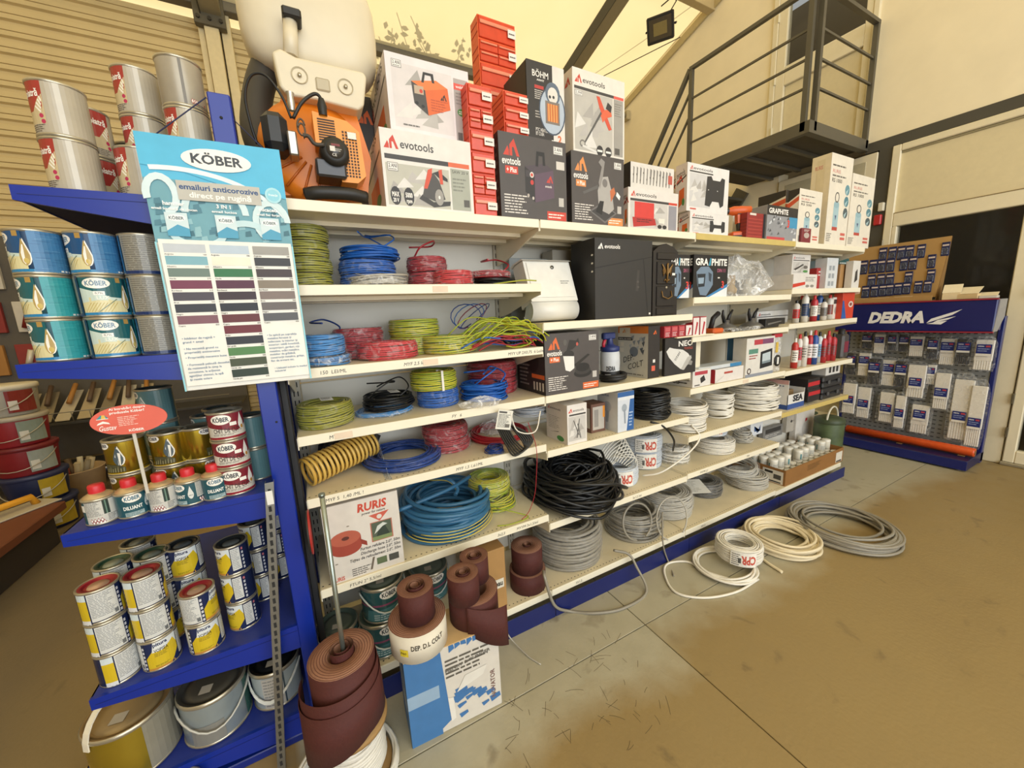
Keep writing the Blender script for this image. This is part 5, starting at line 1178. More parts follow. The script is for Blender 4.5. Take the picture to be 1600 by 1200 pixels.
def f_welder(q):      # orange inverter picture
    q.r(0, 0, 1, 1, '#e2d9d8'); art_panel(q, .06, .14, .78, .9, '#d7cfcc', 5); q.r(.80, .08, .985, .88, '#a9a29e'); q.r(.80, .74, .985, .82, '#d8574a'); q.t(.9, .765, .035, 'welding', '#f0e6e2', .02, 'c', w=.15); q.ln(.82, .55, .96, .72, 4, '#8c8784'); q.e(.89, .46, .06, .05, '#4f8a4a'); q.ln(.85, .435, .93, .485, 2, '#e6efe2'); q.r(.82, .1, .88, .2, '#5e5a57'); q.r(.9, .1, .97, .2, '#77726e'); warranty(q, .07, .84, .11, .09)
    q.p([(.30, .46), (.46, .34), (.46, .64), (.28, .72)], '#4a4542'); q.p([(.46, .34), (.74, .46), (.72, .72), (.44, .64)], ORG); q.p([(.28, .72), (.44, .64), (.72, .72), (.58, .79)], '#e07a3e'); q.p([(.40, .73), (.43, .86), (.55, .86), (.56, .75), (.53, .75), (.52, .83), (.45, .83), (.43, .73)], '#2f2c2b'); q.r(.31, .58, .42, .68, '#b9a38c'); q.e(.39, .62, .02, .025, '#c8402f'); q.e(.33, .47, .02, .02, '#222'); q.e(.40, .44, .02, .02, '#222'); q.evo(.62, .56, .08, '#3a2a24'); q.ln(.5, .4, .72, .56, 5, '#b9502a'); q.ln(.15, .16, .35, .2, 1, '#6b6763')
def l_evo(q):
    q.r(0, 0, 1, 1, '#d9cfcf'); q.t(.12, .72, .14, 'evotools', '#403c3a', .012, rot=.18, w=.75); q.evo(.05, .62, .16, RED); q.p([(.1, .62), (.95, .76), (.95, .72), (.1, .58)], '#4a4644'); q.p([(.3, .1), (.8, .2), (.78, .5), (.34, .46)], ORG); q.e(.72, .2, .12, .08, '#4f8a4a')
carton('welder_carton', 'white carton picturing an orange inverter welder, on the circular saw carton', 'box', 2.155, .115, 612, 738, 101, .24, '#ddd5d2', {'F': f_welder, 'L': l_evo}, xb=586, z_top=2.43)
def f_saw(q):
    q.r(0, 0, 1, 1, '#ded9d2'); art_panel(q, .03, .05, .72, .58, '#b9b6a8', 7); wordmark(q, .03, .76, .17, w=.36); q.p([(.03, .69), (.72, .69), (.72, .63), (.03, .63)], '#3f3c3a'); q.p([(.72, .69), (.97, .69), (.97, .63), (.72, .63)], '#d8673f'); q.r(.74, .05, .965, .61, '#a3a597'); q.ln(.76, .3, .93, .5, 4, '#7f8176'); q.t(.76, .55, .04, 'SAW 20 V', '#55554d', .01); q.r(.88, .1, .95, .2, '#55534d'); warranty(q, .05, .48, .11, .11)
    for u, a in ((.11, 'MAX'), (.25, '5000')): q.e(u, .17, .055, .12, '#2f2c2c', 14); q.t(u, .16, .06, a, '#eee9e2', .03, 'c', w=.075); q.t(u, .09, .05, '20 V' if u < .2 else 'rpm', '#eee9e2', .03, 'c', w=.06)
    q.p([(.36, .16), (.52, .06), (.71, .10), (.72, .16), (.52, .13), (.40, .22)], '#3a3735'); q.p([(.40, .2), (.46, .46), (.54, .52), (.6, .42), (.66, .18), (.55, .14)], '#4b4744'); q.p([(.42, .3), (.48, .55), (.53, .58), (.52, .48), (.46, .3)], '#cf4f35'); q.p([(.54, .52), (.6, .55), (.7, .46), (.7, .42), (.6, .46)], '#2f2c2b'); q.e(.59, .2, .05, .11, '#9a958e', 16); q.e(.59, .2, .012, .025, '#e6e2da', 8); q.p([(.6, .56), (.64, .58), (.645, .38), (.61, .38)], '#cf4f35')
carton('saw_carton', 'wide white circular saw carton at the bottom, beside the mist blower', 'box', Z1, .05, 604, 741, 225, .33, '#dad5cd', {'F': f_saw, 'L': l_evo}, xb=578, z_top=2.152)
carton('dark_carton', 'dark carton wedged behind the mist blower and the welder carton', 'box', Z1, .41, 572, 600, 120, .04, '#3d3a38', {'F': lambda q: (q.evo(.2, .8, .1, ORG), warranty(q, .1, .48, .8, .08, '3 ANI'))}, z_top=2.42)
def f_plus(cA, pic):
    def f(q):
        q.r(0, 0, 1, 1, '#4d4745'); q.evo(.06, .74, .2, cA); q.t(.04, .64, .085, 'evotools', '#f1ebe4', .02, w=.26); q.r(.08, .53, .26, .62, cA); q.t(.17, .55, .055, '+ Plus', '#f3eee6', .02, 'c', w=.14); warranty(q, .80, .84, .15, .1, '3 ANI'); q.ln(.05, .06, .42, .3, 7, '#d9d2ca'); q.r(.68, .02, .985, .13, cA); q.ln(.7, .04, .96, .11, 2, '#f0e2d6'); q.r(.87, .2, .95, .31, '#bdb7b0')
        pic(q)
    return f
def pic_inv(q):
    q.p([(.36, .34), (.5, .22), (.5, .56), (.36, .64)], '#2b2727'); q.p([(.5, .22), (.80, .30), (.79, .64), (.5, .56)], '#5d4858'); q.p([(.36, .64), (.5, .56), (.79, .64), (.66, .71)], '#4a3f47'); q.p([(.52, .66), (.54, .84), (.66, .84), (.67, .68), (.63, .68), (.63, .79), (.57, .79), (.56, .66)], '#1f1c1c'); q.e(.46, .55, .03, .035, '#d8cfc8'); q.e(.46, .55, .018, .02, RED); q.e(.46, .46, .025, .03, '#c23a34'); q.r(.37, .52, .43, .6, '#3f3a3e'); q.evo(.68, .48, .09, RED); q.t(.66, .42, .03, 'evotools', '#e8dfd8', .02, w=.1); q.e(.4, .3, .016, .02, '#b5aaa0'); q.e(.47, .27, .016, .02, '#c3b8ae'); q.r(.84, .66, .97, .76, '#cfc8bf')
def pic_saw2(q):
    q.p([(.32, .2), (.62, .04), (.86, .2), (.56, .34)], '#6b6766'); q.p([(.36, .2), (.62, .07), (.82, .2), (.56, .31)], '#3d3a3a'); q.p([(.5, .24), (.48, .5), (.56, .7), (.68, .72), (.76, .5), (.8, .26), (.7, .18)], '#a9a49f'); q.p([(.52, .52), (.58, .7), (.62, .92), (.55, .96), (.5, .9), (.56, .84), (.5, .62)], '#8d8884'); q.p([(.2, .46), (.22, .43), (.5, .54), (.48, .58)], '#5d5a58'); q.e(.62, .62, .05, .06, '#77726f'); q.p([(.74, .36), (.83, .5), (.8, .58), (.72, .52)], '#c06a3e'); q.p([(.44, .2), (.52, .36), (.6, .36), (.56, .16)], '#201e1e'); q.p([(.86, .52), (.93, .46), (.91, .4), (.84, .46)], '#ece8e2')
carton('welder_carton', 'charcoal carton picturing a purple welder, under the red drawer boxes', 'box', Z1, .05, 784, 886, 231, .30, '#4a4442', {'F': f_plus(RED, pic_inv), 'L': lambda q: (q.r(.05, .05, .95, .95, '#3d3837'), q.ln(.2, .1, .8, .9, 8, '#6b6461'))}, xb=777, z_top=2.215)
carton('saw_carton', 'charcoal carton picturing a jig saw with orange emblem', 'box', Z1, .05, 894, 974, 258, .30, '#4a4644', {'F': f_plus('#d98a4a', pic_saw2), 'L': lambda q: q.r(.05, .05, .95, .95, '#34363f')}, xb=884, z_top=2.195)
def f_bohm(q):
    q.r(0, 0, 1, 1, '#2e2926'); q.r(.68, 0, 1, 1, '#dcd5cc'); q.t(.36, .82, .075, 'BÖHM', '#efe9e0', .01, 'c', w=.42); q.t(.36, .775, .022, 'ARMT', '#efe9e0', .02, 'c', w=.2); q.r(.2, .68, .44, .72, '#b93a34'); q.ln(.2, .55, .44, .67, 5, '#c9c2b9'); q.ln(.2, .32, .5, .42, 3, '#a9a299'); q.t(.2, .16, .042, 'PTC HEATER', '#dcd5cc', .01, w=.34); q.t(.2, .11, .042, 'BT CUBA', '#dcd5cc', .01, w=.22); q.t(.85, .06, .09, '2', '#d06a3a', .04, 'c'); q.r(.62, .04, .72, .08, '#ece6dd')
    q.e(.66, .44, .36, .3, '#3f4a5a', 24); q.e(.66, .44, .33, .28, '#aeb9c6', 24); q.e(.68, .66, .2, .14, '#5b6878', 16); q.e(.68, .64, .14, .1, '#dcd5cc', 14); q.r(.47, .28, .86, .56, '#7b7168'); q.r(.52, .31, .82, .53, '#c06a32')
    for i in range(4): q.r(.55 + .07 * i, .31, .575 + .07 * i, .53, '#e8a35c')
    q.e(.6, .615, .03, .02, '#2b2b30'); q.e(.7, .62, .03, .02, '#2b2b30')
def carton_on(*a, **k): return carton(*a, **k)
carton('heater_carton', 'black and white fan heater carton standing on the charcoal welder carton', 'box', 2.217, .10, 826, 883, 122, .20, '#2e2926', {'F': f_bohm, 'L': lambda q: q.r(.02, .02, .98, .98, '#2a2624'), 'R': lambda q: q.r(.02, .02, .98, .98, '#d8d1c8')}, z_top=2.53)
def f_mix(q):
    q.r(0, 0, 1, 1, '#dfd8cd'); wordmark(q, .04, .84, .1, w=.42); q.p([(.03, .80), (.78, .80), (.78, .765), (.03, .765)], '#3f3c3a'); q.r(.78, .765, .98, .80, '#d8574a'); art_panel(q, .03, .06, .76, .76, '#b9b4ab', 9); q.r(.78, .06, .97, .76, '#9d9890'); q.ln(.8, .55, .95, .72, 6, '#7d7871'); q.r(.8, .08, .9, .16, '#55514c'); warranty(q, .04, .69, .14, .06)
    q.p([(.17, .12), (.19, .11), (.56, .56), (.53, .58)], '#55524f'); q.p([(.44, .74), (.5, .74), (.74, .38), (.68, .36), (.5, .6)], '#cf4f35'); q.p([(.52, .52), (.60, .6), (.72, .62), (.74, .54), (.62, .5), (.56, .44)], '#d9623f'); q.p([(.62, .62), (.66, .7), (.74, .66), (.72, .58)], '#2f2c2b'); q.e(.17, .14, .055, .045, '#77736e'); q.e(.17, .14, .035, .025, '#b9b4ab'); q.p([(.16, .1), (.5, .04), (.5, .065), (.18, .125)], '#d9d5cf')
    for u in (.5, .67): q.e(u, .09, .065, .065, '#2f2c2c', 14); q.r(u - .05, .075, u + .05, .1, '#e6e2da')
carton('mixer_carton', 'tall white paint mixer carton on the jig saw carton', 'box', 2.197, .08, 896, 975, 126, .26, '#dcd5ca', {'F': f_mix, 'L': lambda q: (q.t(.2, .35, .1, 'evotools', '#4a4644', .01, rot=PI / 2), q.evo(.3, .82, .1, RED))}, xb=880, z_top=2.54)
def f_case(q):
    q.r(0, 0, 1, 1, '#ddd6cf'); wordmark(q, .05, .80, .14, w=.4); q.p([(.04, .75), (.8, .75), (.8, .69), (.04, .69)], '#3f3c3a'); q.r(.8, .69, .98, .75, '#c8402f'); art_panel(q, .04, .05, .78, .68, '#c6c1bb', 4); q.r(.8, .05, .97, .67, '#8f8d94'); q.r(.12, .3, .5, .68, '#cf3a34'); q.p([(.08, .3), (.52, .3), (.55, .14), (.1, .06)], '#b02c2a'); q.ln(.16, .18, .48, .28, 2, '#4a2020'); q.r(.6, .2, .72, .32, '#e0dccf'); q.e(.62, .11, .045, .05, '#2f2c2c'); q.e(.72, .11, .045, .05, '#2f2c2c')
carton('tool_set_carton', 'white carton picturing a red tool case, beside the TV bracket boxes', 'box', Z1, .06, 981, 1058, 285, .26, '#dad3cb', {'F': f_case, 'L': l_evo}, xb=974, z_top=2.085)
def f_icons(q):
    q.r(0, 0, 1, 1, '#d8d2ca'); rd = random.Random(3)
    for i in range(12): u = .05 + i * .075; q.p([(u, .2), (u + .02, .2), (u + .03 + rd.random() * .02, .8), (u + .01, .85)], '#7d7873'); q.e(u + .01, .3 + .4 * rd.random(), .012, .05, '#5d5854', 8)
    q.r(.86, .35, .96, .7, '#b9574a')
carton('icon_carton', 'low white pictogram carton lying on the red tool case carton', 'box', 2.087, .07, 985, 1052, 252, .22, '#d5cfc6', {'F': f_icons, 'L': lambda q: q.r(0, 0, 1, 1, '#25262a')}, z_top=2.205)
def f_tv(wall):
    def f(q):
        q.r(0, 0, 1, 1, '#dedad6'); wordmark(q, .06, .87 if not wall else .78, .09 if not wall else .15, w=.45); q.r(.05, .82 if not wall else .7, .6, .85 if not wall else .75, '#3f3c3a'); art_panel(q, .06, .1, .55, .8 if not wall else .68, '#c9c6c4', 6); q.p([(.42, .16), (.46, .78), (.56, .8), (.6, .72), (.78, .72), (.82, .8), (.9, .78), (.88, .2), (.8, .14), (.76, .26), (.6, .26), (.54, .14)] if not wall else [(.5, .16), (.5, .66), (.58, .68), (.6, .5), (.8, .5), (.82, .68), (.9, .66), (.9, .2), (.82, .14), (.8, .34), (.62, .34), (.58, .14)], '#2e2d2f'); q.r(.08, .04, .22, .07, '#c8574a'); q.e(.5, .5, .012, .012, '#d8d4d0', 6); q.e(.72, .5, .012, .012, '#d8d4d0', 6)
    return f
carton('tv_bracket_carton', 'front tall TV bracket carton, upright on the flat bracket box', 'box', 2.01, .06, 1072, 1136, 258, .07, '#dcd8d3', {'F': f_tv(False), 'L': l_evo}, z_top=2.25)
carton('tv_bracket_carton', 'second tall TV bracket carton, just behind the front one', 'box', 2.01, .145, 1060, 1120, 258, .07, '#dcd8d3', {'F': f_tv(False), 'L': l_evo}, z_top=2.245)
carton('tv_bracket_carton', 'flat TV bracket carton under the front tall one', 'box', Z1, .055, 1077, 1137, 324, .07, '#dcd8d3', {'F': f_tv(True), 'L': l_evo}, z_top=2.008)
carton('tv_bracket_carton', 'flat TV bracket carton under the second tall one', 'box', Z1, .14, 1064, 1120, 324, .07, '#dcd8d3', {'F': f_tv(True), 'L': l_evo}, z_top=2.008)
carton('plain_carton', 'plain white carton behind the orange drill', 'box', Z1, .30, 1143, 1170, 292, .12, '#d5cfc6', z_top=2.12)
carton('plain_carton', 'plain cream carton beside the white one behind the drill', 'box', Z1, .28, 1173, 1192, 294, .13, '#d8d0c0', z_top=2.10)
# orange cordless drill
dx_ = sx(1152, .12, 2.0); t = thing('cordless_drill', 'orange and black cordless drill standing on its battery', 'drill', (dx_, .13, Z1), 2.6)
m = MB(); m.lathe([(0, -.085), (.022, -.083), (.026, -.03), (.027, .02), (.02, .04), (.018, .05)], M('#cf5a25', .4), 18, (0, 0, .175), axis='x'); m.build('body', t)
m = MB(); m.lathe([(.019, .048), (.02, .075), (.012, .095), (.005, .1), (0, .1)], M('#222', .4), 14, (0, 0, .175), axis='x'); m.build('chuck', t)
m = MB(); m.extr([(-.055, -.017, .06), (-.015, -.017, .06), (.0, -.017, .165), (-.045, -.017, .165)], (0, .034, 0), M('#2a2725', .6)); m.build('grip', t)
m = MB(); m.extr([(-.035, -.018, .1), (-.005, -.018, .1), (.0, -.018, .15), (-.02, -.018, .15)], (0, .036, 0), M('#cf5a25', .4)); m.build('trim_plate', t)
m = MB(); m.bbox((-.075, -.035, 0), (.035, .035, .05), M('#cf5a25', .45), .008); b_ = m.build('battery', t); m = MB(); m.bbox((-.07, -.037, .012), (.03, .037, .028), M('#2a2725'), .003); m.build('battery_band', b_)
# red metal tool box
carton('tool_box', 'dark red ribbed tool box with a black end, beside the drill', 'box', Z1, .06, 1166, 1198, 318, .20, '#8f2a28', {'F': lambda q: [q.r(.04, .08 + .13 * i, .72, .13 + .13 * i, '#a63a34') for i in range(6)] + [q.r(.76, 0, 1, 1, '#26242a'), q.r(.1, .9, .4, .98, '#d9d0c4')], 'L': lambda q: [q.r(.04, .08 + .13 * i, .96, .13 + .13 * i, '#7d2422') for i in range(6)]}, xb=1155, z_top=2.045)
# GRAPHITE clear pack
def f_gr(q):
    q.r(0, .72, 1, 1, '#2a2726'); q.t(.05, .78, .14, 'GRAPHITE', '#efe9e2', .03, w=.62); q.r(0, 0, 1, .72, '#8f9094'); rd = random.Random(8)
    for i in range(26): u, v = rd.random() * .9, .1 + rd.random() * .55; q.p([(u, v), (u + .08, v + .03), (u + .05, v + .1)], ['#c9cbd0', '#4b4c50', '#6d6f75'][i % 3])
    q.r(.02, .02, .6, .1, '#c0464a'); q.r(.72, .4, 1, .72, '#3f8fb8'); q.t(.66, .42, .2, '3', '#d9443a', .04); q.r(.88, .02, .98, .1, '#e6e2da')
carton('clear_pack', 'clear tool pack with black header card beside the red tool box', 'box', Z1, .05, 1196, 1243, 303, .16, '#8a8b8f', {'F': f_gr}, z_top=2.10, seam=False)
# sprayer cartons
def f_ruris(q):
    q.r(0, 0, 1, 1, '#ded6cc'); q.p([(0, .78), (1, .9), (1, 1), (0, 1)], '#2b2726'); q.p([(0, .66), (1, .78), (1, .86), (0, .76)], '#d0583a'); q.t(.12, .42, .14, 'RURIS', '#c04434', .03, w=.62, rot=.1); q.p([(.25, .36), (.75, .42), (.52, .2)], '#d0583a'); q.p([(.33, .36), (.67, .4), (.52, .26)], '#ded6cc'); q.r(.6, .05, .75, .15, '#4a4442'); q.r(.8, .06, .95, .16, '#5a3a34')
carton('sprayer_carton', 'red and white printed carton at the back, under the landing', 'box', Z1, .22, 1222, 1252, 252, .2, '#dcd4ca', {'F': f_ruris, 'L': f_ruris, 'T': lambda q: q.r(0, 0, 1, 1, '#cfc6ba')}, xb=1180, z_top=2.285)
def f_rs(model, h):
    def f(q):
        q.r(0, 0, 1, 1, '#e0d8c9'); q.ln(.08, .86, .7, .9, 1, '#5a5550'); q.t(.1, .80, .035, 'RURIS', '#c9837a', .02, w=.35); q.t(.1, .70, .04, model, '#4a4542', .02, w=.45); q.ln(.1, .75, .75, .79, 1, '#6b6660')
        for i, c in enumerate(('#5f8f9c', '#4f7f8c', '#4a5a60')): q.e(.84, .64 - i * .13, .11, .06, c, 14); q.p([(.78, .62 - i * .13), (.9, .66 - i * .13), (.82, .58 - i * .13)], '#a9c4c9')
        q.r(.28, .2, .52, .46, '#9fbcc4'); q.e(.4, .46, .12, .04, '#8fb0ba'); q.r(.28, .17, .52, .21, '#b54a40'); q.e(.4, .54, .1, .06, '#4a4a4c', 12); q.e(.4, .54, .07, .045, '#e0d8c9', 12); q.p([(.36, .34), (.44, .34), (.4, .28)], '#4d5a80'); q.ln(.06, .04, .3, .14, 5, '#5a5550'); q.r(.7, .12, .92, .15, '#c9655a'); q.r(.7, .07, .92, .1, '#c9655a')
    return f
carton('sprayer_carton', 'shortest cream sprayer carton, in front of the tallest one', 'box', Z1, .06, 1243, 1278, 272, .16, '#ddd3c0', {'F': f_rs('RS 500', 1), 'L': f_ruris}, xb=1226, z_top=2.235)
carton('sprayer_carton', 'tallest cream sprayer carton, with a brown tape strip down its side', 'box', Z1, .055, 1287, 1320, 228, .19, '#dccfb2', {'F': f_rs('RS 1000', 1), 'L': lambda q: (q.r(.3, .05, .7, .95, '#d5c7a6'), q.t(.2, .85, .04, 'RURIS', '#c9837a', .02, w=.4))}, xb=1258, z_top=2.50)
carton('sprayer_carton', 'cream sprayer carton at the far end of the top shelf', 'box', Z1, .06, 1321, 1356, 262, .2, '#ddd3c0', {'F': f_rs('RS 1000', 1)}, xb=1312, z_top=2.41)
carton('bulb_carton', 'small dark red carton in front of the shortest cream sprayer carton', 'box', Z1, .04, 1252, 1266, 346, .015, '#7d2c34', {'F': lambda q: (q.e(.5, .5, .3, .2, '#b9a9a0'), q.ln(.2, .75, .8, .92, 2, '#e0d4cc'))}, z_top=1.985)
# red drawer boxes: every unit a thing of its own
def drawer_unit(label, x0, x1, y0, dep, z, h, two=False, col='#dc4826'):
    t = thing('drawer_unit', label, 'drawer box', ((x0 + x1) / 2, y0 + dep / 2, z), 0, 'stacked red drawer boxes'); w = x1 - x0; bm = M(col, .4)
    m = MB(); m.box((-w / 2, -dep / 2 + .006, 0), (-w / 2 + .003, dep / 2, h - .0008), bm); m.box((w / 2 - .003, -dep / 2 + .006, 0), (w / 2, dep / 2, h - .0008), bm); m.box((-w / 2 + .003, -dep / 2 + .006, h - .004), (w / 2 - .003, dep / 2, h - .0008), bm); m.box((-w / 2 + .003, -dep / 2 + .006, 0), (w / 2 - .003, dep / 2, .003), bm); m.box((-w / 2 + .003, dep / 2 - .003, .003), (w / 2 - .003, dep / 2, h - .004), bm); m.build('casing', t)
    for zz in (h * .3, h * .65):
        m = MB(); m.box((-w / 2 - .0015, -dep / 2 + .01, zz), (-w / 2, dep / 2 - .005, zz + .004), M('#c23c26', .4)); m.build('side_rib', t)
    cells = [(-w / 2 + .004, w / 2 - .004, .004, h - .006)] if not two else [(a, b, c, d) for a, b in ((-w / 2 + .004, -.001), (.001, w / 2 - .004)) for c, d in ((.004, h / 2 - .001), (h / 2 + .001, h - .006))]
    for a, b, c, d in cells:
        m = MB(); m.bbox((a, -dep / 2, c), (b, -dep / 2 + .05, d), M('#d0452a', .22, 0, .1, 30.), .002); dr = m.build('drawer', t)
        m = MB(); m.bbox((a + .004, -dep / 2 - .006, d - (d - c) * .38), (b - .004, -dep / 2, d - (d - c) * .2), M('#e08a6c', .2), .0015); m.build('pull_lip', dr)
    m = MB(); m.bbox((w / 2 - .045, -dep / 2 - .0085, h * .3), (w / 2 - .004, -dep / 2 - .0075, h * .66), M('#e6ddd4'), .0002); sk = m.build('sticker', t); q = Print(.041, h * .36, lambda u, v, k: (w / 2 - .045 + u, -dep / 2 - .0088 - k * .00003, h * .3 + v)); q.ln(.12, .3, .88, .7, 1, '#5a5450'); q.build('sticker_print', sk)
def drawer_stack(what, xl, xr, yf, dep, zb, zt, pat, col='#dc4826'):
    x0, x1 = sx(xl, yf, zb), sx(xr, yf, zb); h = (zt - zb) / len(pat); nth = ['bottom', 'second', 'third', 'fourth', 'fifth', 'sixth', 'seventh', 'eighth', 'ninth', 'tenth']
    for i, c in enumerate(pat): drawer_unit('%s drawer box counting up the %s' % (nth[i], what), x0, x1, yf, dep, zb + i * h, h, c == 'B', col)
drawer_stack('six-high red stack between the saw and welder cartons', 742, 778, .05, .13, Z1, 2.36, 'ABAABA')
drawer_stack('tallest orange-red stack at the back', 765, 818, .36, .085, Z1, 2.83, 'AAABABAABA', '#ec5c20')
drawer_stack('short red stack on the charcoal welder carton', 790, 827, .08, .2, 2.217, 2.385, 'AAA', '#e45222')

# ================================================================ GOODS ON BAYS TWO TO FOUR
M2, M3 = 1.4602, 1.1272
# --- white mailbox with newspaper roll
w = .262; W_ = M('#e2dfd6', .35, 0, .02)
t = thing('mailbox', 'white metal mailbox with a round newspaper holder below the door', 'mailbox', (1.128, .118, M2 + .022), rot=(-.36, 0, 0))
m = MB(); m.extr([(-w / 2, -.03, .07), (-w / 2, -.03, .272), (-w / 2, .05, .285), (-w / 2, .07, .28), (-w / 2, .07, .07)], (w, 0, 0), W_); m.build('body', t)
m = MB(); m.extr([(-w / 2 - .007, -.042, .268), (-w / 2 - .007, -.028, .281), (-w / 2 - .007, .05, .296), (-w / 2 - .007, .08, .292), (-w / 2 - .007, .08, .286), (-w / 2 - .007, .05, .289), (-w / 2 - .007, -.028, .274)], (w + .014, 0, 0), W_); m.build('lid', t)
m = MB(); m.bbox((-w / 2 + .014, -.034, .088), (w / 2 - .014, -.0295, .262), M('#e8e5dc', .3), .001); dr = m.build('door', t)
m = MB(); m.lathe([(0, 0), (.009, 0), (.009, .004), (0, .005)], M('#8a8880', .3, .8), 14, (.02, -.039, .238), axis='y'); m.build('lock', dr)
q = Print(.06, .03, lambda u, v, k: (.05 + u, -.0344 - k * .00003, .15 + v)); q.ln(.0, .1, .9, .8, 2, '#8c8a84'); q.build('door_print', dr)
m = MB(); n = 20; P = [(.05 * math.cos(a), .05 * math.sin(a)) for a in np.linspace(math.radians(100), math.radians(345), n)]
m.add([(-w / 2, .022 + p[0], .045 + p[1]) for p in P] + [(w / 2, .022 + p[0], .045 + p[1]) for p in P], [(i, i + 1, n + i + 1, n + i) for i in range(n - 1)], W_, True); o = m.build('newspaper_holder', t); md = o.modifiers.new('thickness', 'SOLIDIFY'); md.thickness = .003
m = MB(); m.poly([(-w / 2 + .004, .022 + p[0] * .97, .045 + p[1] * .97) for p in P], M('#c9d0d2', .4)); m.build('holder_end', t)
carton('flat_carton', 'thin grey carton standing behind the white mailbox', 'box', M2, .38, 800, 862, 395, .06, '#a7acab', z_top=1.79)
carton('flat_carton', 'brown and white carton behind the black mailbox', 'box', M2, .33, 866, 905, 380, .1, '#b9b4a8', z_top=1.83)
# --- black mailbox
BK2 = '#2b2826'
def f_mail(q):
    q.r(0, 0, 1, 1, BK2); q.evo(.05, .87, .075, '#eee9e2'); q.t(.16, .88, .05, 'evotools', '#eee9e2', .015, w=.26); q.p([(0, .645), (1, .80), (1, .79), (0, .63)], '#0e0d0c'); q.p([(.93, .0), (.83, .77), (.845, .77), (.945, 0)], '#0e0d0c'); q.p([(.7, .35), (.73, .62), (.77, .62), (.75, .35)], '#3a3633'); q.e(.74, .47, .02, .015, '#4a4642'); q.e(.745, .4, .02, .015, '#4a4642'); q.r(.955, .03, .985, .055, '#e2ded6')
carton('mailbox', 'large matt black mailbox with a slanted flap and small white logo', 'mailbox', M2, .045, 930, 1017, 375, .18, BK2, {'F': f_mail, 'L': lambda q: (q.r(0, 0, 1, 1, '#22201f'), [q.e(.9, .6 + i * .1, .04, .012, '#d8d4cc') for i in range(3)])}, z_top=1.838, seam=False)
# --- ornate black mailbox
x0, x1 = sx(1019, .05, M2), sx(1057, .05, M2); w = x1 - x0; Bm = M('#2a2522', .45, .2, .08, 20.); Gm = M('#8a6a3c', .4, .5, .15, 60.)
t = thing('mailbox', 'narrow black cast mailbox with a bronze eagle crest', 'mailbox', ((x0 + x1) / 2, .10, M2))
m = MB(); m.extr([(-w / 2, .05, 0), (w / 2, .05, 0), (w / 2, .05, .33), (w * .3, .05, .355), (0, .05, .372), (-w * .3, .05, .355), (-w / 2, .05, .33)], (0, -.1, 0), Bm); m.build('body', t)
for z0, z1, nm in ((.29, .325, 'slot_flap'), (.165, .28, 'crest_door'), (.05, .155, 'name_plate'), (.005, .042, 'foot_plate')): m = MB(); m.bbox((-w * .36, -.057, z0), (w * .36, -.05, z1), Bm, .003); m.build(nm, t)
m = MB(); rd = random.Random(2)
for s_ in (-1, 1):
    for k in range(6): m.tube([(s_ * .008, -.06, .215 + .004 * k), (s_ * (.02 + .004 * k), -.062, .23 + .007 * k), (s_ * (.028 + .003 * (k % 3)), -.06, .205 + .012 * k)], .0028, Gm, 5)
    m.tube([(0, -.06, .175), (s_ * .014, -.061, .19), (s_ * .02, -.06, .18)], .003, Gm, 5)
m.tube([(0, -.06, .172), (0, -.064, .22), (0, -.062, .262), (.006, -.06, .27)], .005, Gm, 6); m.build('crest_rib', t)
m = MB(); m.tube([(-.035, -.058, .13), (-.035, -.066, .1), (0, -.07, .088), (.035, -.066, .1), (.035, -.058, .13)], .003, Gm, 6); m.build('handle', t)
m = MB(); m.lathe([(0, 0), (.007, 0), (.007, .005), (0, .006)], METAL, 12, (0, -.06, .147), axis='y'); m.build('lock', t); m = MB(); m.box((w * .22, -.0585, .21), (w * .34, -.0575, .222), M('#e6e2da')); m.build('price_sticker', t)
# --- spray gun carton
def pic_spray(q):
    for i, r in enumerate((.17, .15, .13)): q.e(.68, .3 + i * .05, r, .075, '#1f1d1c' if i % 2 == 0 else '#35312f', 18)
    q.p([(.5, .45), (.78, .62), (.82, .6), (.56, .42)], '#26231f'); q.e(.42, .64, .1, .07, '#2a2725', 16); q.p([(.32, .62), (.52, .6), (.52, .4), (.44, .35), (.36, .38)], '#e6e2dc'); q.p([(.38, .7), (.44, .88), (.56, .86), (.6, .9), (.62, .82), (.5, .72)], '#2c2826'); q.e(.36, .84, .03, .05, '#5b5752'); q.e(.58, .8, .02, .03, '#c0574a')
carton('spray_gun_carton', 'charcoal carton picturing a paint spray gun with white cup', 'box', M3, .042, 853, 936, 519, .30, '#48433f', {'F': f_plus(ORG, pic_spray), 'L': lambda q: (q.r(0, 0, 1, 1, '#2d2a29'), q.e(.4, .7, .12, .16, '#d9d4cc'), q.e(.6, .55, .2, .2, '#191817'), q.r(.55, .26, .98, .33, ORG), q.ln(.1, .1, .5, .5, 6, '#8a857f'), [q.r(.6 + .1 * i, .06, .65 + .1 * i, .2, '#cfc9c0') for i in range(4)])}, xb=810, z_top=1.41)
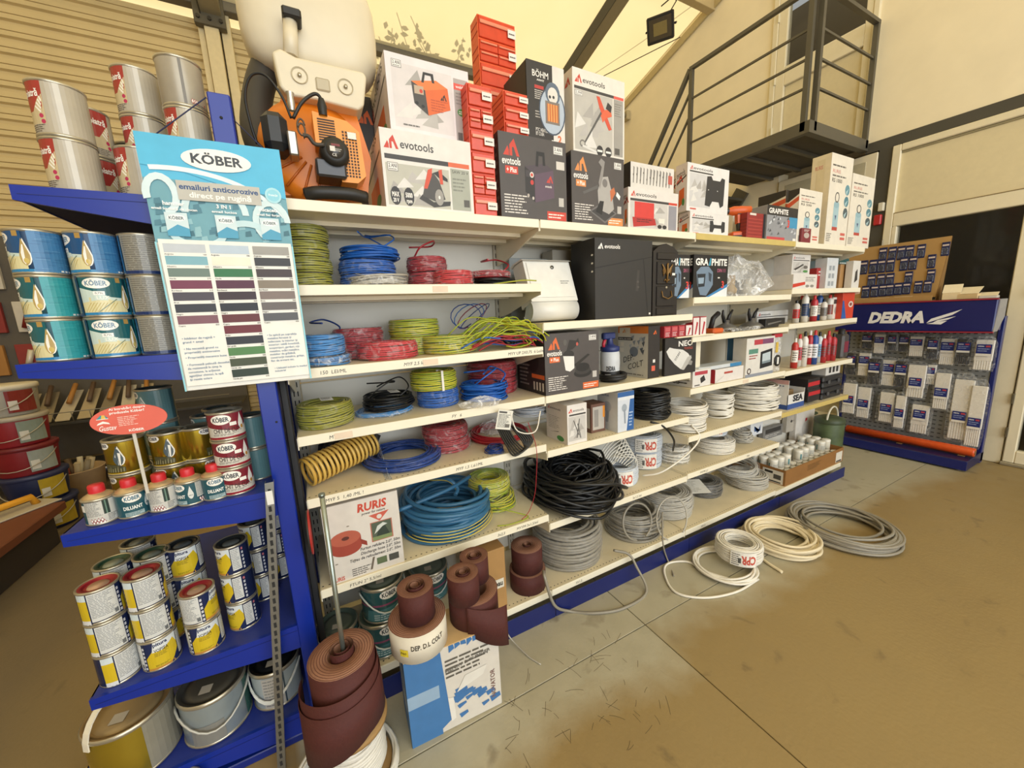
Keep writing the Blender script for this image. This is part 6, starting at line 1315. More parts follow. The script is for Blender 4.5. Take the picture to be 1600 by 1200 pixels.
# --- sprayer bottle with hose
bx_ = sx(957, .12, M3 + .1); t = thing('spray_bottle', 'blue and white pressure spray bottle with black hose round its foot', 'sprayer', (bx_, .14, M3))
m = MB(); m.lathe([(0, .001), (.05, .001), (.052, .03), (.05, .06)], M('#1c1b1c', .5), 24); m.build('base', t); m = MB(); m.lathe([(.05, .055), (.052, .1), (.05, .155), (.04, .165)], M('#c9ccd0', .4), 24); m.build('bottle', t)
m = MB(); m.lathe([(.045, .16), (.05, .165), (.05, .185), (.03, .192), (.018, .2), (.014, .23)], M('#27356b', .4), 24); m.build('collar', t); m = MB(); m.bbox((-.05, -.015, .225), (.03, .015, .26), M('#27356b', .4), .006); m.build('pump_head', t); m = MB(); m.tube([(-.03, 0, .235), (-.045, 0, .2), (-.04, 0, .18)], .009, M('#b5283a', .4), 8); m.build('trigger', t)
m = MB(); m.tube([((.062 + .004 * k / 40) * math.cos(k * .3) + .01, (.062) * math.sin(k * .3) - .012, .012 + .0006 * k) for k in range(45)], .011, M('#1c1b1c', .5), 8); m.build('hose', t)
q = CanPrint(.0525, .165, -2.1); q.t(-.1, .38, .14, 'DEDRA', '#2a2a2e', .03, 'c', w=.9); q.r(-.7, .12, -.1, .26, '#e2ded6'); q.ln(-.65, .14, -.15, .24, 2, '#77736d'); q.build('label_print', t)
def f_pist(q):
    q.r(0, 0, 1, 1, '#c7c5be'); q.r(0, .86, 1, 1, '#d87a2a'); q.r(.05, .8, .42, .97, '#d5cdbd'); q.evo(.15, .87, .08, '#d98a3a'); q.r(0, .72, .5, .78, '#2b2827'); q.t(.04, .735, .025, 'PISTOL DE VOPSIT', '#eee9e2', .01, w=.42); q.r(.08, .6, .2, .68, '#d9d2c6'); q.r(.08, .48, .2, .56, '#d9d2c6'); rd = random.Random(4)
    for i in range(20): u, v = .35 + rd.random() * .5, .5 + rd.random() * .32; q.p([(u, v), (u + .1, v + .03), (u + .06, v - .08)], ['#4e5560', '#7f8894', '#a9b0b8'][i % 3])
    q.e(.55, .5, .14, .1, '#6d7684'); q.t(.2, .26, .11, 'DEP.', '#35363f', .0, sh=.3, rot=.3); q.t(.38, .13, .11, 'COLT', '#35363f', .0, sh=.3, rot=.3); q.ln(.1, .03, .9, .08, 1, '#77736d')
carton('spray_pistol_carton', 'grey and orange spray pistol carton with handwriting on it', 'box', M3, .05, 1012, 1030, 502, .14, '#2c2725', {'L': f_pist, 'F': lambda q: (q.evo(.4, .84, .08, ORG), q.r(.3, .14, .6, .24, '#d8614a'), q.r(.4, .3, .6, .36, '#e2ded6'))}, xb=966, z_top=1.41)
def f_neo(q):
    q.r(0, 0, 1, 1, '#2f2c2b'); q.t(.42, .76, .14, 'NEO', '#efe9e2', .02, w=.46); q.t(.6, .66, .06, 'TOOLS', '#b3443a', .02, w=.28); q.p([(.04, .66), (.14, .76), (.26, .72), (.56, .66), (.74, .54), (.84, .4), (.76, .26), (.6, .1), (.5, .14), (.3, .3), (.12, .5)], '#d6d4cf'); q.p([(.52, .14), (.62, .1), (.86, .4), (.84, .48), (.72, .44)], '#b3b0aa'); q.p([(.8, .36), (.9, .3), (.86, .2), (.74, .24)], '#8f8c86'); q.t(.34, .36, .07, 'TITAN', '#5a5854', .02, rot=.9)
carton('filter_carton', 'black carton picturing a white air filter cup', 'box', M3, .04, 1038, 1086, 527, .02, '#2d2a29', {'F': f_neo}, z_top=1.335)
# --- fourth shelf
def f_whi(q): q.r(0, 0, 1, 1, '#ddd8d2'); wordmark(q, .06, .8, .11, w=.55); q.r(.1, .72, .95, .76, '#3f3c3a'); art_panel(q, .06, .08, .94, .7, '#c4c0ba', 8); q.p([(.3, .6), (.34, .6), (.6, .2), (.56, .2)], '#4a4744'); q.p([(.6, .62), (.64, .62), (.5, .14), (.46, .14)], '#4a4744'); q.p([(.5, .5), (.56, .5), (.7, .12), (.64, .12)], '#6d6a66')
def l_whi(q): q.r(0, 0, 1, 1, '#dcd6d0'); wordmark(q, .08, .8, .09, w=.5); q.ln(.1, .3, .7, .65, 8, '#b0aba5'); q.e(.68, .1, .17, .07, '#3f8a4a'); q.p([(.2, .2), (.24, .2), (.6, .27), (.6, .25)], '#55514d')
carton('small_carton', 'small white tool carton with a green seal, beside the white wire coil', 'box', M4, .045, 887, 917, 640, .10, '#dad4cd', {'F': f_whi, 'L': l_whi}, xb=855, z_top=1.062)
carton('brush_pack', 'brown framed clear pack between two white cartons', 'box', M4, .12, 924, 946, 645, .1, '#6b4a3c', {'F': lambda q: (q.r(.1, .1, .9, .9, '#b5aea4'), q.r(.2, .2, .5, .8, '#8f8a84'), q.r(.8, .5, .95, .9, '#d98a2a')), 'L': lambda q: (q.r(.2, .1, .5, .9, '#5a5550'), q.r(.55, .15, .9, .85, '#c4beb5'))}, z_top=1.02)
def f_bw(q): q.r(0, 0, 1, 1, '#2f5f9c'); q.p([(0, 0), (.55, 0), (.75, .8), (.0, .8)], '#cdd2da'); q.r(0, .8, 1, .88, '#d9dce0'); q.e(.4, .6, .16, .1, '#9aa3ae'); q.p([(.36, .56), (.46, .56), (.5, .2), (.4, .2)], '#8b94a0'); q.ln(.7, .1, .95, .5, 5, '#a9bdd8')
carton('spray_pistol_carton', 'white and blue carton picturing a spray gun, beside the black cable coil', 'box', M4, .05, 965, 990, 616, .10, '#d3d7dd', {'F': f_bw, 'L': lambda q: (q.r(0, 0, 1, 1, '#d0d4da'), q.e(.5, .6, .2, .14, '#b3bac4'), q.p([(.45, .5), (.6, .5), (.55, .2), (.42, .2)], '#a3abb6'), q.t(.1, .86, .06, 'DEDRA', '#5f6f9a', .02, w=.5))}, xb=934, z_top=1.078)
# --- third bay, welding masks
N2_, N3_, N4_ = 1.5502, 1.3332, 1.0272
def f_mask(q):
    q.r(0, 0, 1, 1, '#1f1d1e'); q.p([(.35, 0), (1, .32), (1, 0)], '#3a7fb5'); q.p([(.45, 0), (1, .24), (1, 0)], '#dfe2e4'); q.t(.05, .76, .15, 'GRA', '#efebe4', .035, w=.36); q.p([(.42, .75), (.46, .93), (.485, .93), (.47, .75)], '#3a9fc0'); q.t(.5, .76, .15, 'PHITE', '#efebe4', .035, w=.46); q.t(.68, .6, .08, 'DIN 11', '#b05a78', .02, w=.24); q.p([(.08, .6), (.2, .72), (.42, .73), (.55, .6), (.56, .3), (.38, .04), (.2, .06), (.12, .3)], '#6f8296'); q.p([(.1, .55), (.34, .56), (.32, .26), (.14, .24)], '#252a32'); q.p([(.13, .46), (.3, .47), (.29, .33), (.15, .32)], '#8fa3b5'); q.p([(.42, .6), (.52, .55), (.5, .36), (.44, .4)], '#3a4450'); q.t(.82, .22, .16, '3', '#d9443a', .03); q.r(.7, .45, .76, .48, '#e6e2da')
carton('mask_carton', 'front black welding mask carton with a blue corner', 'box', N2_, .05, 1082, 1135, 396, .18, '#1f1d1e', {'F': f_mask, 'L': f_mask}, z_top=1.785)
carton('mask_carton', 'second black welding mask carton, partly behind the cast mailbox', 'box', N2_, .05, 1046, 1076, 396, .18, '#1f1d1e', {'F': f_mask}, z_top=1.78)
crumple('clear_bag', 'big crumpled clear bag of fittings beside the welding mask cartons', ((2.36, .06, N2_), (2.94, .38, N2_ + .25)), .01, .6, seed=3)
rd = random.Random(6)
for i in range(5):
    t = thing('plastic_fitting', ['dark', 'grey', 'amber', 'small dark', 'pale'][i] + ' plastic fitting inside the crumpled clear bag', 'fitting', (2.4 + i * .09, .2 + .03 * (i % 2), N2_ + .02)); m = MB(); m.lathe([(0, 0), (.04, 0), (.045, .03), (.03, .05), (.03, .08 + .02 * (i % 3)), (0, .1)], M(['#3a3a3c', '#77736b', '#a98a55', '#2a2c30', '#b9b3a6'][i], .4), 14); m.build('body', t)
def small(name, label, cat, zb, yf, xl, xr, h, dep, col, fr=None, lf_=None, xb=None): return carton(name, label, cat, zb, yf, xl, xr, 0, dep, col, {k: v for k, v in (('F', fr), ('L', lf_)) if v}, z_top=zb + h, seam=False, xb=xb)
def f_saw3(q): q.r(0, 0, 1, 1, '#ddd8d2'); wordmark(q, .06, .78, .14, w=.5); q.r(.05, .7, .95, .74, '#3f3c3a'); art_panel(q, .05, .1, .9, .66, '#c4c0ba', 8); q.p([(.1, .3), (.6, .56), (.64, .5), (.2, .24)], '#4a4542'); q.e(.75, .4, .12, .08, '#6b6660'); q.e(.75, .2, .14, .06, '#4f8a4a')
def f_redw(q): q.r(0, 0, 1, 1, '#d9d4ce'); q.p([(0, .1), (.5, .3), (.5, .5), (0, .35)], '#c8402f'); q.e(.6, .2, .08, .1, '#8a857f'); q.e(.8, .2, .08, .1, '#8a857f'); q.ln(.5, .5, .95, .85, 3, '#77736d')
O2, O3, O4, O5 = 1.5852, 1.3502, 1.0192, .7152
small('small_carton', 'white carton with a black tool picture standing on the lower white one', 'box', O2 + .1005, .12, 1236, 1264, .145, .12, '#dad4cd', f_saw3)
small('small_carton', 'low white carton with a red stripe at the end bay', 'box', O2, .05, 1238, 1275, .10, .20, '#d6d0ca', f_redw)
for lab, zb, yf, xl, xr, h, d, c, fr in (
    ('pale blue tall carton at the back of the end bay', O2, .30, 1278, 1302, .25, .1, '#a9c0c9', lambda q: (q.ln(.2, .8, .8, .9, 1, '#4a6a78'), q.p([(.5, .2), (.7, .2), (.75, .5), (.55, .5)], '#5a5f66'))),
    ('dark teal carton beside the pale blue one', O2, .19, 1304, 1322, .25, .1, '#2d5a5c', lambda q: q.ln(.2, .7, .8, .9, 2, '#c9d4d2')),
    ('red carton in front of the pale blue one', O2, .14, 1274, 1286, .16, .06, '#a8302f', lambda q: q.ln(.2, .6, .8, .9, 2, '#e6dcd4')),
    ('white upright carton with small printed pictures', O2, .10, 1289, 1306, .23, .08, '#d3d6d8', lambda q: [q.r(.2 + .3 * i, .1 + .25 * j, .4 + .3 * i, .25 + .25 * j, '#9aa0a6') for i in range(2) for j in range(3)]),
    ('plain brown carton at the end bay', O2, .12, 1310, 1326, .19, .1, '#a57d4e', None), ('white narrow carton at the end of the second shelf', O2, .06, 1330, 1341, .21, .05, '#d9d5cf', lambda q: q.p([(.3, .2), (.7, .3), (.6, .7), (.35, .6)], '#3f3c3a')),
    ('white drill-bit carton behind the trowels', N3_, .22, 1182, 1230, .11, .08, '#d8d5d0', lambda q: (wordmark(q, .04, .7, .2, w=.3), q.r(.0, .6, 1, .65, '#3f3c3a'), q.p([(.3, .2), (.9, .3), (.9, .4), (.3, .32)], '#55514d'))),
    ('black grinder carton leaning in the end bay', N3_, .10, 1196, 1226, .06, .05, '#2b2928', lambda q: q.p([(.1, .3), (.8, .6), (.8, .7), (.1, .5)], '#6d6a66'))):
    small('small_carton', lab, 'box', zb, yf, xl, xr, h, d, c, fr)
# red blister boxes in a row on the third shelf of bay three
for i in range(6):
    x = 1038 + i * 11; small('blister_box', ['first', 'second', 'third', 'fourth', 'fifth', 'sixth'][i] + ' red and white blister box in the row by the mailbox bay', 'box', N3_ if i > 3 else M3 + .213, .03 + .0 * i, x, x + 10, .062 if i < 4 else .11, .05, '#a8303a', (lambda q: (q.r(.1, .55, .9, .9, '#c25a5e'), q.ln(.15, .1, .85, .5, 3, '#e0c4c4'))) if i < 3 else (lambda q: (q.r(.05, .05, .95, .95, '#e0d8d4'), q.p([(.3, .1), (.5, .1), (.8, .7), (.55, .75)], '#b5303a'))))
rk = thing('blister_rack', 'narrow ledge that carries the row of red blister boxes', 'ledge', (2.02, .06, M3 + .205)); m = MB(); m.bbox((-.16, -.04, 0), (.16, .05, .008), CRM, .002); m.build('ledge', rk); m = MB(); m.box((-.15, .04, -.2), (.15, .05, 0), CRM); m.build('ledge_support', rk)
# trowels and sanders (silver, black handles)
for i, (px, lab) in enumerate(((1138, 'silver suction lifter with twin black levers'), (1178, 'silver suction lifter nearer the end bay'))):
    c = sx(px, .14, N3_); t = thing('suction_lifter', lab, 'suction lifter', (c, .16, N3_)); sm = M('#8f8f90', .3, .7)
    m = MB(); m.lathe([(0, 0), (.07, 0), (.075, .012), (.06, .03), (.02, .05), (.02, .07), (0, .072)], M('#25201f', .5) if False else sm, 22); m.build('cup', t); m = MB(); m.lathe([(.06, .0), (.082, .002), (.08, .012), (.06, .014)], M('#232122'), 22); m.build('rubber_rim', t)
    for s_ in (-1, 1): m = MB(); m.tube([(s_ * .015, 0, .06), (s_ * .035, .0, .10), (s_ * .05, -.01, .135)], [.012, .01, .006], M('#232122', .4), 8); m.build('lever', t)
t = thing('suction_lifter', 'dark suction cup tool with an orange foot by the red blister boxes', 'suction lifter', (sx(1118, .1, N3_), .12, N3_)); m = MB(); m.bbox((-.06, -.05, 0), (.04, .05, .03), M('#d0602a'), .008); m.build('foot', t); m = MB(); m.tube([(-.02, 0, .03), (0, 0, .09), (.05, 0, .12)], .015, M('#222021'), 8); m.build('lever', t)
m = MB(); c = sx(1165, .06, N3_); t = thing('bagged_tool', 'tool in flat clear bag at the shelf edge in front of the lifters', 'tool', (c, .08, N3_)); m.bbox((-.15, -.03, 0), (.15, .04, .02), film(dens=.5), .006); m.build('film', t); m = MB(); m.tube([(-.12, 0, .008), (.1, .0, .01)], .008, M('#55524e', .3, .7), 6); m.build('bar', t)
# --- fourth shelf of bay three: lamp cartons
small('lamp_carton', 'white floodlight carton with pictograms beside the black filter carton', 'box', N4_, .045, 1082, 1110, .105, .25, '#d9d5cf', lambda q: (q.r(.1, .7, .8, .9, '#b0404a'), q.p([(.45, .2), (.7, .35), (.6, .65), (.4, .5)], '#2f2d2d'), q.ln(.1, .05, .4, .2, 1, '#55514d')), lambda q: (q.t(.2, .15, .3, 'CE', '#4a4744', .02), q.ln(.45, .15, .9, .5, 2, '#55514d')), xb=1042)
small('lamp_carton', 'low white and red carton lying on the lamp shelf', 'box', N4_, .05, 1117, 1161, .085, .16, '#dcd6d0', lambda q: (q.r(.3, .6, .6, .75, '#b04a40'), q.p([(.02, .1), (.3, .5), (.3, .45), (.02, .02)], '#c9c3bd')), lambda q: q.r(0, 0, 1, 1, '#b8303a'))
small('lamp_carton', 'blue and white upright carton turned sideways on the lamp shelf', 'box', N4_, .14, 1145, 1162, .25, .05, '#3a6f9c', lambda q: q.t(.75, .1, .16, 'ELECTRIC', '#cfe0ea', .02, rot=PI / 2))
small('lamp_carton', 'flat grey lamp panel pack lying across the boxes', 'box', N4_ + .088, .06, 1092, 1158, .022, .1, '#c9ced2', lambda q: q.r(.72, .0, 1, 1, '#3a7fae'))
small('lamp_carton', 'white carton picturing a black floodlight', 'box', N4_, .04, 1164, 1207, .255, .09, '#d8d4cc', lambda q: (q.r(.25, .82, .95, .95, '#7a4a6a'), q.r(.25, .82, .55, .95, '#b5404a'), q.p([(.5, .18), (.95, .22), (.92, .68), (.5, .62)], '#26272a'), q.p([(.57, .3), (.88, .32), (.86, .6), (.57, .56)], '#b9c4c9'), q.p([(.57, .3), (.88, .32), (.88, .38), (.57, .36)], '#7d8a90'), q.e(.12, .16, .07, .08, '#4a3a3a', 12), q.e(.12, .16, .04, .05, '#d8d4cc', 10), q.r(.08, .6, .4, .72, '#5a8a78'), q.ln(.1, .45, .4, .58, 2, '#a0504a'), q.r(0, 0, 1, .08, '#8a8f9a')))
t = thing('blister_pack', 'clear blister pack with a black disc and yellow cutter hanging at the joint', 'blister', (sx(1217, .03, N4_), .06, N4_)); t.scale = (.7, .8, .8); m = MB(); m.bbox((-.07, -.012, .0), (.07, .012, .3), film(dens=.5), .008); m.build('shell', t); m = MB(); m.lathe([(0, 0), (.05, 0), (.05, .008), (0, .008)], M('#1f1e1f'), 20, (0, -.022, .1), axis='y'); m.build('disc', t); m = MB(); m.bbox((-.04, -.02, .17), (.0, -.012, .26), M('#cfae4a'), .006); m.build('cutter', t); m = MB(); m.bbox((-.02, -.026, .07), (.01, -.0235, .13), M('#e2e0da'), .001); m.build('sticker', t); m = MB(); m.bbox((-.07, -.014, .3), (.07, .012, .33), M('#b5303a'), .003); m.build('header_card', t)
# --- bottles and sachets on the end bay
def bottle(label, px, zb, h, col, yf=.06, capc='#d8d4cc', r=None, band=None, tube_=False):
    z = zb + .001; x, y, R = round_fit(px - 6, px + 6, z + h / 2, yf); R = r or min(R, .032)
    t = thing('tube_bottle' if tube_ else 'bottle', label, 'bottle', (x, y, z), 0, 'bottles and cartridges on the end bay'); m = MB(); m.lathe([(0, 0), (R, 0), (R, h * .74), (R * .85, h * .8), (R * .42, h * .86)], M(col, .35), 14); m.build('body', t)
    m = MB(); m.lathe([(R * .42, h * .85), (R * .42, h * .97), (R * .3, h), (0, h)], M(capc, .4), 12); m.build('cap', t)
    if band: q = CanPrint(R, h, -2.5); q.r(-1.2, .2, 1.2, .6, band); q.ln(-.7, .25, .7, .55, 4, '#5a5550'); q.build('label_print', t)
row3 = [(1244, '#cfcac2', 'clear', '#b33'), (1252, '#3a3634', 'dark', '#c9c4bc'), (1258, '#e2dfd8', 'white', '#2b3f66'), (1265, '#e0dcd4', 'white taller', '#3a6a9a'), (1272, '#b8303a', 'red', '#e8e2da'), (1280, '#2b4f8a', 'blue', '#d8d4cc'), (1287, '#ded9d0', 'cream', '#77736d'), (1296, '#d9d5cd', 'white short', '#8a4a40')]
for i, (px, c, nm, bd) in enumerate(row3): bottle('%s bottle, number %s along the third shelf of the end bay' % (nm, ['one', 'two', 'three', 'four', 'five', 'six', 'seven', 'eight'][i]), px, O3, .16 + .03 * (i % 3), c, .06 + .03 * (i % 2), ['#222', '#c33', '#e6e2da'][i % 3], None, bd)
small('small_carton', 'white printed carton among the bottles on the third end shelf', 'box', O3, .10, 1299, 1312, .17, .05, '#d8d4ca', lambda q: (q.r(.1, .7, .9, .9, '#3f3c3a'), q.e(.5, .4, .25, .2, '#9a958e')))
small('canister', 'orange-red detergent canister at the end of the third shelf', 'canister', O3, .06, 1314, 1332, .20, .06, '#c8432c', lambda q: (q.p([(0, 0), (.4, 0), (.1, .7), (0, .7)], '#2f5aa0'), q.e(.7, .55, .2, .12, '#d8d0c8'), q.e(.7, .55, .12, .07, '#8a4a44')))
row4 = [(1242, '#c23a34', 'red and white', '#e6e0d8'), (1249, '#e2ddd6', 'white spray', '#b8303a'), (1257, '#e6e2dc', 'tall white', '#c9c4bc'), (1265, '#b5262f', 'red lettered', '#e6d8d4'), (1273, '#2a4f9a', 'blue lettered', '#d8dce4'), (1280, '#cfd6da', 'pale', '#6a9ac0'), (1287, '#b8303a', 'red cartridge', '#8f2229'), (1294, '#b8303a', 'second red cartridge', '#8f2229'), (1302, '#b03038', 'third red cartridge', '#8f2229')]
for i, (px, c, nm, bd) in enumerate(row4): bottle('%s tube, %s along the fourth shelf of the end bay' % (nm, ['first', 'second', 'third', 'fourth', 'fifth', 'sixth', 'seventh', 'eighth', 'ninth'][i]), px, O4, .26 if 2 <= i <= 4 else .22 + .02 * (i % 2), c, .06 + .025 * (i % 2), ['#e6e2da', '#c33', '#222'][i % 3], None, bd, True)
t = thing('motor_oil_bottle', 'dark grey oil bottle with a shaped grip at the end of the fourth shelf', 'bottle', (sx(1313, .12, O4 + .1), .12, O4)); m = MB(); m.bbox((-.05, -.04, 0), (.05, .04, .2), M('#4a4644', .4), .015); m.build('body', t); m = MB(); m.lathe([(.025, .2), (.022, .24), (0, .245)], M('#222'), 12); m.build('cap', t); m = MB(); m.box((-.035, -.0415, .05), (.035, -.0405, .14), M('#7a2a3a')); m.build('label', t)
# fifth shelf of end bay: open display carton, black cases
x0, x1 = sx(1233, .05, O5), sx(1259, .05, O5); t = thing('display_carton', 'open white display carton with a blue stripe beside the white cable coil', 'box', ((x0 + x1) / 2, .235, O5)); w = x1 - x0; Wc = M('#d8d6d2')
m = MB(); m.box((-w / 2, -.17, 0), (w / 2, .17, .003), Wc); m.build('bottom', t)
for a, b, nm in (((-w / 2, -.17, .0), (-w / 2 + .004, .17, .22), 'side_wall'), ((w / 2 - .004, -.17, 0), (w / 2, .17, .14), 'side_wall'), ((-w / 2, -.17, 0), (w / 2, -.166, .11), 'front_wall'), ((-w / 2, .166, 0), (w / 2, .17, .22), 'back_wall')): m = MB(); m.box(a, b, Wc); m.build(nm, t)
q = Print(w, .11, lambda u, v, k: (-w / 2 + u, -.1709 - k * .00003, v)); q.r(0, 0, 1, .35, '#33508f'); q.t(.3, .5, .4, 'SEA', '#2a2a30', .05, w=.6); q.build('front_print', t); q = Print(.34, .22, lambda u, v, k: (-w / 2 - .0009 - k * .00003, .17 - u, v)); q.r(0, 0, 1, .16, '#33508f'); q.r(0, .86, 1, 1, '#c79a94'); q.ln(.1, .68, .95, .84, 2, '#4a5a7a'); q.build('side_print', t)
m = MB(); m.bbox((-w / 2 + .01, -.1, .004), (w / 2 - .01, .15, .12), M('#8b6f4a'), .004); m.build('inner_tray', t)
for i, (z, c, lab) in enumerate(((0, '#2a2a2c', 'lower black tool case at the end of the dusty shelf'), (.095, '#2f2f31', 'upper black tool case at the end of the dusty shelf'))):
    x0, x1 = sx(1284, .06, O5), sx(1314, .06, O5); t = thing('tool_case', lab, 'case', ((x0 + x1) / 2, .18, O5 + z)); w = x1 - x0; m = MB(); m.bbox((-w / 2, -.12, 0), (w / 2, .12, .045), M(c, .4), .01); m.build('shell', t); m = MB(); m.bbox((-w / 2, -.12, .047), (w / 2, .12, .092), M(c, .4), .01); m.build('lid', t)
    for s_ in (-.25, .25): m = MB(); m.bbox((s_ * w - .015, -.128, .03), (s_ * w + .015, -.118, .06), M('#4a4a4c'), .002); m.build('latch', t)
small('tool_case', 'red and black flat case under the fourth end shelf', 'case', O5 + .02, .05, 1262, 1280, .10, .2, '#2a2628', lambda q: q.r(0, .5, 1, .8, '#b8282f')); small('tool_case', 'second red and black flat case stacked on the first', 'case', O5 + .121, .05, 1262, 1280, .08, .2, '#2a2628', lambda q: q.r(0, .3, 1, .7, '#b8282f'))
small('small_carton', 'white carton with black pictures standing at the end under the fourth shelf', 'box', O5 + .1875, .08, 1290, 1312, .095, .1, '#d8d4ce', lambda q: [q.r(.2 + .25 * i, .2, .35 + .25 * i, .7, '#3a3836') for i in range(3)])
# plinth of the end bay: carton of jars
PB = .1155
x0, x1 = sx(1226, .042, PB), sx(1316, .042, PB); w, d, h = x1 - x0, .30, .125; t = thing('jar_carton', 'open brown cardboard tray full of white jars on the end plinth', 'tray', ((x0 + x1) / 2, .042 + d / 2, PB)); CB_ = M('#8f6332', .7, 0, .06, 12.)
for a, b, nm in (((-w / 2, -d / 2, 0), (w / 2, d / 2, .004), 'bottom'), ((-w / 2, -d / 2, .004), (w / 2, -d / 2 + .005, h), 'front_wall'), ((-w / 2, d / 2 - .005, .004), (w / 2, d / 2, h), 'back_wall'), ((-w / 2, -d / 2 + .005, .004), (-w / 2 + .005, d / 2 - .005, h), 'end_wall'), ((w / 2 - .005, -d / 2 + .005, .004), (w / 2, d / 2 - .005, h), 'end_wall')): m = MB(); m.box(a, b, CB_); m.build(nm, t)
q = Print(w, h, lambda u, v, k: (-w / 2 + u, -d / 2 - .0009 - k * .00003, v)); q.r(.86, .08, .98, .8, '#d8d2c4'); q.r(.87, .1, .97, .2, '#2a2826'); q.ln(.35, .4, .6, .8, 4, '#6b4a26'); q.build('front_print', t); q = Print(d, h, lambda u, v, k: (-w / 2 - .0009 - k * .00003, d / 2 - u, v)); q.r(.45, .05, .95, .85, '#ddd7ca'); q.r(.5, .6, .7, .75, '#2a2826'); q.r(.5, .08, .9, .16, '#2a2826'); q.r(.72, .3, .9, .6, '#4a4845'); q.build('side_print', t)
rd = random.Random(9); JW = M('#ddd8c8', .4); JL = M('#e6e2d6', .4); jp = None; R_ = .031; xc, yc_ = (x0 + x1) / 2, .042 + d / 2; cnt = 0
nx_, ny_ = int((w - .02) / .082), 4
for iy in range(ny_):
    for ix in range(nx_):
        jx, jy = -w / 2 + .043 + ix * (w - .086) / (nx_ - 1), -d / 2 + .042 + iy * .072
        for lv in range(2 if (iy > 0 and ix % 4 != 3) else 1):
            lb = 'white lidded jar in the brown tray, %s layer' % ['lower', 'upper'][lv]
            if jp is None:
                jp = thing('plastic_jar', lb, 'jar', (0, 0, 0), 0, 'white jars in the brown tray'); m = MB(); m.lathe([(0, .0), (R_ * .93, .0), (R_, .004), (R_, .066), (R_ * .97, .07)], JW, 16); m.build('body', jp); m = MB(); m.lathe([(R_ * 1.03, .067), (R_ * 1.03, .083), (R_ * .9, .086), (0, .086)], JL, 16); m.build('lid', jp); q = CanPrint(R_, .07, -2.5); q.r(-1.3, .15, 1.3, .8, '#d3d1c6'); q.r(-1.3, .15, -.9, .8, '#5f8f94'); q.ln(-.1, .25, 1.1, .7, 3, '#8a8a84'); q.build('label_print', jp); o = jp; o.location = (xc + jx, yc_ + jy, PB + .0045 + lv * .087)
            else: o = dup(jp, (xc + jx + rd.uniform(-.001, .001), yc_ + jy, PB + .0045 + lv * .087), rd.choice((0, 0, 1.6, 3.0, -1.6, .5)), lb)
# rear of that bay
for lab, zb, yf, xl, xr, h_, d_, c, fr in (('blue and white light-switch carton behind the jars', N6, .22, 1172, 1191, .15, .08, '#d5d8dc', lambda q: q.p([(.3, .2), (.8, .2), (.8, .5), (.55, .1), (.3, .5)], '#2f4f80')), ('grey bulb carton with pictures behind the jars', PB + .2, .40, 1192, 1222, .10, .04, '#7d7a76', lambda q: (q.r(.1, .5, .9, .9, '#3a3836'), q.ln(.1, .1, .9, .4, 2, '#c9c4bc'))), ('pale bulb carton at the back of the jar bay', PB + .2, .40, 1228, 1252, .20, .04, '#b5ada0', lambda q: [q.e(.3 + .2 * i, .5, .07, .06, '#4a4744') for i in range(3)]), ('white carton with a red tool behind the green case', PB, .38, 1240, 1268, .5, .05, '#d8d2ca', lambda q: (q.p([(.4, .3), (.55, .3), (.6, .6), (.5, .6)], '#b8303a'), q.e(.6, .4, .25, .15, '#c9c3bb')))):
    small('small_carton', lab, 'box', zb, yf, xl, xr, h_, d_, c, fr)
bk = thing('bulb_ledge', 'brown carton that holds the bulb boxes up behind the jars', 'box', (3.26, .425, PB)); m = MB(); m.bbox((-.2, -.025, 0), (.28, .022, .199), M('#6b4f30'), .003); m.build('body', bk)
t = thing('green_case', 'camouflage green canister with a cream handle at the end of the row', 'canister', (4.19, .22, 0)); Gm_ = M('#4c5a3a', .5, 0, .5, 9.)
m = MB(); m.lathe([(0, 0), (.105, 0), (.11, .01), (.11, .40), (.1, .43)], Gm_, 24); m.build('body', t); m = MB(); m.lathe([(.112, .40), (.115, .41), (.112, .44), (.06, .46), (0, .46)], M('#3f4a32', .5), 24); m.build('lid', t); m = MB(); m.tube([(.1 * math.cos(a), -.02, .42 + .13 * math.sin(a)) for a in np.linspace(0, PI, 14)], .008, M('#d8d2bc', .4), 6); m.build('handle', t)
t = thing('green_case', 'camouflage green box on the floor behind the green canister', 'canister', (4.27, .52, 0)); m = MB(); m.bbox((-.12, -.12, 0), (.12, .12, .40), Gm_, .03); m.build('body', t); m = MB(); m.bbox((-.125, -.125, .40), (.125, .125, .43), M('#3f4a32', .5), .01); m.build('lid', t)

